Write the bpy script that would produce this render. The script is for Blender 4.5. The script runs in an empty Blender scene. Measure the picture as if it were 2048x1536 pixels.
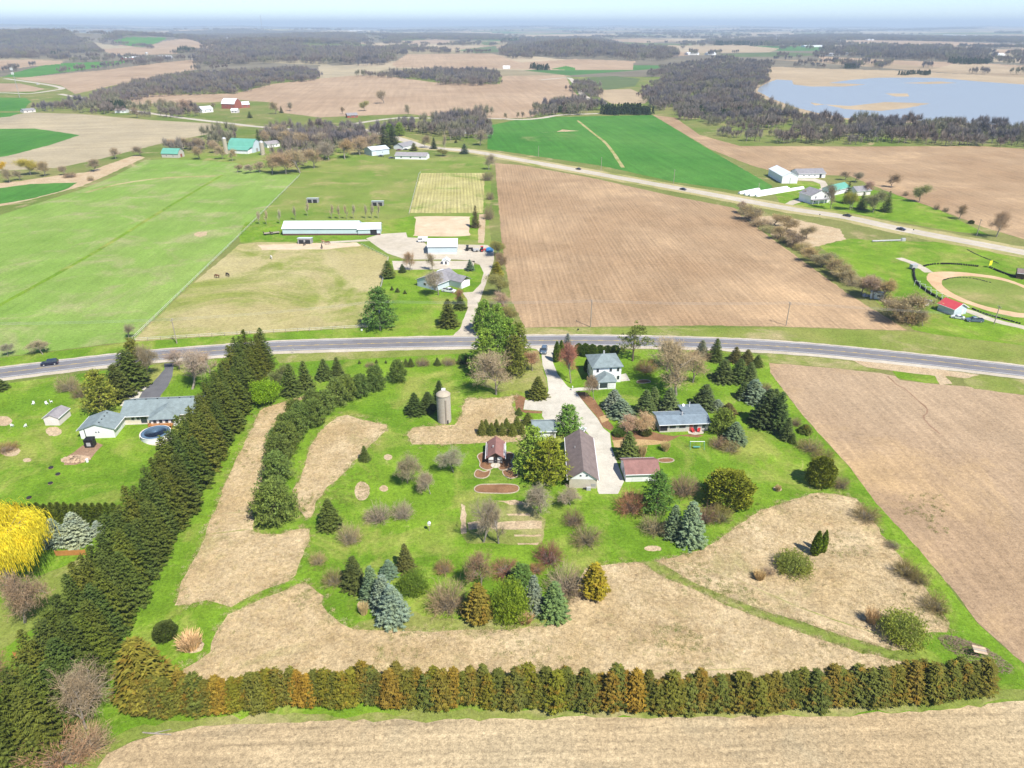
import bpy, bmesh, math, random
import numpy as np
from mathutils import Vector, Matrix, noise

R = random.Random(7)
SC = bpy.context.scene
COL = SC.collection

# ---------------------------------------------------------------- camera
CAM_H, PITCH, F = 98.0, math.radians(26.5), 1440.0      # drone height, tilt, focal length in photo pixels
cam_d = bpy.data.cameras.new('camera')
cam_d.sensor_width = 36.0
cam_d.lens = 36.0 * F / 2048.0
cam_d.clip_start = 1.0
cam_d.clip_end = 120000.0
cam = bpy.data.objects.new('camera', cam_d)
COL.objects.link(cam)
cam.location = (0, 0, CAM_H)
cam.rotation_euler = (math.radians(90) - PITCH, 0, 0)
SC.camera = cam

# ---------------------------------------------------------------- sky, sun, exposure
SUN_EL = math.radians(53)
SUN_AZ = (0.62, -0.785)
_n = math.hypot(*SUN_AZ)
SUN = Vector((SUN_AZ[0] / _n * math.cos(SUN_EL), SUN_AZ[1] / _n * math.cos(SUN_EL), math.sin(SUN_EL)))
world = bpy.data.worlds.new('World')
SC.world = world
world.use_nodes = True
wn = world.node_tree
wn.nodes.clear()
sky = wn.nodes.new('ShaderNodeTexSky')
sky.sky_type = 'NISHITA'
sky.sun_disc = False
sky.sun_elevation = SUN_EL
sky.sun_rotation = math.atan2(SUN.x, SUN.y)
sky.altitude = 300
sky.air_density = 0.75
sky.dust_density = 0.0
sky.ozone_density = 5.0
bg = wn.nodes.new('ShaderNodeBackground')
bg.inputs['Strength'].default_value = 0.115
wo = wn.nodes.new('ShaderNodeOutputWorld')
wn.links.new(sky.outputs[0], bg.inputs[0])
wn.links.new(bg.outputs[0], wo.inputs[0])
sun_d = bpy.data.lights.new('sun', 'SUN')
sun_d.energy = 4.9
sun_d.angle = math.radians(0.53)
sun_d.color = (1.0, 0.95, 0.87)
sun = bpy.data.objects.new('sun', sun_d)
COL.objects.link(sun)
sun.location = SUN * 500
sun.rotation_euler = SUN.to_track_quat('Z', 'Y').to_euler()

SC.view_settings.view_transform = 'Standard'
SC.view_settings.look = 'None'
SC.view_settings.exposure = 0.66
SC.view_settings.gamma = 1.0
SC.render.engine = 'CYCLES'
SC.cycles.use_denoising = True
SC.cycles.max_bounces = 5
SC.cycles.diffuse_bounces = 2
SC.cycles.glossy_bounces = 2
SC.cycles.transmission_bounces = 2
SC.cycles.transparent_max_bounces = 6
SC.cycles.volume_bounces = 0
SC.cycles.caustics_reflective = False
SC.cycles.caustics_refractive = False

# ---------------------------------------------------------------- survey: photo pixel -> place on the ground
CP, SP = math.cos(PITCH), math.sin(PITCH)

def P(x, y, z=0.0):
    """Ground position (height z) seen at photo pixel x, y (2048 x 1536)."""
    u, v = (x - 1024) / F, (768 - y) / F
    dx, dy, dz = u, CP + v * SP, -SP + v * CP
    t = (z - CAM_H) / min(dz, -0.0008)
    return Vector((dx * t, dy * t, z))

def depth(p):
    return p.y * CP - (p.z - CAM_H) * SP

def pix(p):
    d = p[1] * CP - (p[2] - CAM_H) * SP
    v = p[1] * SP + (p[2] - CAM_H) * CP
    return 1024 + F * p[0] / d, 768 - F * v / d

def height(x, yb, yt):
    """Height of a thing standing at pixel x, yb whose top is seen at row yt."""
    b = P(x, yb)
    k = (768 - yt) / F
    return b.y * (k * CP - SP) / (CP + k * SP) + CAM_H

def pxm(x, y, n):
    """n photo pixels at ground pixel x, y, in metres."""
    return n * depth(P(x, y)) / F

# ---------------------------------------------------------------- object helpers
def mesh(name, verts, faces, mats=None, smooth=False):
    me = bpy.data.meshes.new(name)
    me.from_pydata([tuple(v) for v in verts], [], [tuple(f) for f in faces])
    for m in (mats or []):
        me.materials.append(m)
    if smooth:
        me.polygons.foreach_set('use_smooth', [True] * len(me.polygons))
    me.update()
    return me

def np_mesh(name, verts, quads, mat):
    me = bpy.data.meshes.new(name)
    nv, nf = len(verts), len(quads)
    k = quads.shape[1]
    me.vertices.add(nv)
    me.vertices.foreach_set('co', np.asarray(verts, np.float32).ravel())
    me.loops.add(nf * k)
    me.loops.foreach_set('vertex_index', quads.astype(np.int32).ravel())
    me.polygons.add(nf)
    me.polygons.foreach_set('loop_start', np.arange(0, nf * k, k, dtype=np.int32))
    me.polygons.foreach_set('loop_total', np.full(nf, k, np.int32))
    me.materials.append(mat)
    me.update(calc_edges=True)
    return me

def link(name, data, parent=None, loc=None, rot=None, scale=None):
    o = bpy.data.objects.new(name, data)
    COL.objects.link(o)
    if parent is not None:
        o.parent = parent
    if loc is not None:
        o.location = loc
    if rot is not None:
        o.rotation_euler = rot
    if scale is not None:
        o.scale = scale
    return o

def tag(o, label=None, cat=None, group=None, kind=None):
    if label: o['label'] = label
    if cat: o['category'] = cat
    if group: o['group'] = group
    if kind: o['kind'] = kind
    return o

def thing(name, label, cat, loc, rz=0.0, group=None):
    o = link(name, None, None, loc, (0, 0, rz))
    o.empty_display_size = 0.5
    return tag(o, label, cat, group)

class MB:
    """Collects simple solids; build() makes one mesh object of them."""
    def __init__(s):
        s.v, s.f = [], []
    def add(s, vs, fs):
        n = len(s.v)
        s.v += [tuple(v) for v in vs]
        s.f += [tuple(i + n for i in f) for f in fs]
        return s
    def box(s, x0, x1, y0, y1, z0, z1):
        return s.add([(x0, y0, z0), (x1, y0, z0), (x1, y1, z0), (x0, y1, z0), (x0, y0, z1), (x1, y0, z1), (x1, y1, z1), (x0, y1, z1)],
                     [(0, 3, 2, 1), (4, 5, 6, 7), (0, 1, 5, 4), (1, 2, 6, 5), (2, 3, 7, 6), (3, 0, 4, 7)])
    def prism(s, prof, a0, a1, axis):
        """Profile (u, z) extruded along axis 'x' or 'y' from a0 to a1."""
        n = len(prof)
        if axis == 'y':
            vs = [(u, a0, z) for u, z in prof] + [(u, a1, z) for u, z in prof]
        else:
            vs = [(a0, u, z) for u, z in prof] + [(a1, u, z) for u, z in prof]
        fs = [tuple(range(n - 1, -1, -1)), tuple(range(n, 2 * n))] + [(i, (i + 1) % n, n + (i + 1) % n, n + i) for i in range(n)]
        return s.add(vs, fs)
    def tube(s, p0, p1, r0, r1=None, n=6, caps=True):
        r1 = r0 if r1 is None else r1
        p0, p1 = Vector(p0), Vector(p1)
        d = (p1 - p0).normalized()
        a = d.orthogonal().normalized()
        b = d.cross(a)
        vs = []
        for p, r in ((p0, r0), (p1, r1)):
            for i in range(n):
                t = 2 * math.pi * i / n
                vs.append(p + a * (r * math.cos(t)) + b * (r * math.sin(t)))
        fs = [(i, (i + 1) % n, n + (i + 1) % n, n + i) for i in range(n)]
        if caps:
            fs += [tuple(range(n - 1, -1, -1)), tuple(range(n, 2 * n))]
        return s.add(vs, fs)
    def lathe(s, prof, n=24, cx=0, cy=0, sx=1, sy=1):
        vs = []
        for r, z in prof:
            for i in range(n):
                t = 2 * math.pi * i / n
                vs.append((cx + r * sx * math.cos(t), cy + r * sy * math.sin(t), z))
        fs = []
        for k in range(len(prof) - 1):
            for i in range(n):
                j = (i + 1) % n
                fs.append((k * n + i, k * n + j, (k + 1) * n + j, (k + 1) * n + i))
        fs.append(tuple(range(n - 1, -1, -1)))
        m = (len(prof) - 1) * n
        fs.append(tuple(range(m, m + n)))
        return s.add(vs, fs)
    def build(s, name, mat, parent=None, smooth=False, **k):
        me = mesh(name, s.v, s.f, [mat], smooth)
        return link(name, me, parent, **k)

# ---------------------------------------------------------------- materials
def lin(r, g, b):
    def c(v):
        v /= 255.0
        return v / 12.92 if v <= 0.04045 else ((v + 0.055) / 1.055) ** 2.4
    return (c(r), c(g), c(b), 1.0)

def new_mat(name):
    m = bpy.data.materials.new(name)
    m.use_nodes = True
    nt = m.node_tree
    bsdf = nt.nodes['Principled BSDF']
    bsdf.inputs['Specular IOR Level'].default_value = 0.25
    return m, nt, bsdf

def N(nt, t, **k):
    n = nt.nodes.new(t)
    for a, b in k.items():
        setattr(n, a, b)
    return n

def ramp(nt, src, stops):
    r = N(nt, 'ShaderNodeValToRGB')
    el = r.color_ramp.elements
    while len(el) > 1:
        el.remove(el[0])
    el[0].position = stops[0][0]
    el[0].color = stops[0][1]
    for p, c in stops[1:]:
        e = el.new(p)
        e.color = c
    nt.links.new(src, r.inputs[0])
    return r.outputs[0]

def mixc(nt, a, b, fac, mode='MIX'):
    m = N(nt, 'ShaderNodeMix', data_type='RGBA', blend_type=mode)
    for sock, val in ((m.inputs[0], fac), (m.inputs[6], a), (m.inputs[7], b)):
        if hasattr(val, 'node'):
            nt.links.new(val, sock)
        else:
            sock.default_value = val
    return m.outputs[2]

def noise_tex(nt, vec, scale, detail=3.0, rough=0.55, dist=0.0):
    n = N(nt, 'ShaderNodeTexNoise')
    n.inputs['Scale'].default_value = scale
    n.inputs['Detail'].default_value = detail
    n.inputs['Roughness'].default_value = rough
    n.inputs['Distortion'].default_value = dist
    nt.links.new(vec, n.inputs['Vector'])
    return n.outputs['Fac']

def grey(v):
    return (v, v, v, 1.0)

def ground_mat(name, c1, c2, big=0.02, mid=0.12, fine=1.1, fine_amt=0.35, c3=None, c3_at=0.62, c3_scale=0.035,
               streak=None, rows=None, rough=0.95, bump=0.0, mid_amt=0.12, c4=None, c4_at=0.68, c4_scale=0.1):
    """Ground cover: two colours blended in wide patches, a third in spots, fine fibre and optional furrows."""
    m, nt, bsdf = new_mat(name)
    pos = N(nt, 'ShaderNodeNewGeometry').outputs['Position']
    col = ramp(nt, noise_tex(nt, pos, big, 4.0, 0.6, 0.4), [(0.36, c1), (0.66, c2)])
    if c3:
        f = ramp(nt, noise_tex(nt, pos, c3_scale, 5.0, 0.68, 0.6), [(c3_at - 0.07, grey(0)), (c3_at + 0.07, grey(1))])
        col = mixc(nt, col, c3, f)
    if c4:
        f = ramp(nt, noise_tex(nt, pos, c4_scale, 6.0, 0.72, 0.9), [(c4_at - 0.05, grey(0)), (c4_at + 0.06, grey(0.85))])
        col = mixc(nt, col, c4, f)
    f = ramp(nt, noise_tex(nt, pos, mid, 5.0, 0.65), [(0.3, grey(1 - mid_amt)), (0.7, grey(1 + mid_amt))])
    col = mixc(nt, col, f, 1.0, 'MULTIPLY')
    if fine_amt:
        ff = noise_tex(nt, pos, fine, 6.0, 0.75, 0.3)
        f = ramp(nt, ff, [(0.28, grey(1 - fine_amt)), (0.5, grey(1.0)), (0.72, grey(1 + fine_amt * 0.8))])
        col = mixc(nt, col, f, 1.0, 'MULTIPLY')
        f = ramp(nt, noise_tex(nt, pos, fine * 3.1, 4.0, 0.8, 0.8), [(0.3, grey(1 - fine_amt * 0.8)), (0.5, grey(1.0)), (0.7, grey(1 + fine_amt * 0.7))])
        col = mixc(nt, col, f, 1.0, 'MULTIPLY')
        if bump:
            b = N(nt, 'ShaderNodeBump')
            b.inputs['Strength'].default_value = bump
            b.inputs['Distance'].default_value = 0.4
            nt.links.new(ff, b.inputs['Height'])
            nt.links.new(b.outputs[0], bsdf.inputs['Normal'])
    for spec, is_rows in ((streak, False), (rows, True)):
        if not spec:
            continue
        (pa, pb, width, amt) = spec
        d = P(*pb) - P(*pa)
        ang = math.atan2(d.y, d.x)
        mp = N(nt, 'ShaderNodeMapping', vector_type='TEXTURE')
        mp.inputs['Rotation'].default_value = (0, 0, ang)
        mp.inputs['Scale'].default_value = (width * (40 if is_rows else 25), width, 1e6)
        nt.links.new(pos, mp.inputs['Vector'])
        if is_rows:
            w = N(nt, 'ShaderNodeTexWave', bands_direction='Y')
            w.inputs['Scale'].default_value = 0.314
            w.inputs['Distortion'].default_value = 1.2
            w.inputs['Detail'].default_value = 2.0
            w.inputs['Detail Scale'].default_value = 1.5
            nt.links.new(mp.outputs[0], w.inputs['Vector'])
            src = w.outputs['Fac']
        else:
            src = noise_tex(nt, mp.outputs[0], 1.0, 4.0, 0.7)
        f = ramp(nt, src, [(0.3, grey(1 - amt)), (0.7, grey(1 + amt))])
        col = mixc(nt, col, f, 1.0, 'MULTIPLY')
    nt.links.new(col, bsdf.inputs['Base Color'])
    bsdf.inputs['Roughness'].default_value = rough
    bsdf.inputs['Specular IOR Level'].default_value = 0.05
    return m

def paint(name, c, rough=0.6, var=0.12, scale=0.6, spec=0.3, metal=0.0, lines=None):
    """Painted or built surface with slight wear; lines=(spacing, axis, amount) adds siding or seams as fine relief."""
    m, nt, bsdf = new_mat(name)
    tc = N(nt, 'ShaderNodeTexCoord').outputs['Object']
    f = ramp(nt, noise_tex(nt, tc, scale, 5.0, 0.65), [(0.3, grey(1 - var)), (0.7, grey(1 + var * 0.5))])
    col = mixc(nt, c, f, 1.0, 'MULTIPLY')
    f = ramp(nt, noise_tex(nt, tc, scale * 14, 3.0, 0.6), [(0.3, grey(1 - var * 0.8)), (0.7, grey(1 + var * 0.6))])
    col = mixc(nt, col, f, 1.0, 'MULTIPLY')
    if lines:
        sp, ax, amt = lines
        w = N(nt, 'ShaderNodeTexWave', bands_direction=ax, wave_profile='SAW')
        w.inputs['Scale'].default_value = 0.314 / sp
        nt.links.new(tc, w.inputs['Vector'])
        b = N(nt, 'ShaderNodeBump')
        b.inputs['Strength'].default_value = amt
        b.inputs['Distance'].default_value = 0.05
        nt.links.new(w.outputs['Fac'], b.inputs['Height'])
        nt.links.new(b.outputs[0], bsdf.inputs['Normal'])
    nt.links.new(col, bsdf.inputs['Base Color'])
    bsdf.inputs['Roughness'].default_value = rough
    bsdf.inputs['Specular IOR Level'].default_value = spec
    bsdf.inputs['Metallic'].default_value = metal
    return m

def leaf_mat(name, var=0.35, trans=0.25, scale=0.9, warm=(1.25, 1.1, 0.7, 1.0), blend=None):
    """Foliage and twigs: the object's own colour, varied through the crown."""
    m, nt, bsdf = new_mat(name)
    oi = N(nt, 'ShaderNodeObjectInfo')
    tc = N(nt, 'ShaderNodeTexCoord').outputs['Object']
    g = N(nt, 'ShaderNodeNewGeometry')
    f = ramp(nt, g.outputs['Random Per Island'], [(0.0, grey(1 - var)), (1.0, grey(1 + var))])
    own = oi.outputs['Color']
    if blend:
        own = mixc(nt, own, blend, ramp(nt, noise_tex(nt, g.outputs['Position'], 0.55, 3.0, 0.6), [(0.54, grey(0)), (0.68, grey(0.75))]))
    col = mixc(nt, own, f, 1.0, 'MULTIPLY')
    f2 = ramp(nt, noise_tex(nt, tc, scale, 3.0, 0.6), [(0.35, grey(0)), (0.75, grey(1))])
    tint = mixc(nt, col, warm, 1.0, 'MULTIPLY')
    col = mixc(nt, col, tint, f2)
    nt.links.new(col, bsdf.inputs['Base Color'])
    bsdf.inputs['Roughness'].default_value = 0.75
    bsdf.inputs['Specular IOR Level'].default_value = 0.12
    if trans:
        t = N(nt, 'ShaderNodeBsdfTranslucent')
        nt.links.new(col, t.inputs['Color'])
        ms = N(nt, 'ShaderNodeMixShader')
        ms.inputs[0].default_value = trans
        nt.links.new(bsdf.outputs[0], ms.inputs[1])
        nt.links.new(t.outputs[0], ms.inputs[2])
        nt.links.new(ms.outputs[0], nt.nodes['Material Output'].inputs[0])
    return m

M = {}
M['meadow'] = ground_mat('meadow', (0.115, 0.165, 0.03, 1), (0.21, 0.20, 0.07, 1), 0.012, 0.1, 0.8, 0.3, c3=(0.34, 0.27, 0.14, 1), c3_at=0.63, bump=0.3)
M['lawn'] = ground_mat('lawn', (0.105, 0.20, 0.014, 1), (0.165, 0.265, 0.022, 1), 0.04, 0.16, 1.3, 0.42, c3=(0.235, 0.265, 0.055, 1), c3_at=0.57, c3_scale=0.05, c4=(0.36, 0.30, 0.14, 1), c4_at=0.68, c4_scale=0.16, streak=((690, 900), (745, 1100), 1.1, 0.07), bump=0.45, mid_amt=0.2)
M['lawn_pale'] = ground_mat('lawn_pale', (0.155, 0.205, 0.035, 1), (0.23, 0.24, 0.065, 1), 0.04, 0.16, 1.2, 0.4, c3=(0.34, 0.285, 0.14, 1), c3_at=0.58, bump=0.4)
M['prairie'] = ground_mat('prairie', (0.40, 0.295, 0.155, 1), (0.50, 0.395, 0.24, 1), 0.05, 0.2, 1.2, 0.5, c3=(0.30, 0.26, 0.115, 1), c3_at=0.63, c3_scale=0.07, c4=(0.33, 0.22, 0.11, 1), c4_at=0.66, c4_scale=0.15, bump=0.7, mid_amt=0.2)
M['straw_patch'] = ground_mat('straw_patch', (0.41, 0.30, 0.18, 1), (0.47, 0.37, 0.24, 1), 0.1, 0.4, 1.6, 0.45, bump=0.5)
M['hay'] = ground_mat('hay', (0.16, 0.265, 0.045, 1), (0.21, 0.295, 0.07, 1), 0.012, 0.06, 0.9, 0.34, c3=(0.27, 0.29, 0.115, 1), c3_at=0.58, streak=((0, 610), (445, 350), 3.0, 0.10))
M['pasture'] = ground_mat('pasture', (0.13, 0.205, 0.028, 1), (0.21, 0.235, 0.06, 1), 0.02, 0.08, 0.9, 0.3, c3=(0.29, 0.26, 0.10, 1), c3_at=0.6)
M['dry_pasture'] = ground_mat('dry_pasture', (0.33, 0.285, 0.12, 1), (0.39, 0.335, 0.17, 1), 0.02, 0.1, 0.8, 0.3, c3=(0.20, 0.23, 0.05, 1), c3_at=0.55, c3_scale=0.022)
M['wheat'] = ground_mat('wheat', (0.05, 0.165, 0.022, 1), (0.08, 0.20, 0.035, 1), 0.008, 0.05, 0.5, 0.25, c3=(0.20, 0.23, 0.08, 1), c3_at=0.68, c3_scale=0.011, streak=((1480, 355), (1240, 245), 5.0, 0.16))
M['plough'] = ground_mat('plough', (0.295, 0.195, 0.11, 1), (0.355, 0.25, 0.15, 1), 0.012, 0.05, 0.7, 0.26, c3=(0.43, 0.295, 0.17, 1), c3_at=0.6, c3_scale=0.012, streak=((1141, 360), (1206, 466), 1.5, 0.17), rows=((1141, 360), (1206, 466), 1.9, 0.05))
M['alfalfa'] = ground_mat('alfalfa', (0.085, 0.12, 0.045, 1), (0.12, 0.15, 0.06, 1), 0.006, 0.03, 0.3, 0.15)
M['plough_far'] = ground_mat('plough_far', (0.32, 0.225, 0.145, 1), (0.39, 0.285, 0.19, 1), 0.004, 0.02, 0.3, 0.15, streak=((900, 235), (880, 180), 7.0, 0.13))
M['stubble'] = ground_mat('stubble', (0.325, 0.225, 0.135, 1), (0.38, 0.28, 0.18, 1), 0.012, 0.08, 1.0, 0.34, c3=(0.42, 0.29, 0.155, 1), c3_at=0.57, c3_scale=0.02, streak=((1580, 800), (1950, 1245), 1.5, 0.15), bump=0.5)
M['stubble_front'] = ground_mat('stubble_front', (0.395, 0.295, 0.17, 1), (0.455, 0.365, 0.225, 1), 0.02, 0.12, 1.3, 0.5, c3=(0.36, 0.29, 0.18, 1), c3_at=0.62, c3_scale=0.04, streak=((300, 1480), (1800, 1440), 1.0, 0.22), bump=0.6)
M['stubble_grey'] = ground_mat('stubble_grey', (0.32, 0.27, 0.18, 1), (0.40, 0.33, 0.21, 1), 0.006, 0.03, 0.4, 0.2, streak=((0, 260), (350, 250), 8.0, 0.16))
M['stubble_yellow'] = ground_mat('stubble_yellow', (0.33, 0.30, 0.11, 1), (0.40, 0.355, 0.16, 1), 0.03, 0.1, 0.8, 0.3, c3=(0.20, 0.24, 0.06, 1), c3_at=0.6, rows=((850, 350), (835, 425), 2.1, 0.1), streak=((850, 350), (835, 425), 1.5, 0.2))
M['asphalt'] = ground_mat('asphalt', (0.165, 0.16, 0.17, 1), (0.205, 0.20, 0.205, 1), 0.03, 0.3, 3.0, 0.14, rough=0.85, streak=((600, 690), (900, 684), 0.7, 0.1))
M['asphalt_dark'] = ground_mat('asphalt_dark', (0.105, 0.105, 0.115, 1), (0.145, 0.145, 0.15, 1), 0.05, 0.4, 3.0, 0.16, rough=0.85)
M['concrete'] = ground_mat('concrete', (0.46, 0.425, 0.35, 1), (0.52, 0.485, 0.41, 1), 0.06, 0.3, 2.0, 0.16, c3=(0.40, 0.365, 0.295, 1), c3_at=0.62, c3_scale=0.12, rough=0.9)
M['concrete_road'] = ground_mat('concrete_road', (0.42, 0.375, 0.30, 1), (0.48, 0.43, 0.355, 1), 0.02, 0.2, 2.0, 0.14, rough=0.9)
M['gravel'] = ground_mat('gravel', (0.43, 0.375, 0.29, 1), (0.50, 0.445, 0.36, 1), 0.06, 0.3, 2.2, 0.25, rough=0.95)
M['sand'] = ground_mat('sand', (0.50, 0.385, 0.255, 1), (0.56, 0.445, 0.31, 1), 0.05, 0.2, 1.5, 0.2)
M['track'] = ground_mat('track', (0.50, 0.33, 0.19, 1), (0.56, 0.39, 0.24, 1), 0.05, 0.2, 1.5, 0.18)
M['mulch'] = ground_mat('mulch', (0.20, 0.105, 0.055, 1), (0.28, 0.155, 0.08, 1), 0.3, 1.0, 5.0, 0.45, bump=0.6)
M['chips'] = ground_mat('chips', (0.40, 0.27, 0.12, 1), (0.45, 0.32, 0.16, 1), 0.3, 1.0, 4.0, 0.35, bump=0.5)
M['marsh'] = ground_mat('marsh', (0.34, 0.26, 0.165, 1), (0.41, 0.32, 0.205, 1), 0.006, 0.03, 0.3, 0.2)
M['yellow_paint'] = paint('yellow_road_paint', (0.60, 0.42, 0.09, 1), 0.7, 0.2, 0.4)
M['white_paint'] = paint('white_road_paint', (0.66, 0.66, 0.64, 1), 0.7, 0.2, 0.4)
M['soil_dark'] = ground_mat('soil_dark', (0.24, 0.15, 0.09, 1), (0.30, 0.20, 0.13, 1), 0.1, 0.5, 2.0, 0.3)
M['edging'] = ground_mat('pale_edging_stone', (0.40, 0.33, 0.24, 1), (0.46, 0.39, 0.29, 1), 0.5, 1.0, 4.0, 0.3)
M['water'] = None

# ---------------------------------------------------------------- curves on the ground
def catmull(pts, closed, n=8):
    out = []
    L = len(pts)
    rng = range(L) if closed else range(L - 1)
    for i in rng:
        if closed:
            p0, p1, p2, p3 = (pts[(i + k) % L] for k in (-1, 0, 1, 2))
        else:
            p0, p1, p2, p3 = pts[max(i - 1, 0)], pts[i], pts[i + 1], pts[min(i + 2, L - 1)]
        for k in range(n):
            t = k / n
            out.append(0.5 * ((2 * p1) + (p2 - p0) * t + (2 * p0 - 5 * p1 + 4 * p2 - p3) * t * t + (3 * p1 - p0 - 3 * p2 + p3) * t ** 3))
    if not closed:
        out.append(pts[-1].copy())
    return out

def outline(px, smooth=False, jit=0.35, step=1.6):
    pts = [P(*p) for p in px]
    if smooth:
        pts = catmull(pts, True, 6)
    res = []
    L = len(pts)
    for i in range(L):
        a, b = pts[i], pts[(i + 1) % L]
        dd = (b - a).length
        st = max(step, a.length * 0.006)
        n = max(1, min(160, int(dd / st)))
        nrm = Vector((-(b - a).y, (b - a).x, 0))
        if nrm.length > 0:
            nrm.normalize()
        for k in range(n):
            q = a.lerp(b, k / n)
            if jit:
                w = noise.noise(q * 0.35) * 0.75 + noise.noise(q * 1.3 + Vector((9, 3, 1))) * 0.55
                q = q + nrm * (w * jit)
            res.append(q)
    return res

LAYER = 0.006
def sheet(name, px, mat, layer, smooth=False, jit=0.35, label=None):
    """A patch of ground cover laid just above the one below."""
    z = layer * LAYER
    v = [(q.x, q.y, z) for q in outline(px, smooth, jit)]
    o = link(name, mesh(name, v, [tuple(range(len(v)))], [M[mat]]))
    if o.data.polygons[0].normal.z < 0:
        o.data.flip_normals()
    return tag(o, label, None, None, 'structure')

def ribbon(name, px, mat, layer, off0, off1, label=None, n=10, jit=0.0, raise_=0.0):
    pts = catmull([P(*p) for p in px], False, n) if not isinstance(px[0], Vector) else px
    z = layer * LAYER
    v, f = [], []
    for i, p in enumerate(pts):
        t = (pts[min(i + 1, len(pts) - 1)] - pts[max(i - 1, 0)]).normalized()
        nn = Vector((-t.y, t.x, 0))
        j0 = noise.noise(p * 0.4) * jit
        j1 = noise.noise(p * 0.4 + Vector((5, 5, 5))) * jit
        v += [p + nn * (off0 + j0), p + nn * (off1 + j1)]
    v = [(q.x, q.y, z) for q in v]
    if raise_:
        nb = len(v)
        v += [(a, b, c + raise_) for a, b, c in v]
    for i in range(len(pts) - 1):
        a, b, c, d = 2 * i, 2 * i + 1, 2 * i + 3, 2 * i + 2
        if raise_:
            f += [(a + nb, d + nb, c + nb, b + nb), (a, d, d + nb, a + nb), (b, b + nb, c + nb, c)]
        else:
            f.append((a, d, c, b))
    return mesh(name, v, f, [M[mat]])

# ---------------------------------------------------------------- terrain
FLAT = 1650.0
HILLS = []
def hill(x, y, w_px, top_y, ry, px_shift=0):
    c = P(x, y)
    h = height(x, y, top_y)
    HILLS.append((c.x, c.y, w_px * c.y / 1600.0, ry, max(h, 0)))
hill(40, 92, 190, 69, 900)
hill(-180, 85, 200, 66, 900)
hill(310, 88, 130, 80, 700)
hill(520, 98, 170, 88, 700)
hill(640, 80, 160, 74, 900)
hill(760, 76, 200, 72, 900)
hill(1150, 104, 90, 88, 420)
hill(900, 118, 170, 114, 350)
hill(1340, 112, 150, 109, 350)
hill(1800, 112, 200, 108, 400)
hill(480, 66, 300, 60, 1500)

def terrain_z(x, y):
    """Height of the land; level near the house, rolling in the distance (numpy arrays)."""
    d = np.hypot(x, y)
    k = np.clip((y - FLAT) / 900.0, 0, 1)
    k = k * k * (3 - 2 * k)
    z = np.zeros_like(d)
    for cx, cy, rx, ry, h in HILLS:
        z = z + h * np.exp(-((x - cx) / rx) ** 2 - ((y - cy) / ry) ** 2)
    z = z + 5 * np.sin(x / 410.0 + y / 900.0) * np.sin(y / 530.0 + 1.3) + 4
    far = np.clip((d - 9000) / 14000.0, 0, 1)
    az = np.arctan2(x, np.maximum(y, 1))
    ridge = 62 + 26 * np.sin(az * 9 + 0.6) + 17 * np.sin(az * 23 + 2.0) + 10 * np.sin(az * 51) + 34 * np.exp(-((az + 0.55) / 0.25) ** 2) - 14 * np.exp(-((az - 0.05) / 0.2) ** 2)
    ripple = 0.72 + 0.28 * np.sin(d / 900.0 + az * 4)
    z = z + ridge * far * ripple
    return z * k

def zat(p):
    return float(terrain_z(np.array([p.x]), np.array([p.y]))[0])

def PT(x, y):
    """Pixel -> place on the rolling far terrain."""
    u, v = (x - 1024) / F, (768 - y) / F
    d = Vector((u, CP + v * SP, -SP + v * CP))
    t = 1400.0 / d.y * 1.0035 ** np.arange(1060)
    z = CAM_H + d.z * t
    hit = np.nonzero(z < terrain_z(d.x * t, d.y * t))[0]
    k = t[hit[0]] if len(hit) else 40000.0 / d.y
    q = Vector((d.x * k, d.y * k, 0))
    q.z = zat(q)
    return q

# ================================================================ the ground
y0 = 154.0          # photo row of the line y = FLAT, where the land begins to roll
FLAT_ROW = pix((0, FLAT, 0))[1]

def inside(px, py, poly):
    c = np.zeros(px.shape, bool)
    n = len(poly)
    for i in range(n):
        x1, y1 = poly[i]
        x2, y2 = poly[(i + 1) % n]
        if y1 == y2:
            continue
        t = ((y1 > py) != (y2 > py)) & (px < (x2 - x1) * (py - y1) / (y2 - y1) + x1)
        c ^= t
    return c

def clip_near(poly, row):
    out = []
    for i in range(len(poly)):
        a, b = poly[i], poly[(i + 1) % len(poly)]
        ia, ib = a[1] >= row, b[1] >= row
        if ia:
            out.append(a)
        if ia != ib:
            t = (row - a[1]) / (b[1] - a[1])
            out.append((a[0] + t * (b[0] - a[0]), row))
    return out

o = link('ground', mesh('ground', [(-5000, -2500, 0), (5000, -2500, 0), (5000, FLAT, 0), (-5000, FLAT, 0)], [(0, 1, 2, 3)], [M['meadow']]))
tag(o, None, None, None, 'structure')

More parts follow.
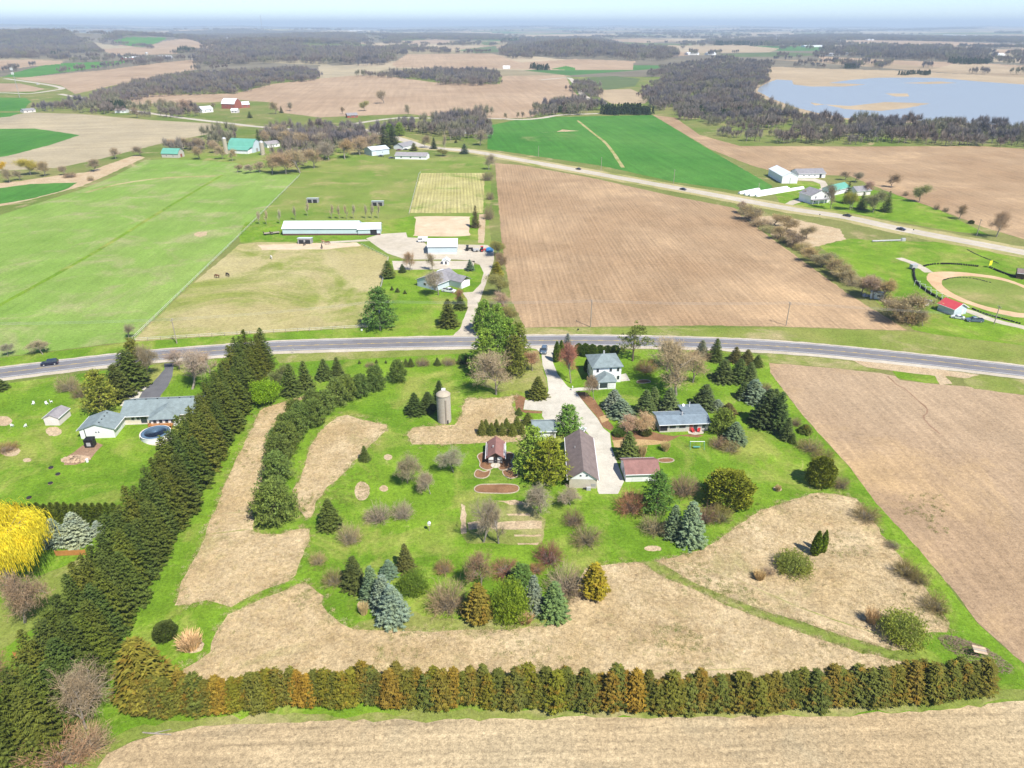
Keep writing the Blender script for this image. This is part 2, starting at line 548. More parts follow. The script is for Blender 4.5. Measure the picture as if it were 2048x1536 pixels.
# fields that can be told apart: (name, material, outline in photo pixels)
FIELDS = [
 ('ploughed_field', 'plough_far', [(222, 200), (300, 190), (470, 187), (545, 168), (640, 157), (720, 150), (775, 152), (870, 165), (1000, 168), (1005, 152), (1130, 150), (1145, 180), (1165, 200), (1100, 205), (1065, 235), (980, 238), (880, 235), (820, 228), (700, 232), (640, 235), (560, 225), (545, 205), (480, 200), (420, 205), (330, 205), (250, 212)]),
 ('ploughed_field', 'plough_far', [(785, 127), (815, 108), (985, 107), (1040, 125), (1150, 118), (1270, 122), (1265, 140), (1100, 140), (1000, 137), (790, 135)]),
 ('stubble_field', 'stubble_grey', [(-60, 242), (60, 225), (160, 228), (300, 240), (425, 247), (450, 262), (330, 285), (270, 300), (200, 318), (120, 335), (-60, 345)]),
 ('wheat_field', 'wheat', [(-60, 258), (70, 257), (160, 270), (100, 290), (15, 312), (-60, 322)]),
 ('wheat_field', 'wheat', [(-60, 385), (60, 368), (155, 365), (130, 380), (60, 398), (-60, 418)]),
 ('wheat_field', 'wheat', [(-60, 194), (52, 196), (62, 203), (45, 222), (-60, 223)]),
 ('wheat_field', 'wheat', [(-60, 226), (42, 225), (20, 233), (-60, 241)]),
 ('ploughed_field', 'plough_far', [(-60, 166), (40, 167), (90, 178), (70, 183), (-60, 184)]),
 ('ploughed_field', 'plough_far', [(30, 157), (130, 147), (210, 140), (300, 128), (385, 119), (395, 138), (300, 158), (230, 170), (150, 188), (120, 170), (60, 162)]),
 ('wheat_field', 'wheat', [(5, 154), (30, 145), (80, 132), (110, 127), (262, 121), (240, 128), (150, 142), (60, 154)]),
 ('ploughed_field', 'plough_far', [(-60, 121), (60, 119), (128, 122), (120, 128), (60, 133), (0, 141), (-60, 145)]),
 ('ploughed_field', 'plough_far', [(195, 98), (240, 90), (300, 98), (372, 98), (355, 108), (230, 110)]),
 ('wheat_field', 'wheat', [(225, 82), (260, 74), (335, 75), (320, 84), (285, 94), (255, 91)]),
 ('ploughed_field', 'plough_far', [(285, 95), (330, 82), (370, 76), (405, 86), (408, 94), (350, 100)]),
 ('stubble_field', 'stubble_grey', [(150, 86), (180, 84), (260, 95), (200, 98)]),
 ('alfalfa_field', 'alfalfa', [(620, 92), (680, 89), (700, 96), (640, 99)]),
 ('stubble_field', 'marsh', [(560, 96), (600, 94), (680, 98), (600, 103)]),
 ('meadow', 'stubble_grey', [(640, 130), (720, 132), (790, 135), (720, 150), (640, 157), (630, 150)]),
 ('wheat_field', 'wheat', [(1100, 138), (1130, 132), (1152, 136), (1148, 141)]),
 ('alfalfa_field', 'alfalfa', [(1170, 155), (1230, 152), (1280, 158), (1270, 172), (1215, 180), (1190, 172)]),
 ('reed_meadow', 'marsh', [(1190, 190), (1200, 180), (1262, 178), (1300, 195), (1290, 207), (1225, 208)]),
 ('reed_meadow', 'marsh', [(1495, 178), (1540, 133), (1640, 137), (1790, 141), (1960, 150), (2080, 156), (2080, 260), (1640, 236), (1560, 215)]),
 ('ploughed_field', 'plough_far', [(1640, 113), (1720, 117), (1800, 121), (1900, 124), (1990, 128), (2080, 133), (2080, 140), (1900, 135), (1780, 128), (1640, 124)]),
 ('stubble_field', 'marsh', [(1860, 140), (1910, 127), (1990, 130), (2080, 140), (2080, 150), (1960, 145)]),
 ('stubble_field', 'marsh', [(1380, 96), (1460, 88), (1560, 97), (1540, 104), (1400, 106)]),
 ('alfalfa_field', 'alfalfa', [(1440, 108), (1560, 104), (1650, 108), (1600, 113), (1450, 114)]),
 ('ploughed_field', 'plough_far', [(1660, 85), (1720, 80), (1880, 82), (2060, 90), (2060, 95), (1800, 94)]),
 ('ploughed_field', 'plough_far', [(800, 82), (870, 79), (915, 82), (905, 87), (820, 88)]),
 ('stubble_field', 'marsh', [(1040, 70), (1200, 67), (1260, 72), (1160, 75), (1050, 74)]),
 ('alfalfa_field', 'alfalfa', [(960, 84), (985, 82), (1000, 88), (970, 91)]),
 ('stubble_field', 'marsh', [(1300, 92), (1350, 90), (1380, 94), (1330, 97)]),
 ('stubble_field', 'plough_far', [(1270, 104), (1330, 100), (1400, 108), (1340, 114)]),
 ('ploughed_field', 'plough_far', [(700, 96), (760, 90), (800, 94), (770, 99)]),
 ('stubble_field', 'marsh', [(810, 97), (900, 92), (960, 95), (900, 102)]),
 ('alfalfa_field', 'alfalfa', [(930, 98), (990, 92), (1000, 104), (950, 106)]),
 ('stubble_field', 'stubble_grey', [(1700, 64), (1800, 62), (1900, 65), (1800, 68)]),
 ('stubble_field', 'marsh', [(1450, 68), (1560, 65), (1640, 69), (1530, 72)]),
 ('ploughed_field', 'plough_far', [(1200, 80), (1280, 77), (1350, 81), (1290, 86)]),
 ('stubble_field', 'stubble_grey', [(620, 62), (720, 60), (780, 63), (690, 66)]),
 ('stubble_field', 'marsh', [(300, 62), (400, 59), (450, 62), (380, 65)]),
 ('ploughed_field', 'plough_far', [(1980, 100), (2060, 96), (2090, 106), (2000, 108)]),
 ('stubble_field', 'marsh', [(880, 68), (940, 63), (1010, 66), (960, 71)]),
]
FOREST_FAR = []
# rolling land beyond the level plain, split along the field edges
rows = [P(1024, y).y for y in np.arange(FLAT_ROW, 51.6, -0.75)]
rows[0] = FLAT
rows = [r for r in rows if r < 46000] + [47000.0]
tans = np.linspace(-1.0, 1.0, 760)
Y = np.repeat(np.array(rows)[:, None], len(tans), 1)
X = Y * tans[None, :]
Z = terrain_z(X, Y)
V = np.stack([X, Y, Z], -1)
nr, nc = X.shape
cx = (X[:-1, :-1] + X[1:, 1:]) / 2
cy = (Y[:-1, :-1] + Y[1:, 1:]) / 2
cz = (Z[:-1, :-1] + Z[1:, 1:]) / 2
dd = cy * CP - (cz - CAM_H) * SP
fx = 1024 + F * cx / dd
fy = 768 - F * (cy * SP + (cz - CAM_H) * CP) / dd
owner = np.full(fx.shape, -1, int)
for i, (nm, mt, poly) in enumerate(FIELDS):
    owner[inside(fx, fy, poly)] = i
idx = np.arange(nr * nc).reshape(nr, nc)
Q = np.stack([idx[:-1, :-1], idx[:-1, 1:], idx[1:, 1:], idx[1:, :-1]], -1)

def far_mat():
    m, nt, bsdf = new_mat('far_country')
    pos = N(nt, 'ShaderNodeNewGeometry').outputs['Position']
    mp = N(nt, 'ShaderNodeMapping', vector_type='TEXTURE')
    mp.inputs['Scale'].default_value = (520, 700, 1e7)
    mp.inputs['Rotation'].default_value = (0, 0, 0.2)
    nt.links.new(pos, mp.inputs['Vector'])
    vo = N(nt, 'ShaderNodeTexVoronoi')
    vo.inputs['Scale'].default_value = 1.0
    nt.links.new(mp.outputs[0], vo.inputs['Vector'])
    sep = N(nt, 'ShaderNodeSeparateColor')
    nt.links.new(vo.outputs['Color'], sep.inputs[0])
    r = N(nt, 'ShaderNodeValToRGB')
    r.color_ramp.interpolation = 'CONSTANT'
    el = r.color_ramp.elements
    el[0].color = (0.17, 0.15, 0.11, 1)
    el[1].position = 0.3
    el[1].color = (0.26, 0.22, 0.14, 1)
    for p, c in ((0.45, (0.30, 0.23, 0.15, 1)), (0.62, (0.12, 0.14, 0.06, 1)), (0.72, (0.38, 0.31, 0.21, 1)), (0.84, (0.17, 0.15, 0.12, 1)), (0.93, (0.07, 0.16, 0.05, 1))):
        e = el.new(p)
        e.color = c
    nt.links.new(sep.outputs[0], r.inputs[0])
    f = ramp(nt, noise_tex(nt, pos, 0.006, 4.0, 0.6), [(0.3, grey(0.8)), (0.7, grey(1.2))])
    nt.links.new(mixc(nt, r.outputs[0], f, 1.0, 'MULTIPLY'), bsdf.inputs['Base Color'])
    bsdf.inputs['Roughness'].default_value = 1.0
    bsdf.inputs['Specular IOR Level'].default_value = 0.0
    return m

def water_mat():
    m, nt, bsdf = new_mat('lake_water')
    pos = N(nt, 'ShaderNodeNewGeometry').outputs['Position']
    b = N(nt, 'ShaderNodeBump')
    b.inputs['Strength'].default_value = 0.35
    b.inputs['Distance'].default_value = 0.25
    nt.links.new(noise_tex(nt, pos, 0.35, 4.0, 0.6), b.inputs['Height'])
    nt.links.new(b.outputs[0], bsdf.inputs['Normal'])
    bsdf.inputs['Base Color'].default_value = (0.27, 0.29, 0.305, 1)
    bsdf.inputs['Roughness'].default_value = 0.3
    bsdf.inputs['Specular IOR Level'].default_value = 0.5
    return m
M['far_country'] = far_mat()
M['water'] = water_mat()

for i in range(-1, len(FIELDS)):
    sel = Q[owner == i]
    if not len(sel):
        continue
    used = np.unique(sel)
    remap = np.zeros(nr * nc, int)
    remap[used] = np.arange(len(used))
    nm, mt = ('far_terrain', 'far_country') if i < 0 else FIELDS[i][:2]
    me = np_mesh(nm, V.reshape(-1, 3)[used], remap[sel], M[mt])
    me.polygons.foreach_set('use_smooth', [True] * len(me.polygons))
    tag(link(nm, me), None, None, None, 'structure')
for i, (nm, mt, poly) in enumerate(FIELDS):
    q = clip_near(poly, FLAT_ROW + 0.05)
    if len(q) > 2:
        sheet(nm, q, mt, 2 + 0.3 * (i % 8), jit=1.5)

WATER = [(1519, 174), (1535, 166), (1553, 159), (1584, 161), (1587, 169), (1621, 173), (1690, 173), (1731, 169), (1690, 167), (1656, 166), (1700, 160), (1755, 155.5), (1830, 155), (1881, 156), (1960, 163), (2090, 172), (2090, 262), (2048, 256), (1963, 248), (1861, 242), (1690, 236), (1636, 226), (1588, 214), (1540, 196), (1515, 182)]
sheet('lake', WATER, 'water', 6, smooth=False, jit=3)
sheet('reed_island', [(1649, 209), (1700, 212), (1770, 204), (1860, 207), (1815, 216), (1760, 222), (1690, 218)], 'marsh', 8, jit=2.5)
sheet('reed_island', [(1770, 187), (1815, 187), (1818, 193), (1790, 193)], 'marsh', 8, jit=2)
sheet('reed_island', [(1805, 166), (1880, 163), (1915, 166), (1860, 168)], 'marsh', 8, jit=2)
sheet('reed_island', [(1620, 205), (1650, 209), (1630, 211)], 'marsh', 8, jit=1.5)

# ---- farmland north of the highway
sheet('hay_field', [(-90, 455), (0, 430), (90, 402), (165, 378), (230, 352), (290, 320), (345, 318), (470, 325), (540, 348), (600, 350), (480, 470), (265, 682), (0, 714), (-90, 725)], 'hay', 1, jit=1.0)
sheet('pasture', [(600, 350), (645, 322), (700, 308), (800, 318), (966, 312), (984, 330), (978, 450), (985, 500), (900, 520), (770, 520), (480, 486), (490, 460)], 'pasture', 1, jit=0.8)
sheet('farm_meadow', [(290, 318), (440, 300), (600, 275), (700, 290), (700, 308), (645, 322), (600, 350), (540, 348), (470, 325), (345, 318)], 'pasture', 1.5, jit=1.0)
sheet('horse_paddock', [(480, 488), (520, 484), (720, 488), (778, 516), (760, 570), (740, 655), (265, 683), (380, 572)], 'dry_pasture', 2, jit=0.7)
sheet('farm_lawn', [(778, 516), (830, 522), (960, 530), (975, 560), (950, 610), (930, 655), (912, 676), (700, 684), (520, 690), (300, 702), (0, 735), (0, 716), (265, 684), (500, 668), (735, 655), (760, 590)], 'lawn', 3, jit=0.5)
sheet('barn_lawn', [(478, 470), (490, 445), (560, 440), (780, 440), (825, 432), (960, 432), (960, 480), (850, 480), (735, 482), (480, 484)], 'lawn', 2.5, jit=0.7)
sheet('stubble_plot', [(842, 346), (970, 346), (966, 426), (818, 426)], 'stubble_yellow', 3, jit=0.8)
sheet('dirt_lane', [(958, 428), (972, 428), (968, 486), (956, 486)], 'straw_patch', 4, jit=0.8)
sheet('riding_arena', [(836, 433), (932, 433), (939, 437), (938, 462), (932, 472), (836, 472), (829, 467), (832, 440)], 'sand', 4, smooth=True, jit=0.3)
sheet('sand_paddock', [(515, 490), (595, 487), (715, 485), (722, 492), (650, 499), (525, 500)], 'sand', 4, jit=1.0)
sheet('paddock_path', [(640, 484), (730, 479), (740, 482), (650, 487)], 'gravel', 5, jit=0.2)
sheet('gravel_yard', [(732, 477), (760, 468), (812, 465), (815, 475), (838, 476), (856, 492), (915, 489), (975, 490), (988, 500), (988, 520), (982, 540), (972, 567), (962, 595), (950, 630), (948, 652), (962, 676), (898, 677), (920, 658), (935, 618), (935, 600), (925, 585), (945, 584), (962, 567), (967, 545), (960, 530), (938, 521), (912, 519), (812, 519), (775, 507), (750, 490)], 'gravel', 5, jit=0.25)
sheet('sand_pen', [(784, 522), (950, 522), (945, 538), (788, 540)], 'gravel', 5, jit=0.3)
sheet('pale_patch', [(388, 468), (395, 464), (415, 463), (413, 470), (400, 474), (390, 472)], 'straw_patch', 3, jit=0.4)
tag(link('grass_strip', ribbon('grass_strip', [(445, 350), (330, 418), (180, 510), (0, 610), (-60, 645)], 'lawn', 2, -1.2, 1.2, jit=0.5)), kind='structure')
tag(link('grass_strip', ribbon('grass_strip', [(170, 385), (250, 366), (340, 355), (430, 352)], 'dry_pasture', 2, -2, 2, jit=0.8)), kind='structure')
sheet('field_edge', [(-60, 425), (60, 400), (165, 372), (215, 350), (290, 315), (270, 310), (170, 345), (120, 350), (40, 362), (-60, 372)], 'straw_patch', 0.6, jit=1.5)

sheet('ploughed_field', [(990, 326), (1040, 330), (1180, 355), (1350, 393), (1470, 416), (1482, 432), (1600, 518), (1700, 590), (1760, 627), (1815, 661), (1560, 653), (1400, 651), (1050, 655), (1022, 600), (1003, 480)], 'plough', 3, jit=0.8)
sheet('wheat_field', [(975, 252), (1035, 239), (1100, 234), (1305, 230), (1420, 300), (1545, 372), (1540, 380), (1470, 381), (1350, 364), (1200, 331), (975, 298)], 'wheat', 3, jit=1.0)
sheet('bare_patch', [(1400 / 2.926 + 680, 262), (1125, 259), (1112, 264), (1080, 265)], 'straw_patch', 3.6, jit=1.5)
tag(link('tractor_track', ribbon('tractor_track', [(1155, 241), (1185, 265), (1215, 290), (1246, 335)], 'dry_pasture', 4, -1.4, 1.4, jit=0.5)), kind='structure')
sheet('ploughed_field', [(1305, 230), (1350, 235), (1400, 270), (1480, 292), (1700, 293), (1960, 292), (2120, 302), (2120, 500), (1960, 452), (1880, 420), (1780, 385), (1700, 352), (1560, 347), (1500, 330), (1420, 298)], 'plough', 2.4, jit=1.0)
sheet('farm_lawn', [(1545, 378), (1600, 362), (1700, 372), (1780, 386), (1880, 421), (1978, 470), (1900, 462), (1700, 426), (1560, 406)], 'lawn', 3.3, jit=0.6)
sheet('dry_corner', [(1480, 432), (1560, 432), (1680, 458), (1690, 478), (1640, 492), (1595, 500)], 'straw_patch', 2, jit=2.5)
sheet('track_meadow', [(1640, 492), (1700, 477), (1760, 482), (1900, 484), (2120, 520), (2120, 720), (1960, 690), (1830, 660), (1760, 610), (1690, 540)], 'lawn', 2.5, jit=1.2)
sheet('verge', [(1040, 656), (1560, 655), (1830, 664), (2120, 700), (2120, 745), (1800, 704), (1560, 678), (1200, 670), (1040, 671)], 'lawn_pale', 3.4, jit=0.7)
E = [(1270, 300), (1310, 260), (1500, 255), (1750, 280), (1900, 310), (2048, 362), (2200, 430), (2300, 510), (2260, 590), (2048, 622), (1800, 577), (1600, 512), (1400, 432), (1300, 352)]
sheet('dirt_track', [(x / 4 + 1536, y / 4 + 480) for x, y in E], 'track', 4, smooth=True, jit=0.3)
I_ = [(1390, 335), (1420, 310), (1550, 290), (1700, 295), (1900, 330), (2048, 385), (2170, 450), (2180, 540), (2048, 586), (1750, 532), (1550, 462), (1420, 387)]
sheet('track_infield', [(x / 4 + 1536, y / 4 + 480) for x, y in I_], 'pasture', 5, smooth=True, jit=0.3)
tag(link('track_lane', ribbon('track_lane', [(1797, 516), (1830, 528), (1858, 545)], 'gravel', 5, -2, 2, jit=0.5)), kind='structure')
tag(link('gravel_lane', ribbon('gravel_lane', [(1880, 612), (1930, 620), (1985, 640), (2048, 655), (2120, 672)], 'gravel', 5, -2, 2, jit=0.4)), kind='structure')
sheet('farm_drive', [(1566, 410), (1580, 402), (1612, 394), (1625, 384), (1642, 376), (1640, 368), (1625, 362), (1595, 361), (1594, 358), (1630, 357), (1650, 362), (1656, 370), (1650, 380), (1640, 386), (1625, 397), (1590, 408), (1578, 414)], 'gravel', 4, jit=0.3)

# ---- roads
def road(name, px, w, mat, layer, n=10):
    return tag(link(name, ribbon(name, px, mat, layer, -w, w, n=n)), kind='structure')

MAIN = [(-160, 769), (-80, 757), (0, 746.5), (250, 716.5), (450, 700), (540, 693.5), (750, 687), (950, 683), (1175, 681), (1430, 686.5), (1600, 696), (1792, 714), (2048, 743), (2140, 755), (2260, 770)]
MAINC = catmull([P(*p) for p in MAIN], False, 24)
shoulder = tag(link('gravel_shoulder', ribbon('gravel_shoulder', MAINC, 'gravel', 8, -6.6, 5.5, jit=0.5)), kind='structure')
hw = tag(link('highway', ribbon('highway', MAINC, 'asphalt', 12, -4.25, 4.25)), kind='structure')
for off in (-3.55, 3.55):
    link('edge_line', ribbon('edge_line', MAINC, 'white_paint', 13, off - 0.1, off + 0.1), hw)
link('centre_line', ribbon('centre_line', MAINC, 'yellow_paint', 13, -0.24, -0.08), hw)
for k in range(2, len(MAINC) - 3, 3):
    seg = [MAINC[k].lerp(MAINC[k + 1], t) for t in (0.0, 0.55, 1.0)]
    link('centre_dash', ribbon('centre_dash', seg, 'yellow_paint', 13, 0.08, 0.24), hw)
sheet('field_entrance', [(1690, 715), (1800, 728), (1900, 742), (1960, 750), (1930, 757), (1890, 752), (1905, 768), (1880, 770), (1870, 752), (1790, 742), (1735, 735)], 'straw_patch', 7.5, jit=0.6)
NORTH = [(690, 256), (740, 262), (790, 275), (820, 284), (851, 294), (916, 300), (970, 307), (1158, 341), (1380, 381), (1565, 415), (1690, 434), (1806, 459), (2048, 505), (2160, 527)]
NORTHC = catmull([P(*p) for p in NORTH], False, 12)
nv = tag(link('road_verge', ribbon('road_verge', NORTHC, 'dry_pasture', 4.5, -11, 11, jit=2.0)), kind='structure')
nroad = tag(link('concrete_road', ribbon('concrete_road', NORTHC, 'concrete_road', 7, -5.2, 5.2)), kind='structure')
link('centre_line', ribbon('centre_line', NORTHC, 'yellow_paint', 8, -0.12, 0.12), nroad)
road('country_road', [(120, 188), (210, 205), (256, 219), (345, 233), (400, 240), (470, 248), (512, 253), (600, 259), (660, 257), (717, 246), (793, 236), (840, 236), (977, 237), (1042, 239), (1083, 236), (1121, 230), (1200, 227)], 4.5, 'concrete_road', 6)
road('country_road', [(-60, 184), (20, 186), (60, 187), (105, 181), (124, 177), (104, 171), (60, 164), (10, 157)], 5, 'concrete_road', 6)
road('country_road', [(1146, 162), (1157, 175), (1166, 190), (1193, 205), (1215, 206)], 5, 'concrete_road', 6)
road('country_road', [(1080, 160), (1130, 155.5), (1142, 158), (1146, 162)], 5, 'concrete_road', 6)

# ---- the home lot and its neighbour
sheet('lawn', [(-120, 790), (0, 768), (250, 736), (450, 716), (560, 709), (760, 702), (950, 697), (1200, 697), (1440, 702), (1540, 712), (1540, 745), (1605, 830), (1705, 942), (1836, 1095), (1956, 1247), (2075, 1355), (2100, 1390), (1900, 1418), (1700, 1432), (1000, 1438), (400, 1452), (290, 1472), (215, 1502), (150, 1600), (-120, 1650)], 'lawn', 2, jit=0.5)
sheet('verge', [(540, 706), (760, 701), (950, 697), (950, 706), (760, 716), (560, 726)], 'lawn_pale', 3, jit=0.5)
sheet('verge', [(1535, 706), (1700, 722), (1760, 742), (1640, 733), (1538, 725)], 'lawn_pale', 3, jit=0.5)
sheet('pine_litter', [(1040, 700), (1076, 702), (1086, 735), (1096, 770), (1090, 792), (1060, 790), (1030, 780), (1000, 785), (960, 770), (1000, 740)], 'lawn_pale', 3, jit=0.8)
sheet('pine_litter', [(300, 735), (330, 725), (322, 750), (290, 775), (262, 790), (230, 800), (260, 770)], 'lawn_pale', 3, jit=0.5)
sheet('dry_edge', [(150, 1600), (215, 1502), (290, 1472), (400, 1452), (1000, 1438), (1700, 1432), (1900, 1418), (2100, 1390), (2060, 1372), (1900, 1398), (1700, 1412), (1000, 1420), (400, 1436), (290, 1450), (190, 1490), (120, 1580)], 'lawn_pale', 3.3, jit=1.4)
sheet('pale_margin', [(60, 1160), (130, 1130), (200, 1110), (110, 1230), (0, 1300), (-60, 1260)], 'lawn_pale', 3, jit=1.0)  # patch of paler grass between the willow and the windbreak

PR_A = [(615, 790), (585, 799), (560, 805), (530, 815), (520, 822), (505, 855), (487, 892), (467, 930), (445, 980), (425, 1030), (400, 1098), (370, 1150), (349, 1213), (377, 1208), (412, 1202), (440, 1206), (461, 1213), (487, 1200), (530, 1180), (575, 1162), (588, 1150), (600, 1122), (617, 1087), (620, 1058), (600, 1057), (560, 1069), (525, 1069), (510, 1063), (504, 1030), (512, 1000), (522, 975), (527, 950), (533, 920), (540, 885), (552, 862), (572, 835), (592, 808)]
PR_B = [(695, 830), (725, 840), (775, 850), (770, 862), (750, 880), (720, 910), (700, 932), (682, 952), (655, 975), (635, 1000), (627, 1022), (622, 1035), (610, 1037), (605, 1027), (595, 1010), (585, 990), (597, 962), (612, 925), (620, 895), (632, 875), (650, 852), (675, 835)]
PR_C = [(935, 795), (960, 797), (1010, 795), (1035, 789), (1024, 812), (1036, 835), (1060, 850), (1062, 870), (1047, 877), (1035, 885), (985, 885), (935, 887), (885, 889), (822, 889), (815, 870), (825, 857), (860, 852), (910, 850), (922, 830), (925, 812)]
PR_D = [(354, 1372), (366, 1335), (401, 1319), (422, 1304), (431, 1269), (457, 1230), (487, 1215), (540, 1191), (612, 1162), (622, 1175), (647, 1192), (645, 1207), (657, 1225), (682, 1245), (707, 1258), (750, 1262), (837, 1262), (925, 1262), (1025, 1258), (1112, 1248), (1137, 1215), (1150, 1170), (1170, 1138), (1205, 1130), (1272, 1125), (1285, 1126), (1305, 1140), (1330, 1155), (1387, 1177), (1450, 1207), (1512, 1232), (1575, 1255), (1607, 1266), (1678, 1290), (1749, 1309), (1814, 1324), (1814, 1350), (1400, 1372), (800, 1388), (354, 1398)]
PR_E = [(1310, 1121), (1350, 1114), (1407, 1099), (1435, 1080), (1470, 1055), (1512, 1027), (1562, 1007), (1620, 987), (1670, 987), (1712, 997), (1751, 1047), (1773, 1080), (1798, 1110), (1848, 1171), (1896, 1245), (1891, 1262), (1843, 1267), (1814, 1296), (1783, 1301), (1740, 1287), (1672, 1267), (1607, 1245), (1536, 1225), (1450, 1192), (1387, 1165), (1355, 1147)]
for pl in (PR_A, PR_B, PR_C, PR_D, PR_E):
    sheet('prairie', pl, 'prairie', 4, jit=0.75)
sheet('thin_grass', [(700, 1255), (740, 1238), (830, 1225), (880, 1238), (1000, 1240), (1100, 1235), (1150, 1205), (1180, 1212), (1150, 1250), (1060, 1268), (930, 1275), (800, 1278)], 'lawn_pale', 3, jit=1.5)
sheet('mown_path', [(1285, 1124), (1310, 1122), (1355, 1147), (1387, 1165), (1450, 1192), (1536, 1225), (1607, 1245), (1672, 1267), (1740, 1287), (1783, 1301), (1840, 1306), (1840, 1330), (1814, 1326), (1749, 1310), (1678, 1291), (1607, 1267), (1512, 1233), (1450, 1208), (1387, 1178), (1330, 1156), (1305, 1141)], 'lawn_pale', 4.6, jit=0.15)
sheet('garden_soil', [(1060, 1010), (1040, 1004), (985, 1001), (940, 1000), (922, 1005), (922, 1070), (935, 1085), (1085, 1090), (1088, 1040)], 'lawn_pale', 3, jit=1.0)
for q in ([(990, 1001), (1030, 1000), (1060, 1008), (1020, 1010)], [(1012, 1028), (1058, 1026), (1062, 1031), (1018, 1031)], [(978, 1046), (1030, 1042), (1085, 1042), (1083, 1056), (1030, 1060), (985, 1058)], [(1028, 1070), (1084, 1069), (1082, 1073), (1030, 1073)], [(1035, 1086), (1077, 1085), (1075, 1090), (1036, 1090)], [(921, 1008), (931, 1012), (933, 1066), (922, 1068)], [(935, 1045), (970, 1040), (975, 1055), (938, 1060)]):
    sheet('garden_row', q, 'straw_patch', 4, jit=0.5)
for x, y, a, b in ((724, 982, 15, 19), (768, 977, 9, 7), (776, 915, 8, 6), (1519, 1180, 0, 0), (724, 1215, 10, 12), (382, 1290, 26, 17), (1305, 1097, 17, 6), (1555, 978, 9, 5), (107, 863, 16, 9), (240, 922, 0, 0), (55, 920, 8, 4), (8, 842, 16, 10), (20, 903, 20, 10)):
    if a:
        sheet('straw_ring', [(x + a * math.cos(t), y + b * math.sin(t)) for t in np.linspace(0, 6.283, 13)[:-1]], 'straw_patch', 4, smooth=True, jit=0.35)

sheet('driveway', [(1060, 696), (1074, 699), (1083, 709), (1085, 730), (1094, 755), (1097, 780), (1092, 797), (1085, 801), (1050, 800), (1047, 819), (1085, 822), (1084, 832), (1095, 848), (1112, 857), (1150, 853), (1165, 855), (1177, 868), (1186, 892), (1186, 912), (1192, 950), (1195, 982), (1198, 988), (1236, 988), (1248, 963), (1236, 930), (1223, 895), (1220, 867), (1207, 857), (1195, 837), (1172, 810), (1150, 782), (1135, 773), (1115, 748), (1106, 725), (1107, 708), (1115, 699), (1130, 696)], 'concrete', 6, jit=0.06)
sheet('house_path', [(1140, 777), (1160, 775), (1200, 775), (1202, 779), (1165, 781), (1148, 783)], 'concrete', 5, jit=0.1)
sheet('patio', [(1240, 749), (1252, 747), (1260, 761), (1242, 763)], 'concrete', 5, jit=0.0)
sheet('asphalt_drive', [(328, 727), (348, 726), (345, 752), (336, 772), (322, 790), (318, 800), (276, 800), (284, 785), (300, 770), (318, 752), (329, 738)], 'asphalt_dark', 5, jit=0.12)
sheet('concrete_pad', [(240, 812), (252, 795), (270, 780), (298, 770), (284, 785), (276, 800), (262, 812)], 'concrete', 4.5, jit=0.1)
sheet('mulch_bed', [(1027, 792), (1036, 789), (1052, 796), (1050, 800), (1046, 820), (1084, 823), (1083, 827), (1050, 826), (1032, 818), (1030, 805)], 'mulch', 5, jit=0.2)
sheet('mulch_bed', [(1150, 785), (1170, 784), (1190, 800), (1200, 815), (1208, 828), (1218, 842), (1228, 855), (1222, 862), (1207, 855), (1195, 836), (1172, 808)], 'mulch', 5, jit=0.3)
sheet('wood_chips', [(1198, 834), (1216, 828), (1218, 840), (1204, 846)], 'chips', 6, jit=0.3)
sheet('mulch_bed', [(1222, 868), (1245, 862), (1300, 862), (1320, 868), (1345, 872), (1390, 868), (1408, 871), (1395, 875), (1360, 872), (1345, 880), (1335, 884), (1300, 880), (1240, 882), (1224, 880)], 'mulch', 4.5, jit=0.3)
sheet('wood_chips', [(1224, 881), (1260, 878), (1310, 880), (1336, 884), (1315, 889), (1275, 892), (1240, 896), (1228, 894)], 'chips', 5, jit=0.4)
sheet('terrace', [(1375, 861), (1408, 859), (1407, 867), (1390, 870), (1377, 867)], 'concrete', 6, jit=0.0)
sheet('patio', [(247, 846), (304, 842), (304, 848), (246, 850)], 'concrete', 5, jit=0)
sheet('pool_gravel', [(313 + 35 * math.cos(t), 872 + 19 * math.sin(t)) for t in np.linspace(0, 6.283, 17)[:-1]], 'gravel', 4.5, smooth=True, jit=0.1)
sheet('dirt_pad', [(170, 888), (195, 885), (206, 890), (192, 905), (178, 922), (150, 930), (128, 930), (135, 912)], 'soil_dark', 4, jit=0.4)
sheet('ploughed_field', [(1538, 726), (1640, 734), (1760, 746), (1790, 752), (1800, 760), (1870, 768), (1925, 772), (2060, 792), (2160, 808), (2200, 1480), (2048, 1327), (1956, 1247), (1911, 1185), (1836, 1097), (1753, 1007), (1696, 930), (1655, 885), (1605, 830), (1567, 780), (1541, 745)], 'stubble', 3, jit=0.3)
tag(link('erosion_gully', ribbon('erosion_gully', [(1775, 752), (1792, 768), (1812, 780), (1838, 803), (1853, 816), (1854, 826), (1847, 834), (1858, 850), (1880, 868)], 'soil_dark', 4, -0.25, 0.25, jit=0.25)), kind='structure')
sheet('grass_patch', [(1785, 742), (1800, 739), (1868, 745), (1885, 762), (1890, 767), (1850, 766), (1795, 756)], 'lawn', 4, jit=0.5)
sheet('grass_patch', [(1926, 756), (1945, 750), (2048, 760), (2160, 775), (2160, 800), (2048, 790), (1950, 778), (1928, 765)], 'lawn_pale', 4, jit=0.6)
sheet('stubble_field', [(150, 1600), (215, 1506), (290, 1474), (400, 1453), (600, 1443), (1000, 1438), (1400, 1433), (1700, 1433), (1900, 1419), (2110, 1390), (2300, 1700), (-200, 1900)], 'stubble_front', 3.7, jit=0.8)

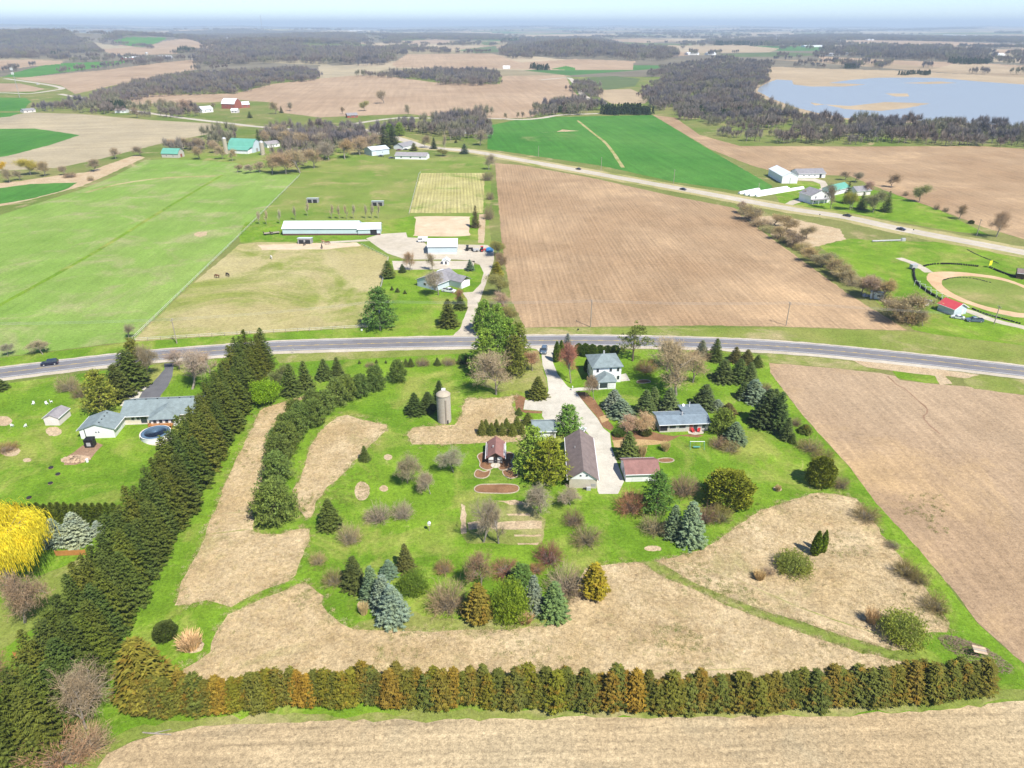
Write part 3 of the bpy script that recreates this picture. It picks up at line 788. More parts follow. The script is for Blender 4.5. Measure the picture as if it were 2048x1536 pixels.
for px_ in ([(425, 1030), (460, 1026), (505, 1022)], [(415, 1068), (455, 1064), (500, 1058)], [(365, 1368), (600, 1358), (900, 1350), (1200, 1345), (1500, 1338)], [(1330, 1120), (1450, 1150), (1600, 1215), (1760, 1270)]):
    tag(link('wheel_track', ribbon('wheel_track', px_, 'dry_pasture', 4.5, -0.11, 0.11, jit=0.25)), kind='structure')

def border(px, parent_name='garden_bed', mat='mulch', layer=5):
    """A garden bed edged with pale stone: bed > stone_edging."""
    pts = catmull([P(*p) for p in px], True, 6)
    o = sheet(parent_name, px, mat, layer, smooth=True, jit=0)
    o2 = link('stone_edging', ribbon('stone_edging', pts + [pts[0]], 'edging', layer - 1, -0.11, 0.11, raise_=0.14), o)
    return o
border([(955, 912), (968, 905), (985, 910), (992, 925), (985, 937), (972, 940), (960, 934), (960, 925)])
border([(996, 925), (1003, 908), (1018, 905), (1028, 911), (1022, 925), (1026, 931), (1018, 938), (1000, 940)])
border([(955, 940), (968, 944), (980, 941), (977, 952), (966, 957), (952, 955), (949, 948)])
border([(1006, 942), (1018, 940), (1028, 935), (1034, 945), (1034, 954), (1020, 957), (1008, 951)])
border([(949, 977), (960, 970), (985, 969), (1020, 969), (1036, 973), (1036, 982), (1020, 987), (985, 987), (955, 985)])
border([(1315, 920), (1325, 917), (1340, 917), (1348, 921), (1340, 925), (1322, 925)])
border([(1275, 762), (1285, 760), (1298, 761), (1300, 765), (1285, 767), (1275, 766)])

# ================================================================ trees and shrubs
M['needle'] = leaf_mat('needles', 0.38, 0.12, 0.55, (1.25, 1.12, 0.75, 1))
M['needle_mixed'] = leaf_mat('cedar_needles', 0.38, 0.12, 0.55, (1.2, 1.1, 0.8, 1), blend=(0.21, 0.118, 0.018, 1))
M['twig'] = leaf_mat('twigs', 0.3, 0.0, 0.5, (1.12, 1.0, 0.85, 1))
M['leaf'] = leaf_mat('leaves', 0.35, 0.3, 0.5, (1.25, 1.1, 0.6, 1))
M['bark'] = paint('bark', (0.16, 0.125, 0.09, 1), 0.9, 0.35, 2.0, 0.05)
M['bark_grey'] = paint('bark_grey', (0.30, 0.265, 0.22, 1), 0.9, 0.3, 2.0, 0.05)

def diamonds(C, U, W):
    """Leaf sprays: centre, half length, half width vectors (N x 3)."""
    n = len(C)
    v = np.stack([C - U, C - U * 0.1 + W, C + U, C - U * 0.1 - W], 1).reshape(-1, 3)
    return v, np.arange(n * 4).reshape(n, 4)

def ribbons(A, B, w0, w1, rg):
    """Twigs from A to B as slim tapering blades."""
    D = B - A
    r = rg.normal(size=A.shape)
    S = np.cross(D, r)
    S /= np.linalg.norm(S, axis=1, keepdims=True) + 1e-9
    w0 = np.asarray(w0).reshape(-1, 1)
    w1 = np.asarray(w1).reshape(-1, 1)
    v = np.stack([A - S * w0, A + S * w0, B + S * w1, B - S * w1], 1).reshape(-1, 3)
    return v, np.arange(len(A) * 4).reshape(-1, 4)

def join(parts):
    vs, qs, n = [], [], 0
    for v, q in parts:
        vs.append(v)
        qs.append(q + n)
        n += len(v)
    return np.concatenate(vs), np.concatenate(qs)

def tubes(segs, n=5):
    vs, qs, k = [], [], 0
    for p0, p1, r0, r1 in segs:
        d = p1 - p0
        d = d / (np.linalg.norm(d) + 1e-9)
        a = np.cross(d, [0.31, 0.2, 0.93] if abs(d[2]) < 0.9 else [1, 0, 0])
        a /= np.linalg.norm(a) + 1e-9
        b = np.cross(d, a)
        t = np.arange(n) * 2 * np.pi / n
        ring = np.cos(t)[:, None] * a + np.sin(t)[:, None] * b
        vs.append(np.concatenate([p0 + ring * r0, p1 + ring * r1]))
        i = np.arange(n)
        qs.append(np.stack([i, (i + 1) % n, n + (i + 1) % n, n + i], 1) + k)
        k += 2 * n
    return np.concatenate(vs), np.concatenate(qs)

def cone_trunk(h, r):
    pts = [np.array([0, 0, -0.15]), np.array([0.02, 0.03, h * 0.5]), np.array([0, 0, h])]
    return tubes([(pts[0], pts[1], r, r * 0.6), (pts[1], pts[2], r * 0.6, r * 0.12)], 6)

def unit(v):
    return v / (np.linalg.norm(v, axis=-1, keepdims=True) + 1e-9)

def spruce_proto(seed, H=12.0, Rr=3.0, droop=0.32, levels=30, dens=1.0, base=0.25, pw=0.85, mat='needle'):
    rg = np.random.default_rng(seed)
    C, U, W = [], [], []
    z = base
    while z < H - 0.25:
        t = z / H
        L0 = Rr * (1 - t) ** pw + 0.16
        nb = int((7 + 8 * (1 - t)) * dens)
        a0 = rg.uniform(0, 6.28)
        for k in range(nb):
            az = a0 + 6.283 * k / nb + rg.normal(0, 0.16)
            L = L0 * rg.uniform(0.72, 1.14)
            rad = np.array([math.cos(az), math.sin(az), 0])
            tan = np.array([-rad[1], rad[0], 0])
            n = max(2, int(L / 0.36))
            zz = z + rg.normal(0, 0.14)
            for s in np.linspace(0.3, 1.0, n):
                p = rad * (L * s) + np.array([0, 0, zz - droop * L * s + 0.22 * L * s * s])
                w = 0.30 * (1.15 - s * 0.75) * (0.6 + 0.5 * (1 - t))
                for sd in (-1, 1):
                    d = rad * rg.uniform(0.35, 0.8) + tan * sd * rg.uniform(0.4, 0.9) + np.array([0, 0, rg.uniform(-0.45, 0.12)])
                    d = d / np.linalg.norm(d)
                    ln = rg.uniform(0.26, 0.44)
                    side = np.cross(d, np.array([0, 0, 1]) + rg.normal(0, 0.35, 3))
                    side /= np.linalg.norm(side) + 1e-9
                    C.append(p + tan * sd * w)
                    U.append(d * ln)
                    W.append(side * rg.uniform(0.10, 0.17))
            C.append(rad * (L + 0.12) + np.array([0, 0, zz - droop * L + 0.24 * L]))
            U.append((rad + np.array([0, 0, 0.15])) * 0.3)
            W.append(tan * 0.12)
        z += (H / levels) * rg.uniform(0.8, 1.2)
    for k in range(8):
        C.append(np.array([0, 0, H - 0.1 - 0.08 * k]))
        U.append(np.array([0.25 * math.cos(k * 2.4), 0.25 * math.sin(k * 2.4), 0.22]))
        W.append(np.array([0.08 * math.sin(k * 2.4), -0.08 * math.cos(k * 2.4), 0.02]))
    v, q = diamonds(np.array(C), np.array(U), np.array(W))
    return (v, q), cone_trunk(H * 0.96, H * 0.016), H, Rr, mat, 'bark'

def puffs(rg, centres, radii, per, ln, wd, up=0.35):
    n = len(centres)
    d = unit(rg.normal(size=(n, per, 3)) + np.array([0, 0, up]))
    rr = radii[:, None, None] * rg.uniform(0.55, 1.0, (n, per, 1))
    C = (centres[:, None, :] + d * rr * np.array([1, 1, 0.7])).reshape(-1, 3)
    d2 = unit(d.reshape(-1, 3) + rg.normal(0, 0.55, (n * per, 3)) + np.array([0, 0, 0.25]))
    U = d2 * rg.uniform(ln * 0.7, ln * 1.25, (n * per, 1))
    S = unit(np.cross(d2, rg.normal(size=(n * per, 3))))
    W = S * rg.uniform(wd * 0.7, wd * 1.3, (n * per, 1))
    return diamonds(C, U, W)

def pine_proto(seed, H=12.0, Rr=3.5, low=0.10, per=11, shape=0.7, gaps=0.12, puff=1.0):
    rg = np.random.default_rng(seed)
    cs, rs, limbs = [], [], []
    z = H * low
    while z < H * 0.97:
        t = z / H
        prof = min(1.0, (t - low * 0.3) / 0.22 + 0.35) * (1 - t) ** shape + 0.06
        nb = rg.integers(6, 9)
        a0 = rg.uniform(0, 6.28)
        for k in range(nb):
            if rg.uniform() < gaps:
                continue
            az = a0 + 6.283 * k / nb + rg.normal(0, 0.2)
            L = Rr * prof * rg.uniform(0.7, 1.15)
            rad = np.array([math.cos(az), math.sin(az), 0])
            e = rad * L + np.array([0, 0, z + 0.16 * L])
            limbs.append((np.array([0, 0, z - 0.1]), e, 0.05, 0.02))
            for s in (((0.45, 0.68, 0.85, 1.0) if puff > 1 else (0.5, 0.78, 1.0)) if L > 1.2 else (0.6, 1.0)):
                cs.append(np.array([0, 0, z]) * (1 - s) + e * s + rg.normal(0, 0.22, 3))
                rs.append(puff * rg.uniform(0.5, 0.78) * (0.65 + 0.35 * (1 - t)))
        z += rg.uniform(0.5, 0.75)
    cs.append(np.array([0, 0, H * 0.97])); rs.append(0.5)
    crown = puffs(rg, np.array(cs), np.array(rs), per, 0.34, 0.085)
    tr = join([cone_trunk(H * 0.97, H * 0.02), tubes(limbs, 3)])
    return crown, tr, H, Rr, 'needle', 'bark'

def scots_proto(seed, H=12.0, Rr=5.2):
    rg = np.random.default_rng(seed)
    cs, rs, limbs = [], [], []
    for k in range(15):
        az, z = rg.uniform(0, 6.28), rg.uniform(3.0, 10.5)
        L = rg.uniform(1.5, 5.0) * (1.15 - 0.06 * z)
        e = np.array([math.cos(az) * L, math.sin(az) * L, z + rg.uniform(0.2, 1.2)])
        limbs.append((np.array([0, 0, z - 0.8]), e, 0.13, 0.04))
        for j in range(9):
            cs.append(e + rg.normal(0, 1, 3) * np.array([0.9, 0.9, 0.42]))
            rs.append(rg.uniform(0.5, 0.85))
    for j in range(10):
        cs.append(np.array([0, 0, H - 0.8]) + rg.normal(0, 0.7, 3)); rs.append(0.7)
    crown = puffs(rg, np.array(cs), np.array(rs), 16, 0.36, 0.09)
    return crown, join([cone_trunk(H * 0.9, 0.28), tubes(limbs, 4)]), H, Rr, 'needle', 'bark'

def dense_proto(seed, H=6.0, Rr=1.6, n=4200, kind='cone', ragged=0.16):
    """Dense evergreen clothed to the ground (arborvitae, cedar, round juniper)."""
    rg = np.random.default_rng(seed)
    t = rg.uniform(0, 1, n) ** 0.85
    az = rg.uniform(0, 6.283, n)
    if kind == 'cone':
        prof = np.minimum(1, (t + 0.04) / 0.14) ** 0.5 * (1 - t) ** 0.62
    elif kind == 'round':
        prof = np.sqrt(np.clip(1 - (2 * np.clip(t, 0.04, 1) ** 0.85 - 0.86) ** 2 / 1.3, 0, 1))
        prof = prof * np.clip((1 - t) * 5, 0, 1) ** 0.4
    else:
        prof = np.minimum(1, (t + 0.05) / 0.2) ** 0.5 * (1 - t ** 3.2)
    lump = 1 + ragged * (np.sin(az * 5 + t * 9 + seed) * 0.5 + np.sin(az * 9 - t * 21) * 0.3 + np.sin(t * 33 + az * 2) * 0.35)
    r = Rr * prof * lump * rg.uniform(0.7, 1.05, n) + 0.03
    rad = np.stack([np.cos(az), np.sin(az), np.zeros(n)], 1)
    tan = np.stack([-np.sin(az), np.cos(az), np.zeros(n)], 1)
    C = rad * r[:, None]
    C[:, 2] = t * H * 0.97 + 0.05 + rg.normal(0, 0.07, n)
    d = unit(rad * rg.uniform(0.2, 1.0, (n, 1)) + np.array([0, 0, 1]) * rg.uniform(0.0, 1.0, (n, 1)) + tan * rg.normal(0, 0.5, (n, 1)))
    U = d * rg.uniform(0.16, 0.32, (n, 1))
    S = unit(np.cross(d, rad + rg.normal(0, 0.5, (n, 3))))
    W = S * rg.uniform(0.07, 0.14, (n, 1))
    return diamonds(C, U, W), cone_trunk(H * 0.9, 0.09), H, Rr, 'needle', 'bark'

def bare_proto(seed, H=12.0, Rr=4.5, twigs=6, tw=0.015, fork=0.3, spread=0.75, leaves=0, levels=4):
    """Leafless tree: trunk and limbs (trunk), fine branching (crown)."""
    rg = np.random.default_rng(seed)
    wood, A, B, w0, w1, tips = [], [], [], [], [], []
    def grow(p, d, L, r, lv):
        n = 3 if lv < 3 else 2
        q = p
        for i in range(n):
            d = unit(d + rg.normal(0, 0.13 + 0.05 * lv, 3) + np.array([0, 0, 0.05]))
            e = q + d * L / n
            if lv <= 2:
                wood.append((q, e, r * (1 - 0.22 * i), r * (1 - 0.22 * (i + 1))))
            else:
                A.append(q); B.append(e)
                w0.append(tw * (2.0 if lv == 3 else 1.0)); w1.append(tw * (1.2 if lv == 3 else 0.45))
            q = e
            if lv < levels:
                kids = {0: 3, 1: 3, 2: 4, 3: twigs}[lv]
                if lv == 0 and i == 0:
                    kids = 1 if fork < 0.35 else 0
                for k in range(kids):
                    if lv == 0 and i == n - 1 and k == 0:
                        nd = unit(d + rg.normal(0, 0.15, 3))
                    else:
                        s = unit(np.cross(d, rg.normal(size=3)))
                        nd = unit(d * rg.uniform(0.45, 0.9) + s * spread * rg.uniform(0.7, 1.2) + np.array([0, 0, 0.16]))
                    grow(q, nd, L * rg.uniform(0.52, 0.74) * (1.0 if lv else 0.95), r * 0.52, lv + 1)
            elif rg.uniform() < 0.8:
                tips.append(e)
        if lv == 3:
            tips.append(q)
    grow(np.array([0, 0, -0.1]), np.array([0, 0, 1.0]), H * (0.40 if fork >= 0.35 else 0.46), H * 0.021, 0)
    A, B = np.array(A), np.array(B)
    allp = np.concatenate([A, B])
    sc_z = H / allp[:, 2].max()
    rr = np.percentile(np.hypot(allp[:, 0], allp[:, 1]), 97)
    s = np.array([Rr / rr, Rr / rr, sc_z])
    cr = ribbons(A * s, B * s, w0, w1, rg)
    tr = tubes([(a * s, b * s, r0, r1) for a, b, r0, r1 in wood], 5)
    if leaves:
        tp = np.array(tips) * s
        tp = tp[rg.integers(0, len(tp), leaves)] + rg.normal(0, 0.22, (leaves, 3))
        d = unit(rg.normal(size=(leaves, 3)) + np.array([0, 0, 0.3]))
        S = unit(np.cross(d, rg.normal(size=(leaves, 3))))
        cr = join([cr, diamonds(tp, d * rg.uniform(0.1, 0.2, (leaves, 1)), S * rg.uniform(0.06, 0.11, (leaves, 1)))])
    return cr, tr, H, Rr, ('leaf' if leaves else 'twig'), 'bark_grey'

def shrub_proto(seed, H=2.5, Rr=2.0, stems=230, tw=0.010, leaves=0, up=0.7):
    """Many-stemmed shrub: a haze of bare stems, leafed out or not."""
    rg = np.random.default_rng(seed)
    d = unit(rg.normal(size=(stems, 3)) * np.array([1, 1, 0.55]) + np.array([0, 0, up]))
    d[:, 2] = np.abs(d[:, 2])
    L = rg.uniform(0.75, 1.05, (stems, 1))
    p0 = d * np.array([0.12, 0.12, 0]) + rg.normal(0, 0.05, (stems, 3)) * np.array([1, 1, 0])
    p1 = p0 + d * L * 0.45 + rg.normal(0, 0.04, (stems, 3))
    p2 = p1 + unit(d + np.array([0, 0, 0.25]) + rg.normal(0, 0.2, (stems, 3))) * L * 0.5
    A = [p0, p1]; B = [p1, p2]; w0 = [np.full(stems, tw * 1.7), np.full(stems, tw * 1.2)]; w1 = [np.full(stems, tw * 1.2), np.full(stems, tw * 0.5)]
    for k in range(7):
        t = rg.uniform(0.1, 1, (stems, 1))
        a = p1 * (1 - t) + p2 * t if k > 1 else p0 * (1 - t) + p1 * t
        b = a + unit(d + rg.normal(0, 0.75, (stems, 3))) * rg.uniform(0.14, 0.34, (stems, 1))
        A.append(a); B.append(b); w0.append(np.full(stems, tw)); w1.append(np.full(stems, tw * 0.4))
    A, B = np.concatenate(A), np.concatenate(B)
    allp = np.concatenate([A, B])
    s = np.array([Rr / np.percentile(np.hypot(allp[:, 0], allp[:, 1]), 98)] * 2 + [H / allp[:, 2].max()])
    A, B = A * s, B * s
    A[:, 2] = np.maximum(A[:, 2], -0.05); B[:, 2] = np.maximum(B[:, 2], 0.02)
    wood_n = stems
    base = ribbons(A[:wood_n], B[:wood_n], np.concatenate(w0)[:wood_n] * 1.3, np.concatenate(w1)[:wood_n], rg)
    cr = ribbons(A[wood_n:], B[wood_n:], np.concatenate(w0)[wood_n:], np.concatenate(w1)[wood_n:], rg)
    if leaves:
        i = rg.integers(0, len(B) - wood_n, leaves) + wood_n
        c = B[i] + rg.normal(0, 0.08, (leaves, 3))
        dd_ = unit(rg.normal(size=(leaves, 3)) + np.array([0, 0, 0.4]))
        S = unit(np.cross(dd_, rg.normal(size=(leaves, 3))))
        cr = join([cr, diamonds(c, dd_ * rg.uniform(0.08, 0.17, (leaves, 1)), S * rg.uniform(0.05, 0.09, (leaves, 1)))])
    return cr, base, H, Rr, ('leaf' if leaves else 'twig'), 'bark_grey'

def willow_proto(seed, H=12.0, Rr=7.0):
    rg = np.random.default_rng(seed)
    limbs, A, B = [], [], []
    C, U, W = [], [], []
    for k in range(46):
        az = rg.uniform(0, 6.283)
        r = Rr * math.sqrt(rg.uniform(0.03, 1)) * 0.93
        top = H * (0.62 + 0.36 * math.sqrt(max(0, 1 - (r / Rr) ** 2))) * rg.uniform(0.86, 1.04)
        e = np.array([math.cos(az) * r, math.sin(az) * r, top])
        mid = np.array([e[0] * 0.45, e[1] * 0.45, top * 0.8])
        limbs += [(np.array([0, 0, H * 0.2]), mid, 0.16, 0.09), (mid, e, 0.09, 0.03)]
        for j in range(75):
            s = e + rg.normal(0, 0.75, 3) * np.array([1, 1, 0.45])
            n = rg.integers(5, 11)
            out = np.array([math.cos(az), math.sin(az), 0]) * rg.uniform(0.0, 0.15) + rg.normal(0, 0.05, 3)
            p = s
            for i in range(n):
                d = unit(out * (1 - i / n) * 4 + np.array([0, 0, -0.25 - 0.5 * i]))
                C.append(p + d * 0.26); U.append(d * 0.36); W.append(unit(np.cross(d, rg.normal(size=3))) * rg.uniform(0.022, 0.045))
                p = p + d * 0.5
                if p[2] < 0.5:
                    break
    limbs.append((np.array([0, 0, -0.1]), np.array([0, 0, H * 0.3]), 0.5, 0.35))
    return diamonds(np.array(C), np.array(U), np.array(W)), tubes(limbs, 5), H, Rr, 'leaf', 'bark_grey'

def tuft_proto(seed, H=2.0, Rr=1.3, n=420, lean=0.6):
    """Dry ornamental grass clump."""
    rg = np.random.default_rng(seed)
    az = rg.uniform(0, 6.283, n)
    r = np.sqrt(rg.uniform(0, 1, n)) * Rr
    p0 = np.stack([np.cos(az) * r * 0.55, np.sin(az) * r * 0.55, np.zeros(n)], 1)
    h = H * rg.uniform(0.55, 1.0, n)
    p1 = p0 * 1.35 + np.stack([np.zeros(n), np.zeros(n), h * 0.6], 1)
    p2 = p0 * 1.8 + rg.normal(0, 0.12, (n, 3)) + np.stack([np.zeros(n), np.zeros(n), h], 1)
    cr = join([ribbons(p1, p2, np.full(n, 0.03), np.full(n, 0.012), rg)])
    base = ribbons(p0, p1, np.full(n, 0.03), np.full(n, 0.03), rg)
    return cr, base, H, Rr, 'twig', 'twig'

PROTO = {}
def proto(key, fn, *a, **k):
    (cv, cq), (tv, tq), H, Rr, cm, tm = fn(*a, **k)
    PROTO.setdefault(key, []).append((np_mesh(key + '_crown', cv, cq, M[cm]), np_mesh(key + '_trunk', tv, tq, M[tm]), H, Rr))
for s in range(3):
    proto('spruce', spruce_proto, 11 + s)
for s in range(2):
    proto('blue', spruce_proto, 31 + s, droop=0.2, levels=26, dens=1.05, pw=0.8)
    proto('wind', spruce_proto, 41 + s, H=14.0, Rr=3.6, droop=0.30, levels=32, dens=1.0, base=0.9, pw=0.7)
    proto('pine', pine_proto, 51 + s)
    proto('mugo', pine_proto, 61 + s, H=8.0, Rr=4.2, low=0.04, per=17, shape=0.5, gaps=0.0, puff=1.3)
    proto('cedar', spruce_proto, 71 + s, H=7.0, Rr=2.0, droop=-0.25, levels=20, dens=1.1, base=0.1, pw=0.78, mat='needle_mixed')
    proto('bare', bare_proto, 81 + s, twigs=4)
    proto('slim', bare_proto, 91 + s, H=14.0, Rr=4.2, twigs=3, spread=0.62, tw=0.012)
    proto('orchard', bare_proto, 101 + s, H=6.0, Rr=3.0, twigs=5, fork=0.5, spread=0.95, tw=0.011)
    proto('shrub', shrub_proto, 111 + s)
    proto('green_shrub', shrub_proto, 121 + s, H=5.0, Rr=4.0, stems=330, tw=0.013, leaves=9000)
proto('wind', spruce_proto, 44, H=14.0, Rr=3.6, droop=0.34, levels=30, dens=1.0, base=0.7, pw=0.62)
proto('cedar', spruce_proto, 75, H=7.0, Rr=2.0, droop=-0.15, levels=20, dens=1.1, base=0.1, pw=0.68, mat='needle_mixed')
proto('scots', scots_proto, 131)
proto('scots', scots_proto, 132)
proto('column', dense_proto, 141, H=5.0, Rr=0.85, n=2200, kind='col')
proto('column', dense_proto, 142, H=5.0, Rr=0.85, n=2200, kind='col')
proto('arbor', dense_proto, 143, H=6.0, Rr=3.0, n=6500, kind='round')
proto('arbor', dense_proto, 144, H=6.0, Rr=3.0, n=6500, kind='round', ragged=0.22)
proto('leafy', bare_proto, 151, H=7.0, Rr=3.2, twigs=4, fork=0.5, spread=0.9, tw=0.02, leaves=6000)
proto('haze_tree', bare_proto, 152, H=8.0, Rr=3.4, twigs=4, tw=0.014, leaves=1500)
proto('willow', willow_proto, 161)
proto('tuft', tuft_proto, 171)

KIND = {  # kind: (object name, category, crown part, stem part, colour)
 'spruce': ('spruce_tree', 'spruce', 'crown', 'trunk', (0.075, 0.105, 0.026, 1)),
 'blue': ('blue_spruce_tree', 'spruce', 'crown', 'trunk', (0.145, 0.19, 0.145, 1)),
 'wind': ('windbreak_spruce', 'spruce', 'crown', 'trunk', (0.078, 0.102, 0.020, 1)),
 'pine': ('white_pine_tree', 'pine', 'crown', 'trunk', (0.14, 0.225, 0.035, 1)),
 'mugo': ('bushy_pine_tree', 'pine', 'crown', 'trunk', (0.105, 0.15, 0.036, 1)),
 'cedar': ('cedar_tree', 'cedar', 'crown', 'trunk', (0.13, 0.14, 0.02, 1)),
 'bare': ('bare_tree', 'bare tree', 'crown', 'trunk', (0.30, 0.265, 0.215, 1)),
 'slim': ('slender_bare_tree', 'bare tree', 'crown', 'trunk', (0.30, 0.265, 0.22, 1)),
 'orchard': ('fruit_tree', 'fruit tree', 'crown', 'trunk', (0.29, 0.275, 0.225, 1)),
 'shrub': ('bare_shrub', 'shrub', 'twigs', 'stems', (0.24, 0.20, 0.14, 1)),
 'green_shrub': ('leafing_shrub', 'shrub', 'leaves', 'stems', (0.24, 0.29, 0.07, 1)),
 'scots': ('scots_pine_tree', 'pine', 'crown', 'trunk', (0.12, 0.155, 0.035, 1)),
 'column': ('columnar_arborvitae', 'arborvitae', 'crown', 'trunk', (0.10, 0.15, 0.016, 1)),
 'arbor': ('round_arborvitae', 'arborvitae', 'crown', 'trunk', (0.115, 0.145, 0.016, 1)),
 'leafy': ('leafy_tree', 'tree', 'crown', 'trunk', (0.165, 0.29, 0.03, 1)),
 'haze_tree': ('budding_tree', 'tree', 'crown', 'trunk', (0.24, 0.26, 0.10, 1)),
 'willow': ('willow_tree', 'willow', 'crown', 'trunk', (0.80, 0.69, 0.05, 1)),
 'tuft': ('grass_tuft', 'grass clump', 'blades', 'base', (0.55, 0.41, 0.21, 1)),
}
LOWBASE = {'spruce', 'blue', 'mugo', 'cedar', 'shrub', 'green_shrub', 'column', 'arbor', 'wind', 'tuft'}
AUTO = []           # things whose labels name the nearest landmark
NTREE = [0]

def plant(kind, base, h, rad, look=None, label=None, group=None, col=None, var=0.12, name=None, cat=None):
    NTREE[0] += 1
    i = NTREE[0]
    nm, ct, pc, ps, c0 = KIND[kind]
    cm, tm, H0, R0 = PROTO[kind][(i * 7 + i // 3) % len(PROTO[kind])]
    c = col or c0
    if kind in ('shrub', 'orchard', 'bare', 'slim'):
        c = (c[0] * 1.06, c[1] * 1.0, c[2] * 0.82, 1)
    g = 1 + R.uniform(-var, var)
    if kind in ('spruce', 'wind', 'blue', 'pine', 'mugo', 'cedar', 'scots', 'column', 'arbor'):
        g *= 1.28
    c = (c[0] * g * R.uniform(0.92, 1.08), c[1] * g, c[2] * g * R.uniform(0.9, 1.1), 1)
    t = thing(name or nm, label, cat or ct, base, R.uniform(0, 6.28), group)
    sxy = rad / R0 * R.uniform(0.95, 1.05)
    t.scale = (sxy, sxy, h / H0)
    for part, me, cc in ((pc, cm, c), (ps, tm, (c if kind == 'tuft' else (1, 1, 1, 1)))):
        o = link(part, me, t)
        o.color = cc
    if label is None:
        AUTO.append((t, look or ct, base))
    return t

def tree(kind, x, yb, yt, w, look=None, label=None, group=None, col=None, **k):
    """A tree measured in the photograph: foot (x, yb), top row yt, crown width w."""
    th = math.atan2(SP - (768 - yb) / F * CP, CP + (768 - yb) / F * SP)
    yf = yb - (0.62 * w / 2 * math.sin(th) if kind in LOWBASE else 0)
    yf = max(yf, yt + 2)
    w = w * (1.18 if kind in ('spruce', 'blue', 'pine', 'orchard', 'shrub', 'slim', 'mugo') else 1.06)
    b = P(x, yf)
    return plant(kind, b, height(x, yf, yt), pxm(x, yf, w / 2), look, label, group, col, **k)

def ordinal(n):
    ones = ['', 'first', 'second', 'third', 'fourth', 'fifth', 'sixth', 'seventh', 'eighth', 'ninth', 'tenth', 'eleventh', 'twelfth', 'thirteenth', 'fourteenth', 'fifteenth', 'sixteenth', 'seventeenth', 'eighteenth', 'nineteenth']
    if n < 20:
        return ones[n]
    tens = {2: 'twent', 3: 'thirt', 4: 'fort', 5: 'fift', 6: 'sixt', 7: 'sevent', 8: 'eight', 9: 'ninet'}[n // 10]
    return tens + 'ieth' if n % 10 == 0 else tens + 'y-' + ones[n % 10]

# ---- the long windbreak left of the home lot: two rows running from the highway to the near field
A0, A1 = P(530, 733), P(128, 1440)
run = (A1 - A0)
Ldir = run.normalized()
side = Vector((Ldir.y, -Ldir.x, 0))
if side.x > 0:
    side = -side
nrow = int(run.length / 3.2) + 3
for row, off in ((0, 0.0), (1, 4.7)):
    for k in range(nrow):
        b = A0 + Ldir * (k * 3.2 + row * 1.6) + side * (off + R.uniform(-0.6, 0.6))
        h = 13.5 + R.uniform(-1.6, 1.8) - (0.0 if k else -1.0)
        plant('wind', b, h, 3.35 + R.uniform(-0.5, 0.6), label='%s dark spruce from the highway in the windbreak row %s' % (ordinal(k + 1), ('nearer the straw prairie', 'nearer the neighbouring lawn')[row]), group='spruces of the long windbreak', col=R.choice([(0.064, 0.086, 0.016, 1), (0.080, 0.095, 0.016, 1), (0.054, 0.078, 0.016, 1), (0.072, 0.09, 0.015, 1)]))
# ---- the row of cedars along the near edge, some browned by winter
BROWN = [(0.10, 0.103, 0.018, 1), (0.118, 0.10, 0.018, 1), (0.145, 0.108, 0.018, 1), (0.08, 0.09, 0.018, 1), (0.088, 0.102, 0.022, 1), (0.115, 0.115, 0.014, 1), (0.175, 0.12, 0.018, 1)]
WORD = ['olive green', 'brownish', 'rusty brown', 'dark green', 'grey green', 'yellow green', 'rusty orange']
rp = random.Random(12)
n = 94
pick = [rp.choice([0, 1, 0, 5, 1, 3, 2, 0, 4, 5] if k < 38 else [0, 3, 5, 3, 1, 0, 4, 2, 3] if k < 64 else [3, 0, 3, 1, 3, 0, 4, 3, 1]) for k in range(n)]
for k in (9, 10, 18, 19, 31, 54, 55):
    pick[k] = 6
for k, c in enumerate(pick):
    x = 275 + (1958 - 275) * k / (n - 1)
    yb = 1418 + 8 * math.sin(k * 0.1 + 1.6) - 16 * max(0, (k - 62) / 31.0)
    b = P(x, yb - 14) + Vector((R.uniform(-0.4, 0.4), R.uniform(-0.8, 0.8), 0))
    h = 6.7 + R.uniform(-1.1, 1.2) + (1.0 if k in (43, 53, 54, 55, 72) else 0)
    plant('cedar', b, h, 2.0 + R.uniform(-0.3, 0.5), label='%s cedar, %s from the left in the row before the near field' % (WORD[c], ordinal(k + 1)), group='cedars along the near field', col=BROWN[c])
# ---- clipped arborvitae hedge behind the willow
for k in range(19):
    x = -8 + k * 13.6
    tree('column', x, 1056 - 0.2 * k, 1006 + R.uniform(-2, 3), 18, label='%s arborvitae from the left edge in the hedge behind the yellow willow' % ordinal(k + 1), group='arborvitae hedge behind the willow', col=(0.082, 0.115, 0.016, 1))
# ---- two lines of young spruces between the silo and the pale drive
for j, row in enumerate([[(964, 871, 840, 19), (983, 871, 845, 18), (1004, 871, 845, 18), (1024, 872, 847, 20), (1044, 870, 847, 16)], [(972, 860, 838, 16), (993, 860, 838, 14), (1013, 858, 836, 16), (1034, 858, 832, 18), (1056, 852, 825, 24)]]):
    for k, (x, yb, yt, w) in enumerate(row):
        tree('spruce', x, yb, yt, w, label='young spruce, %s from the left in the %s line behind the brown-roofed cabin' % (ordinal(k + 1), ('nearer', 'farther')[j]), group='young spruces behind the cabin', col=(0.10, 0.115, 0.022, 1))
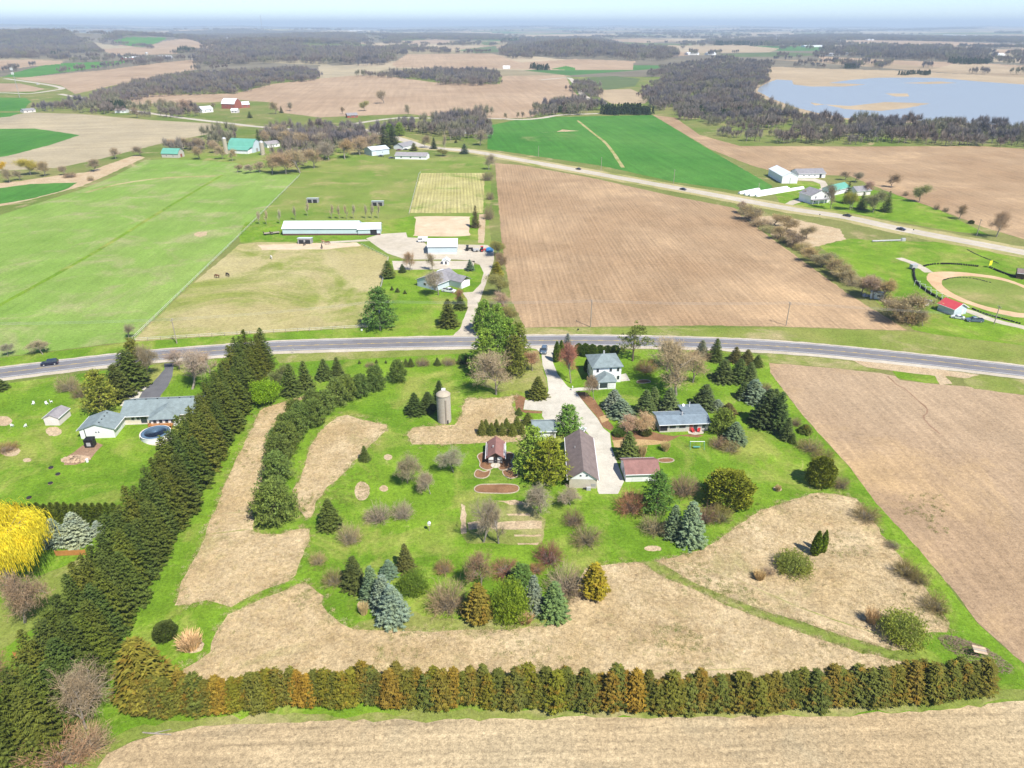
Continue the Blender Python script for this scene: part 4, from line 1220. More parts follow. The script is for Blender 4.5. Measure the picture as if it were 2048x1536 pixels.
# ---- the curved double row of bushy pines left of the lawn
PIN = [(797, 768, 722, 36), (752, 785, 732, 38), (722, 797, 750, 38), (697, 806, 752, 38), (677, 816, 757, 44), (652, 832, 782, 42), (628, 838, 780, 40), (630, 856, 800, 44), (603, 868, 808, 46), (592, 850, 800, 40), (588, 888, 826, 50), (572, 880, 830, 44), (575, 912, 845, 54), (556, 905, 858, 40), (562, 935, 872, 54), (557, 972, 906, 60)]
for k, (x, yb, yt, w) in enumerate(PIN):
    tree('mugo', x, yb, yt, w, label='bushy green pine, %s from the highway end of the curved row' % ordinal(k + 1), group='bushy pines in the curved row')
tree('mugo', 552, 1056, 964, 88, label='large dome-shaped pine standing apart in a ring of grass between straw prairies')

T = [  # kind, x, foot row, top row, width, look (for the label), colour
 ('spruce', 585, 793, 728, 38, 'dark spruce'), ('spruce', 612, 782, 721, 34, 'dark spruce'),
 ('spruce', 650, 761, 718, 30, 'dark spruce'), ('spruce', 676, 757, 714, 28, 'dark spruce'),
 ('spruce', 719, 728, 720, 6, 'tiny spruce'), ('spruce', 753, 727, 719, 6, 'tiny spruce'), ('spruce', 772, 727, 720, 5, 'tiny spruce'),
 ('spruce', 812, 734, 718, 12, 'small spruce'), ('spruce', 822, 734, 716, 13, 'small spruce'), ('spruce', 875, 732, 715, 14, 'small spruce'),
 ('spruce', 920, 729, 709, 12, 'small spruce'), ('spruce', 932, 729, 706, 13, 'small spruce'), ('spruce', 944, 729, 712, 12, 'small spruce'),
 ('shrub', 845, 734, 712, 30, 'bare shrub'), ('shrub', 897, 733, 711, 30, 'bare shrub'), ('shrub', 740, 736, 722, 20, 'bare shrub'),
 ('leafy', 540, 806, 760, 58, 'bright lime green tree', (0.22, 0.36, 0.02, 1)), ('haze_tree', 562, 778, 728, 42, 'pale green loose tree', (0.20, 0.25, 0.10, 1)),
 ('spruce', 830, 832, 786, 36, 'dark spruce', (0.045, 0.07, 0.018, 1)), ('spruce', 857, 826, 783, 34, 'dark spruce', (0.045, 0.07, 0.018, 1)), ('spruce', 880, 816, 761, 32, 'dark spruce', (0.045, 0.07, 0.018, 1)),
 ('spruce', 730, 924, 891, 21, 'small dark spruce'),
 ('orchard', 815, 966, 898, 54, 'bare grey fruit tree'), ('orchard', 861, 988, 940, 42, 'bare grey fruit tree'), ('orchard', 907, 944, 894, 54, 'bare grey fruit tree'),
 ('shrub', 757, 1050, 1000, 54, 'grey leafless bush', (0.33, 0.29, 0.24, 1)), ('shrub', 806, 1043, 996, 46, 'grey leafless bush', (0.33, 0.29, 0.24, 1)),
 ('spruce', 661, 1062, 998, 44, 'dark olive spruce', (0.075, 0.095, 0.02, 1)),
 ('shrub', 700, 1094, 1038, 48, 'pale leafless bush', (0.36, 0.31, 0.22, 1)), ('shrub', 637, 1134, 1100, 36, 'straw coloured round bush', (0.40, 0.33, 0.2, 1)), ('shrub', 668, 1176, 1134, 46, 'olive leafless bush', (0.28, 0.26, 0.13, 1)),
 ('spruce', 710, 1183, 1112, 46, 'dark spruce', (0.06, 0.072, 0.02, 1)),
 ('blue', 745, 1207, 1132, 42, 'blue green spruce', (0.10, 0.15, 0.09, 1)), ('blue', 768, 1225, 1148, 48, 'pale blue spruce'), ('blue', 786, 1252, 1172, 60, 'pale blue spruce'), ('blue', 778, 1158, 1120, 34, 'blue green spruce', (0.10, 0.15, 0.10, 1)),
 ('spruce', 812, 1145, 1088, 34, 'leaning dark spruce', (0.075, 0.08, 0.025, 1)),
 ('green_shrub', 828, 1194, 1134, 54, 'green leafing bush', (0.17, 0.25, 0.04, 1)), ('shrub', 896, 1232, 1150, 78, 'brownish leafless bush', (0.34, 0.27, 0.20, 1)), ('shrub', 888, 1150, 1114, 38, 'brown leafless bush', (0.26, 0.19, 0.12, 1)),
 ('bare', 962, 1172, 1092, 64, 'brown leafless tree', (0.25, 0.18, 0.12, 1)),
 ('shrub', 1010, 1157, 1120, 62, 'purplish leafless bush', (0.24, 0.14, 0.12, 1)), ('shrub', 1098, 1134, 1078, 56, 'dark purple round bush', (0.19, 0.095, 0.09, 1)), ('shrub', 1073, 1150, 1124, 34, 'reddish leafless bush', (0.26, 0.15, 0.10, 1)),
 ('cedar', 957, 1247, 1170, 54, 'rusty olive cedar', (0.145, 0.115, 0.02, 1)), ('green_shrub', 1020, 1249, 1152, 76, 'fresh green leafy tree', (0.24, 0.36, 0.035, 1)),
 ('pine', 1043, 1172, 1128, 52, 'green pine', (0.11, 0.19, 0.05, 1)), ('blue', 1067, 1228, 1150, 38, 'pale blue spruce'), ('blue', 1108, 1242, 1162, 54, 'green spruce', (0.10, 0.15, 0.055, 1)),
 ('shrub', 1130, 1200, 1122, 78, 'pale grey leafless bush', (0.36, 0.31, 0.25, 1)), ('cedar', 1188, 1200, 1128, 50, 'golden olive cedar', (0.19, 0.17, 0.015, 1)),
 ('slim', 967, 1084, 978, 54, 'slender leafless tree'), ('slim', 997, 1087, 1004, 50, 'slender leafless tree'),
 ('orchard', 1082, 1024, 960, 62, 'bare grey fruit tree'), ('orchard', 1141, 1010, 972, 48, 'bare grey fruit tree', (0.33, 0.31, 0.24, 1)),
 ('shrub', 1147, 1056, 1013, 42, 'dark leafless bush', (0.20, 0.14, 0.11, 1)), ('shrub', 1172, 1096, 1045, 60, 'olive brown leafless bush', (0.25, 0.21, 0.12, 1)),
 ('pine', 1065, 946, 852, 76, 'tall green white pine'), ('pine', 1096, 962, 876, 82, 'yellow green white pine', (0.17, 0.20, 0.02, 1)),
 ('pine', 1135, 870, 808, 56, 'bright green white pine', (0.13, 0.235, 0.04, 1)),
 ('spruce', 1038, 831, 815, 14, 'small spruce'), ('spruce', 1076, 800, 753, 38, 'olive green spruce', (0.10, 0.12, 0.022, 1)),
 ('bare', 992, 789, 690, 84, 'large grey leafless tree', (0.38, 0.33, 0.27, 1)), ('orchard', 1065, 742, 698, 38, 'small reddish leafless tree', (0.34, 0.22, 0.16, 1)),
 ('pine', 968, 668, 598, 44, 'green white pine'), ('pine', 995, 672, 606, 46, 'green white pine'), ('blue', 956, 658, 618, 20, 'bluish spruce', (0.09, 0.14, 0.09, 1)),
 ('pine', 985, 742, 622, 72, 'tall green white pine'), ('pine', 1015, 736, 634, 62, 'tall green white pine'), ('pine', 1038, 728, 643, 44, 'olive green white pine', (0.12, 0.15, 0.025, 1)), ('pine', 970, 752, 655, 60, 'tall green white pine'), ('pine', 1030, 750, 668, 50, 'olive green white pine', (0.13, 0.15, 0.025, 1)),
 ('column', 1113, 725, 683, 13, 'slim columnar arborvitae'), ('column', 1122, 716, 681, 12, 'slim columnar arborvitae'), ('blue', 1134, 714, 667, 24, 'bluish spruce', (0.11, 0.13, 0.11, 1)),
 ('bare', 1142, 766, 684, 54, 'pinkish red budding tree', (0.42, 0.20, 0.17, 1)),
 ('arbor', 1157, 712, 686, 18, 'dark round arborvitae', (0.07, 0.115, 0.016, 1)), ('arbor', 1170, 714, 686, 20, 'dark round arborvitae', (0.07, 0.115, 0.016, 1)), ('arbor', 1184, 716, 688, 20, 'dark round arborvitae', (0.07, 0.115, 0.016, 1)), ('arbor', 1200, 710, 690, 18, 'dark round arborvitae', (0.07, 0.115, 0.016, 1)), ('arbor', 1215, 708, 691, 18, 'dark round arborvitae', (0.06, 0.10, 0.016, 1)), ('arbor', 1230, 708, 690, 18, 'dark round arborvitae', (0.06, 0.10, 0.016, 1)), ('column', 1174, 745, 716, 12, 'dark columnar arborvitae', (0.06, 0.10, 0.016, 1)),
 ('scots', 1265, 722, 651, 72, 'broad open-crowned pine'), ('shrub', 1292, 748, 712, 44, 'brown leafless bush', (0.24, 0.17, 0.10, 1)),
 ('bare', 1352, 790, 676, 120, 'large spreading leafless tree', (0.36, 0.31, 0.23, 1)), ('bare', 1385, 765, 690, 80, 'large spreading leafless tree', (0.36, 0.31, 0.23, 1)), ('bare', 1335, 742, 684, 60, 'leafless tree', (0.34, 0.29, 0.22, 1)),
 ('orchard', 1188, 800, 745, 34, 'small leafless tree', (0.33, 0.25, 0.2, 1)),
 ('blue', 1227, 822, 779, 38, 'pale blue spruce'), ('blue', 1242, 838, 798, 44, 'pale blue spruce'),
 ('spruce', 1290, 833, 779, 40, 'dark green spruce', (0.085, 0.12, 0.04, 1)), ('spruce', 1306, 822, 774, 36, 'dark green spruce', (0.085, 0.12, 0.04, 1)), ('spruce', 1337, 830, 775, 42, 'dark green spruce', (0.085, 0.12, 0.05, 1)),
 ('spruce', 1408, 820, 768, 48, 'dark green spruce', (0.075, 0.10, 0.04, 1)), ('blue', 1434, 822, 799, 28, 'blue spruce'), ('spruce', 1456, 832, 806, 32, 'brownish spruce', (0.10, 0.085, 0.03, 1)),
 ('orchard', 1246, 864, 828, 54, 'pinkish grey leafless fruit tree', (0.45, 0.35, 0.27, 1)), ('orchard', 1276, 864, 820, 54, 'pinkish grey leafless fruit tree', (0.45, 0.35, 0.27, 1)),
 ('spruce', 1256, 922, 863, 44, 'olive green spruce', (0.095, 0.12, 0.03, 1)), ('arbor', 1238, 874, 858, 24, 'low dark evergreen bush', (0.07, 0.12, 0.02, 1)), ('arbor', 1290, 872, 858, 24, 'low dark evergreen bush', (0.08, 0.10, 0.02, 1)),
 ('mugo', 1443, 872, 820, 52, 'green bushy pine', (0.12, 0.17, 0.03, 1)), ('blue', 1468, 890, 844, 44, 'rounded bluish spruce', (0.10, 0.14, 0.08, 1)), ('shrub', 1436, 898, 870, 40, 'brown leafless bush', (0.24, 0.16, 0.11, 1)), ('shrub', 1460, 908, 880, 42, 'olive leafless bush', (0.24, 0.23, 0.12, 1)),
 ('spruce', 1430, 724, 677, 30, 'dark spruce'), ('blue', 1402, 718, 680, 28, 'greyish spruce', (0.12, 0.14, 0.09, 1)), ('spruce', 1470, 726, 694, 28, 'brownish green spruce', (0.09, 0.085, 0.025, 1)), ('spruce', 1493, 730, 699, 28, 'brownish green spruce', (0.09, 0.085, 0.025, 1)), ('spruce', 1514, 735, 710, 22, 'small dark spruce'),
 ('spruce', 1446, 767, 718, 42, 'dark green spruce', (0.07, 0.10, 0.03, 1)), ('spruce', 1476, 767, 717, 40, 'dark green spruce', (0.07, 0.10, 0.03, 1)), ('spruce', 1498, 768, 724, 32, 'dark green spruce', (0.08, 0.11, 0.04, 1)),
 ('blue', 1506, 806, 758, 44, 'pale blue spruce'), ('spruce', 1485, 800, 764, 28, 'dark spruce', (0.06, 0.085, 0.025, 1)), ('shrub', 1530, 785, 760, 26, 'bare shrub'),
 ('spruce', 1530, 857, 778, 56, 'tall dark spruce', (0.055, 0.085, 0.028, 1)), ('spruce', 1553, 865, 783, 46, 'tall dark spruce', (0.055, 0.085, 0.028, 1)), ('spruce', 1545, 832, 778, 38, 'tall dark spruce', (0.055, 0.085, 0.028, 1)), ('spruce', 1572, 882, 834, 24, 'dark spruce', (0.06, 0.09, 0.03, 1)), ('spruce', 1585, 888, 866, 15, 'small dark spruce'),
 ('shrub', 1591, 853, 832, 24, 'bare shrub'), ('cedar', 1610, 869, 849, 24, 'small cedar', (0.09, 0.12, 0.02, 1)), ('shrub', 1620, 908, 870, 52, 'olive leafless bush', (0.24, 0.23, 0.12, 1)), ('shrub', 1645, 928, 890, 44, 'olive leafless bush', (0.23, 0.2, 0.11, 1)),
 ('arbor', 1638, 977, 913, 50, 'round green arborvitae'), ('orchard', 1662, 946, 918, 20, 'small pale leafless tree'), ('shrub', 1681, 980, 946, 32, 'bare shrub'),
 ('arbor', 1455, 1020, 943, 82, 'large round arborvitae', (0.15, 0.165, 0.016, 1)),
 ('shrub', 1407, 1052, 1001, 48, 'purplish leafless bush', (0.22, 0.14, 0.12, 1)), ('shrub', 1440, 1050, 1001, 50, 'olive leafless bush', (0.26, 0.23, 0.11, 1)),
 ('blue', 1378, 1092, 1001, 52, 'blue spruce', (0.115, 0.175, 0.10, 1)), ('blue', 1346, 1080, 1010, 40, 'blue spruce', (0.10, 0.15, 0.09, 1)), ('shrub', 1308, 1074, 1020, 56, 'olive leafless bush', (0.29, 0.27, 0.16, 1)),
 ('pine', 1312, 1024, 943, 68, 'green white pine', (0.085, 0.165, 0.03, 1)), ('shrub', 1262, 1033, 967, 62, 'reddish leafless bush', (0.30, 0.16, 0.12, 1)), ('shrub', 1368, 998, 934, 54, 'greyish brown leafless bush', (0.28, 0.21, 0.16, 1)),
 ('column', 1629, 1113, 1062, 17, 'upright columnar arborvitae', (0.13, 0.18, 0.014, 1)), ('column', 1644, 1107, 1061, 13, 'upright columnar arborvitae', (0.13, 0.18, 0.014, 1)),
 ('green_shrub', 1587, 1153, 1104, 74, 'wide green leafing bush'), ('tuft', 1518, 1163, 1143, 28, 'golden dry grass clump'), ('shrub', 1536, 1152, 1130, 24, 'small grey leafless bush', (0.36, 0.31, 0.25, 1)),
 ('shrub', 1732, 1047, 1006, 52, 'olive leafless bush', (0.25, 0.23, 0.12, 1)), ('shrub', 1784, 1099, 1081, 26, 'small leafless bush'), ('shrub', 1812, 1160, 1112, 50, 'olive leafless bush', (0.24, 0.22, 0.11, 1)), ('shrub', 1836, 1172, 1135, 36, 'olive leafless bush', (0.24, 0.22, 0.11, 1)), ('shrub', 1868, 1228, 1184, 52, 'olive leafless bush', (0.24, 0.22, 0.11, 1)),
 ('green_shrub', 1803, 1292, 1220, 86, 'large round green leafing bush', (0.25, 0.32, 0.07, 1)), ('tuft', 1741, 1250, 1218, 30, 'golden dry grass clump'),
 ('tuft', 382, 1306, 1270, 54, 'broad dry grass clump'), ('arbor', 333, 1283, 1246, 40, 'small dark round evergreen', (0.06, 0.085, 0.018, 1)),
 ('tuft', 1283, 918, 888, 20, 'golden dry grass clump'), ('tuft', 1330, 904, 884, 20, 'golden dry grass clump'), ('tuft', 1555, 984, 970, 13, 'small dry grass clump'), ('tuft', 1050, 1250, 1230, 38, 'golden dry grass clump'), ('tuft', 728, 1232, 1206, 22, 'small dry grass clump'),
 ('cedar', 295, 1412, 1283, 96, 'broad olive cedar', (0.13, 0.125, 0.022, 1)),
 ('bare', 172, 1458, 1335, 100, 'grey leafless tree', (0.30, 0.25, 0.2, 1)), ('shrub', 118, 1560, 1470, 140, 'tangled brown bush', (0.32, 0.22, 0.15, 1)), ('shrub', 180, 1520, 1450, 90, 'tangled grey bush', (0.36, 0.30, 0.22, 1)),
 ('willow', 20, 1165, 1028, 168, 'yellow weeping willow'), ('bare', 50, 1245, 1138, 112, 'grey brown leafless tree', (0.33, 0.26, 0.21, 1)), ('bare', 12, 1385, 1298, 86, 'dark reddish leafless tree', (0.25, 0.14, 0.12, 1)),
 ('blue', 115, 1094, 1038, 40, 'silvery blue spruce', (0.20, 0.255, 0.21, 1)), ('blue', 157, 1092, 1025, 52, 'silvery blue spruce', (0.20, 0.255, 0.21, 1)), ('blue', 198, 1070, 1042, 28, 'silvery blue spruce', (0.20, 0.255, 0.21, 1)),
 ('pine', 207, 822, 738, 66, 'yellow green white pine', (0.17, 0.20, 0.03, 1)), ('spruce', 240, 802, 728, 54, 'dark spruce', (0.07, 0.09, 0.02, 1)), ('wind', 263, 782, 698, 72, 'dark spruce', (0.07, 0.10, 0.022, 1)), ('pine', 276, 748, 675, 44, 'olive white pine', (0.13, 0.15, 0.03, 1)), ('bare', 294, 752, 684, 52, 'grey leafless tree'),
 ('shrub', 138, 787, 740, 46, 'bare grey bush', (0.30, 0.26, 0.18, 1)), ('shrub', 163, 797, 764, 34, 'bare brown bush'), ('slim', 385, 778, 690, 76, 'pale leafless tree', (0.33, 0.28, 0.24, 1)), ('slim', 360, 738, 698, 46, 'pale leafless tree', (0.36, 0.30, 0.26, 1)), ('slim', 422, 748, 698, 46, 'pale leafless tree', (0.36, 0.30, 0.26, 1)),
 ('spruce', -6, 785, 752, 40, 'dark spruce'), ('shrub', 14, 908, 882, 42, 'low reddish brown bush', (0.25, 0.17, 0.10, 1)),
 ('orchard', 86, 709, 680, 44, 'bare rounded tree'), ('orchard', 15, 712, 684, 26, 'bare rounded tree'), ('slim', 258, 676, 642, 26, 'pale bare tree'),
 ('pine', 761, 657, 572, 64, 'big green pine', (0.085, 0.155, 0.035, 1)), ('spruce', 897, 656, 597, 38, 'dark spruce', (0.075, 0.095, 0.02, 1)), ('spruce', 921, 620, 592, 24, 'dark spruce'), ('bare', 916, 610, 574, 28, 'reddish leafless tree', (0.33, 0.20, 0.15, 1)),
 ('cedar', 777, 558, 521, 26, 'olive conifer', (0.10, 0.13, 0.025, 1)), ('spruce', 805, 546, 528, 15, 'small spruce'), ('blue', 940, 542, 519, 17, 'bluish spruce', (0.09, 0.14, 0.09, 1)), ('spruce', 784, 581, 572, 7, 'tiny spruce'), ('spruce', 795, 585, 575, 9, 'tiny spruce'), ('spruce', 810, 588, 580, 7, 'tiny spruce'),
 ('bare', 877, 590, 536, 48, 'grey leafless tree', (0.38, 0.33, 0.29, 1)), ('bare', 820, 541, 498, 32, 'leafless tree', (0.35, 0.27, 0.2, 1)), ('bare', 865, 541, 503, 24, 'leafless tree', (0.38, 0.31, 0.26, 1)),
 ('cedar', 994, 558, 524, 24, 'yellow green conifer', (0.19, 0.19, 0.02, 1)),
 ('haze_tree', 996, 512, 478, 34, 'pale budding tree'), ('haze_tree', 1000, 540, 505, 28, 'pale budding tree', (0.34, 0.28, 0.2, 1)), ('haze_tree', 998, 592, 545, 46, 'pale budding tree', (0.28, 0.28, 0.12, 1)), ('bare', 1008, 622, 585, 50, 'pinkish leafless tree', (0.38, 0.27, 0.22, 1)), ('haze_tree', 1018, 645, 612, 36, 'pale budding tree', (0.3, 0.28, 0.12, 1)),
 ('spruce', 951, 456, 410, 18, 'narrow brownish conifer', (0.11, 0.09, 0.04, 1)),
 ('shrub', 975, 362, 335, 24, 'bare hedgerow bush'), ('bare', 978, 340, 305, 26, 'leafless hedgerow tree'), ('shrub', 978, 440, 400, 22, 'bare hedgerow bush'), ('shrub', 980, 400, 378, 16, 'bare hedgerow bush'),
 ('spruce', 929, 308, 287, 18, 'bluish spruce', (0.07, 0.11, 0.07, 1)),
]
for e in T:
    kind, x, yb, yt, w, look = e[:6]
    tree(kind, x, yb, yt, w, look, col=e[6] if len(e) > 6 else None)
for k, (x, y) in enumerate([(520, 449), (533, 449), (560, 448), (592, 440), (615, 432), (664, 438), (680, 438), (694, 438), (708, 438), (731, 437), (744, 437), (757, 437)]):
    tree('slim', x, y, y - 33, 9, label='thin bare sapling, %s from the left in the row behind the long barn' % ordinal(k + 1), group='saplings behind the long barn', col=(0.42, 0.38, 0.31, 1))

# ---- hedgerow right of the ploughed field, farm trees, and groves in the middle distance
HR = [(1482, 428, 402, 22), (1500, 442, 410, 30), (1522, 455, 428, 30), (1548, 450, 425, 30), (1572, 462, 432, 30), (1560, 478, 448, 26), (1585, 492, 462, 28), (1604, 500, 478, 26), (1622, 522, 490, 30), (1642, 534, 502, 32), (1662, 548, 512, 34), (1682, 560, 530, 36), (1704, 574, 545, 30), (1722, 588, 548, 32), (1746, 598, 548, 38), (1765, 604, 556, 36), (1800, 640, 585, 60), (1822, 652, 600, 44), (1845, 652, 622, 24), (1612, 478, 450, 22)]
for k, (x, yb, yt, w) in enumerate(HR):
    kind = ('bare', 'haze_tree', 'shrub', 'bare', 'haze_tree')[k % 5]
    tree(kind, x, yb, yt, w * 1.45, label='leafless tree, %s from the far end of the hedgerow right of the ploughed field' % ordinal(k + 1), group='hedgerow right of the ploughed field', col=R.choice([(0.34, 0.29, 0.19, 1), (0.36, 0.31, 0.18, 1), (0.33, 0.27, 0.21, 1)]))
for k in range(26):
    x = 1490 + 13.4 * k
    y = 437 + (x - 1490) * 0.6 + R.uniform(-6, 4)
    tree('shrub', x, y, y - R.uniform(16, 26), R.uniform(22, 34), label='bare undergrowth bush, %s from the far end of the hedgerow' % ordinal(k + 1), group='undergrowth of the right hedgerow', col=R.choice([(0.33, 0.28, 0.19, 1), (0.28, 0.24, 0.16, 1), (0.30, 0.29, 0.15, 1)]))
FT = [('bare', 1661, 418, 362, 30, 'dark leafless tree', (0.30, 0.25, 0.19, 1)), ('spruce', 1692, 408, 362, 17, 'narrow dark spruce'), ('haze_tree', 1700, 420, 380, 32, 'yellow green budding tree', (0.32, 0.34, 0.08, 1)), ('spruce', 1722, 420, 384, 20, 'dark spruce'), ('haze_tree', 1745, 425, 378, 44, 'greyish green budding tree', (0.28, 0.28, 0.16, 1)), ('spruce', 1772, 425, 382, 22, 'dark spruce'), ('bare', 1735, 388, 358, 30, 'pinkish grey leafless tree', (0.36, 0.27, 0.23, 1)), ('bare', 1782, 375, 345, 30, 'leafless tree', (0.34, 0.25, 0.2, 1)), ('bare', 1710, 365, 342, 30, 'leafless tree'), ('bare', 1690, 360, 340, 26, 'leafless tree'),
 ('haze_tree', 1838, 404, 366, 32, 'pale budding tree', (0.33, 0.33, 0.16, 1)), ('shrub', 1811, 392, 379, 12, 'bare bush'), ('bare', 1918, 438, 405, 30, 'reddish leafless tree', (0.34, 0.24, 0.18, 1)), ('shrub', 1891, 424, 411, 12, 'bare bush'), ('shrub', 1872, 420, 404, 12, 'bare bush'), ('arbor', 1942, 448, 440, 10, 'small dark evergreen', (0.06, 0.08, 0.02, 1)), ('bare', 1992, 474, 414, 48, 'large leafless tree', (0.36, 0.29, 0.22, 1)), ('slim', 1606, 402, 375, 8, 'thin sapling'),
 ('bare', 90, 352, 318, 34, 'leafless tree', (0.34, 0.29, 0.2, 1)), ('haze_tree', 62, 350, 315, 38, 'yellow budding tree', (0.46, 0.40, 0.08, 1)), ('haze_tree', 6, 345, 322, 16, 'bright yellow bush', (0.6, 0.42, 0.02, 1)), ('bare', 20, 365, 335, 30, 'leafless tree'), ('bare', 40, 360, 338, 24, 'leafless tree'), ('bare', 132, 350, 330, 22, 'leafless tree'), ('shrub', 140, 356, 340, 24, 'dark leafless bush'), ('bare', 190, 342, 314, 34, 'grey leafless tree'), ('shrub', 182, 362, 348, 14, 'brown leafless bush'), ('bare', 232, 318, 294, 26, 'grey leafless tree'), ('bare', 280, 312, 290, 24, 'leafless tree'),
 ('bare', 768, 207, 178, 26, 'lone leafless tree', (0.36, 0.31, 0.26, 1)), ('haze_tree', 729, 222, 200, 20, 'pale budding tree', (0.33, 0.33, 0.16, 1)), ('bare', 817, 234, 206, 16, 'lone leafless tree'), ('bare', 685, 228, 212, 14, 'leafless tree'), ('bare', 1012, 239, 224, 9, 'roadside leafless tree'), ('bare', 1035, 238, 222, 9, 'roadside leafless tree'), ('bare', 1044, 238, 221, 10, 'roadside leafless tree'),
 ('bare', 275, 236, 212, 22, 'leafless tree'), ('bare', 300, 220, 196, 20, 'leafless tree'), ('bare', 330, 222, 194, 24, 'leafless tree'), ('bare', 376, 228, 194, 30, 'leafless tree', (0.36, 0.28, 0.24, 1)), ('bare', 350, 224, 198, 22, 'leafless tree'), ('bare', 430, 218, 204, 14, 'leafless tree'), ('bare', 552, 228, 200, 22, 'leafless tree'), ('bare', 580, 222, 202, 18, 'leafless tree'), ('spruce', 563, 226, 212, 8, 'small spruce'), ('spruce', 500, 236, 222, 10, 'small spruce'),
 ('spruce', 622, 262, 236, 14, 'dark spruce'), ('spruce', 518, 290, 258, 14, 'dark spruce')]
for e in FT:
    tree(e[0], *e[1:5], e[5], col=e[6] if len(e) > 6 else None)
# trees that can be told apart at the edges of the mid-distance grove
GR = [(545, 348, 300, 44), (572, 348, 302, 46), (600, 346, 296, 50), (628, 336, 292, 44), (500, 346, 326, 24), (475, 345, 328, 22), (520, 345, 322, 26), (658, 320, 280, 40), (690, 318, 276, 40), (720, 310, 270, 40), (640, 300, 262, 36), (612, 300, 262, 36), (585, 292, 258, 36), (555, 282, 246, 40), (535, 290, 258, 26), (745, 300, 264, 30), (700, 285, 256, 30), (398, 318, 290, 26), (372, 298, 272, 30), (402, 300, 272, 30), (430, 305, 278, 30), (445, 318, 288, 22), (465, 322, 296, 18), (340, 300, 276, 26)]
for k, (x, yb, yt, w) in enumerate(GR):
    tree('bare', x, yb, yt, w * 1.15, label='grey leafless tree, %s at the edge of the grove round the green-roofed barn' % ordinal(k + 1), group='grove round the green-roofed barn', col=R.choice([(0.36, 0.31, 0.24, 1), (0.33, 0.29, 0.25, 1), (0.38, 0.31, 0.22, 1)]))
for k, (x, yb, yt, w, kd) in enumerate([(768, 298, 252, 30, 'spruce'), (786, 290, 250, 26, 'spruce'), (780, 275, 246, 22, 'pine'), (800, 272, 244, 22, 'pine'), (828, 302, 286, 14, 'cedar'), (868, 298, 275, 14, 'spruce'), (822, 260, 240, 14, 'pine'), (888, 300, 264, 10, 'slim'), (912, 286, 278, 6, 'cedar'), (960, 290, 256, 34, 'bare'), (850, 296, 268, 24, 'bare'), (885, 312, 298, 22, 'haze_tree')]):
    tree(kd, x, yb, yt, w, {'spruce': 'dark spruce', 'pine': 'green pine', 'cedar': 'small conifer', 'slim': 'slim leafless tree', 'bare': 'leafless tree', 'haze_tree': 'pale budding tree'}[kd], col=(0.06, 0.085, 0.03, 1) if kd == 'spruce' else None)

# ================================================================ far woods: masses of leafless trees
def wood_clump(seed, mat, n=9, rad=11.0, ever=False):
    rg = np.random.default_rng(seed)
    parts = []
    for k in range(n):
        r, a = rad * math.sqrt(rg.uniform()), rg.uniform(0, 6.283)
        o = np.array([r * math.cos(a), r * math.sin(a), 0])
        h = rg.uniform(10, 16)
        if ever:
            m = 70
            t = rg.uniform(0.05, 1, m)
            az = rg.uniform(0, 6.28, m)
            rr = 2.8 * (1 - t) + 0.2
            C = o + np.stack([np.cos(az) * rr, np.sin(az) * rr, t * h], 1)
            d = unit(np.stack([np.cos(az), np.sin(az), np.full(m, -0.3)], 1))
            parts.append(diamonds(C, d * 1.3, unit(np.cross(d, rg.normal(size=(m, 3)))) * 0.7))
            continue
        m = 95
        d = unit(rg.normal(size=(m, 3)) * np.array([1, 1, 0.8]) + np.array([0, 0, 0.5]))
        c = o + np.array([0, 0, h * 0.5])
        e = c + d * np.array([3.4, 3.4, h * 0.46]) * rg.uniform(0.7, 1.05, (m, 1))
        s = c + (e - c) * rg.uniform(0.1, 0.55, (m, 1)) - np.array([0, 0, 0.8])
        parts.append(ribbons(s, e, np.full(m, 0.16), np.full(m, 0.05), rg))
        parts.append(ribbons(np.array([o + [0, 0, -1.0]]), np.array([o + [0, 0, h * 0.75]]), [0.22], [0.1], rg))
    v, q = join(parts)
    return np_mesh('wood_clump', v, q, mat)
proto_col = bpy.data.collections.new('wood_clumps')
ever_col = bpy.data.collections.new('evergreen_clumps')
CL_COL = [(0.205, 0.175, 0.165, 1), (0.25, 0.205, 0.17, 1), (0.185, 0.165, 0.17, 1), (0.25, 0.235, 0.15, 1), (0.225, 0.175, 0.15, 1), (0.27, 0.235, 0.195, 1)]
for k in range(6):
    o = bpy.data.objects.new('wood_clump', wood_clump(200 + k, paint('wood_twigs', CL_COL[k], 0.9, 0.3, 0.15, 0.05)))
    proto_col.objects.link(o)
for k in range(2):
    o = bpy.data.objects.new('evergreen_clump', wood_clump(220 + k, paint('wood_needles', (0.045, 0.07, 0.033, 1), 0.9, 0.3, 0.15, 0.05), 7, 9.0, True))
    ever_col.objects.link(o)

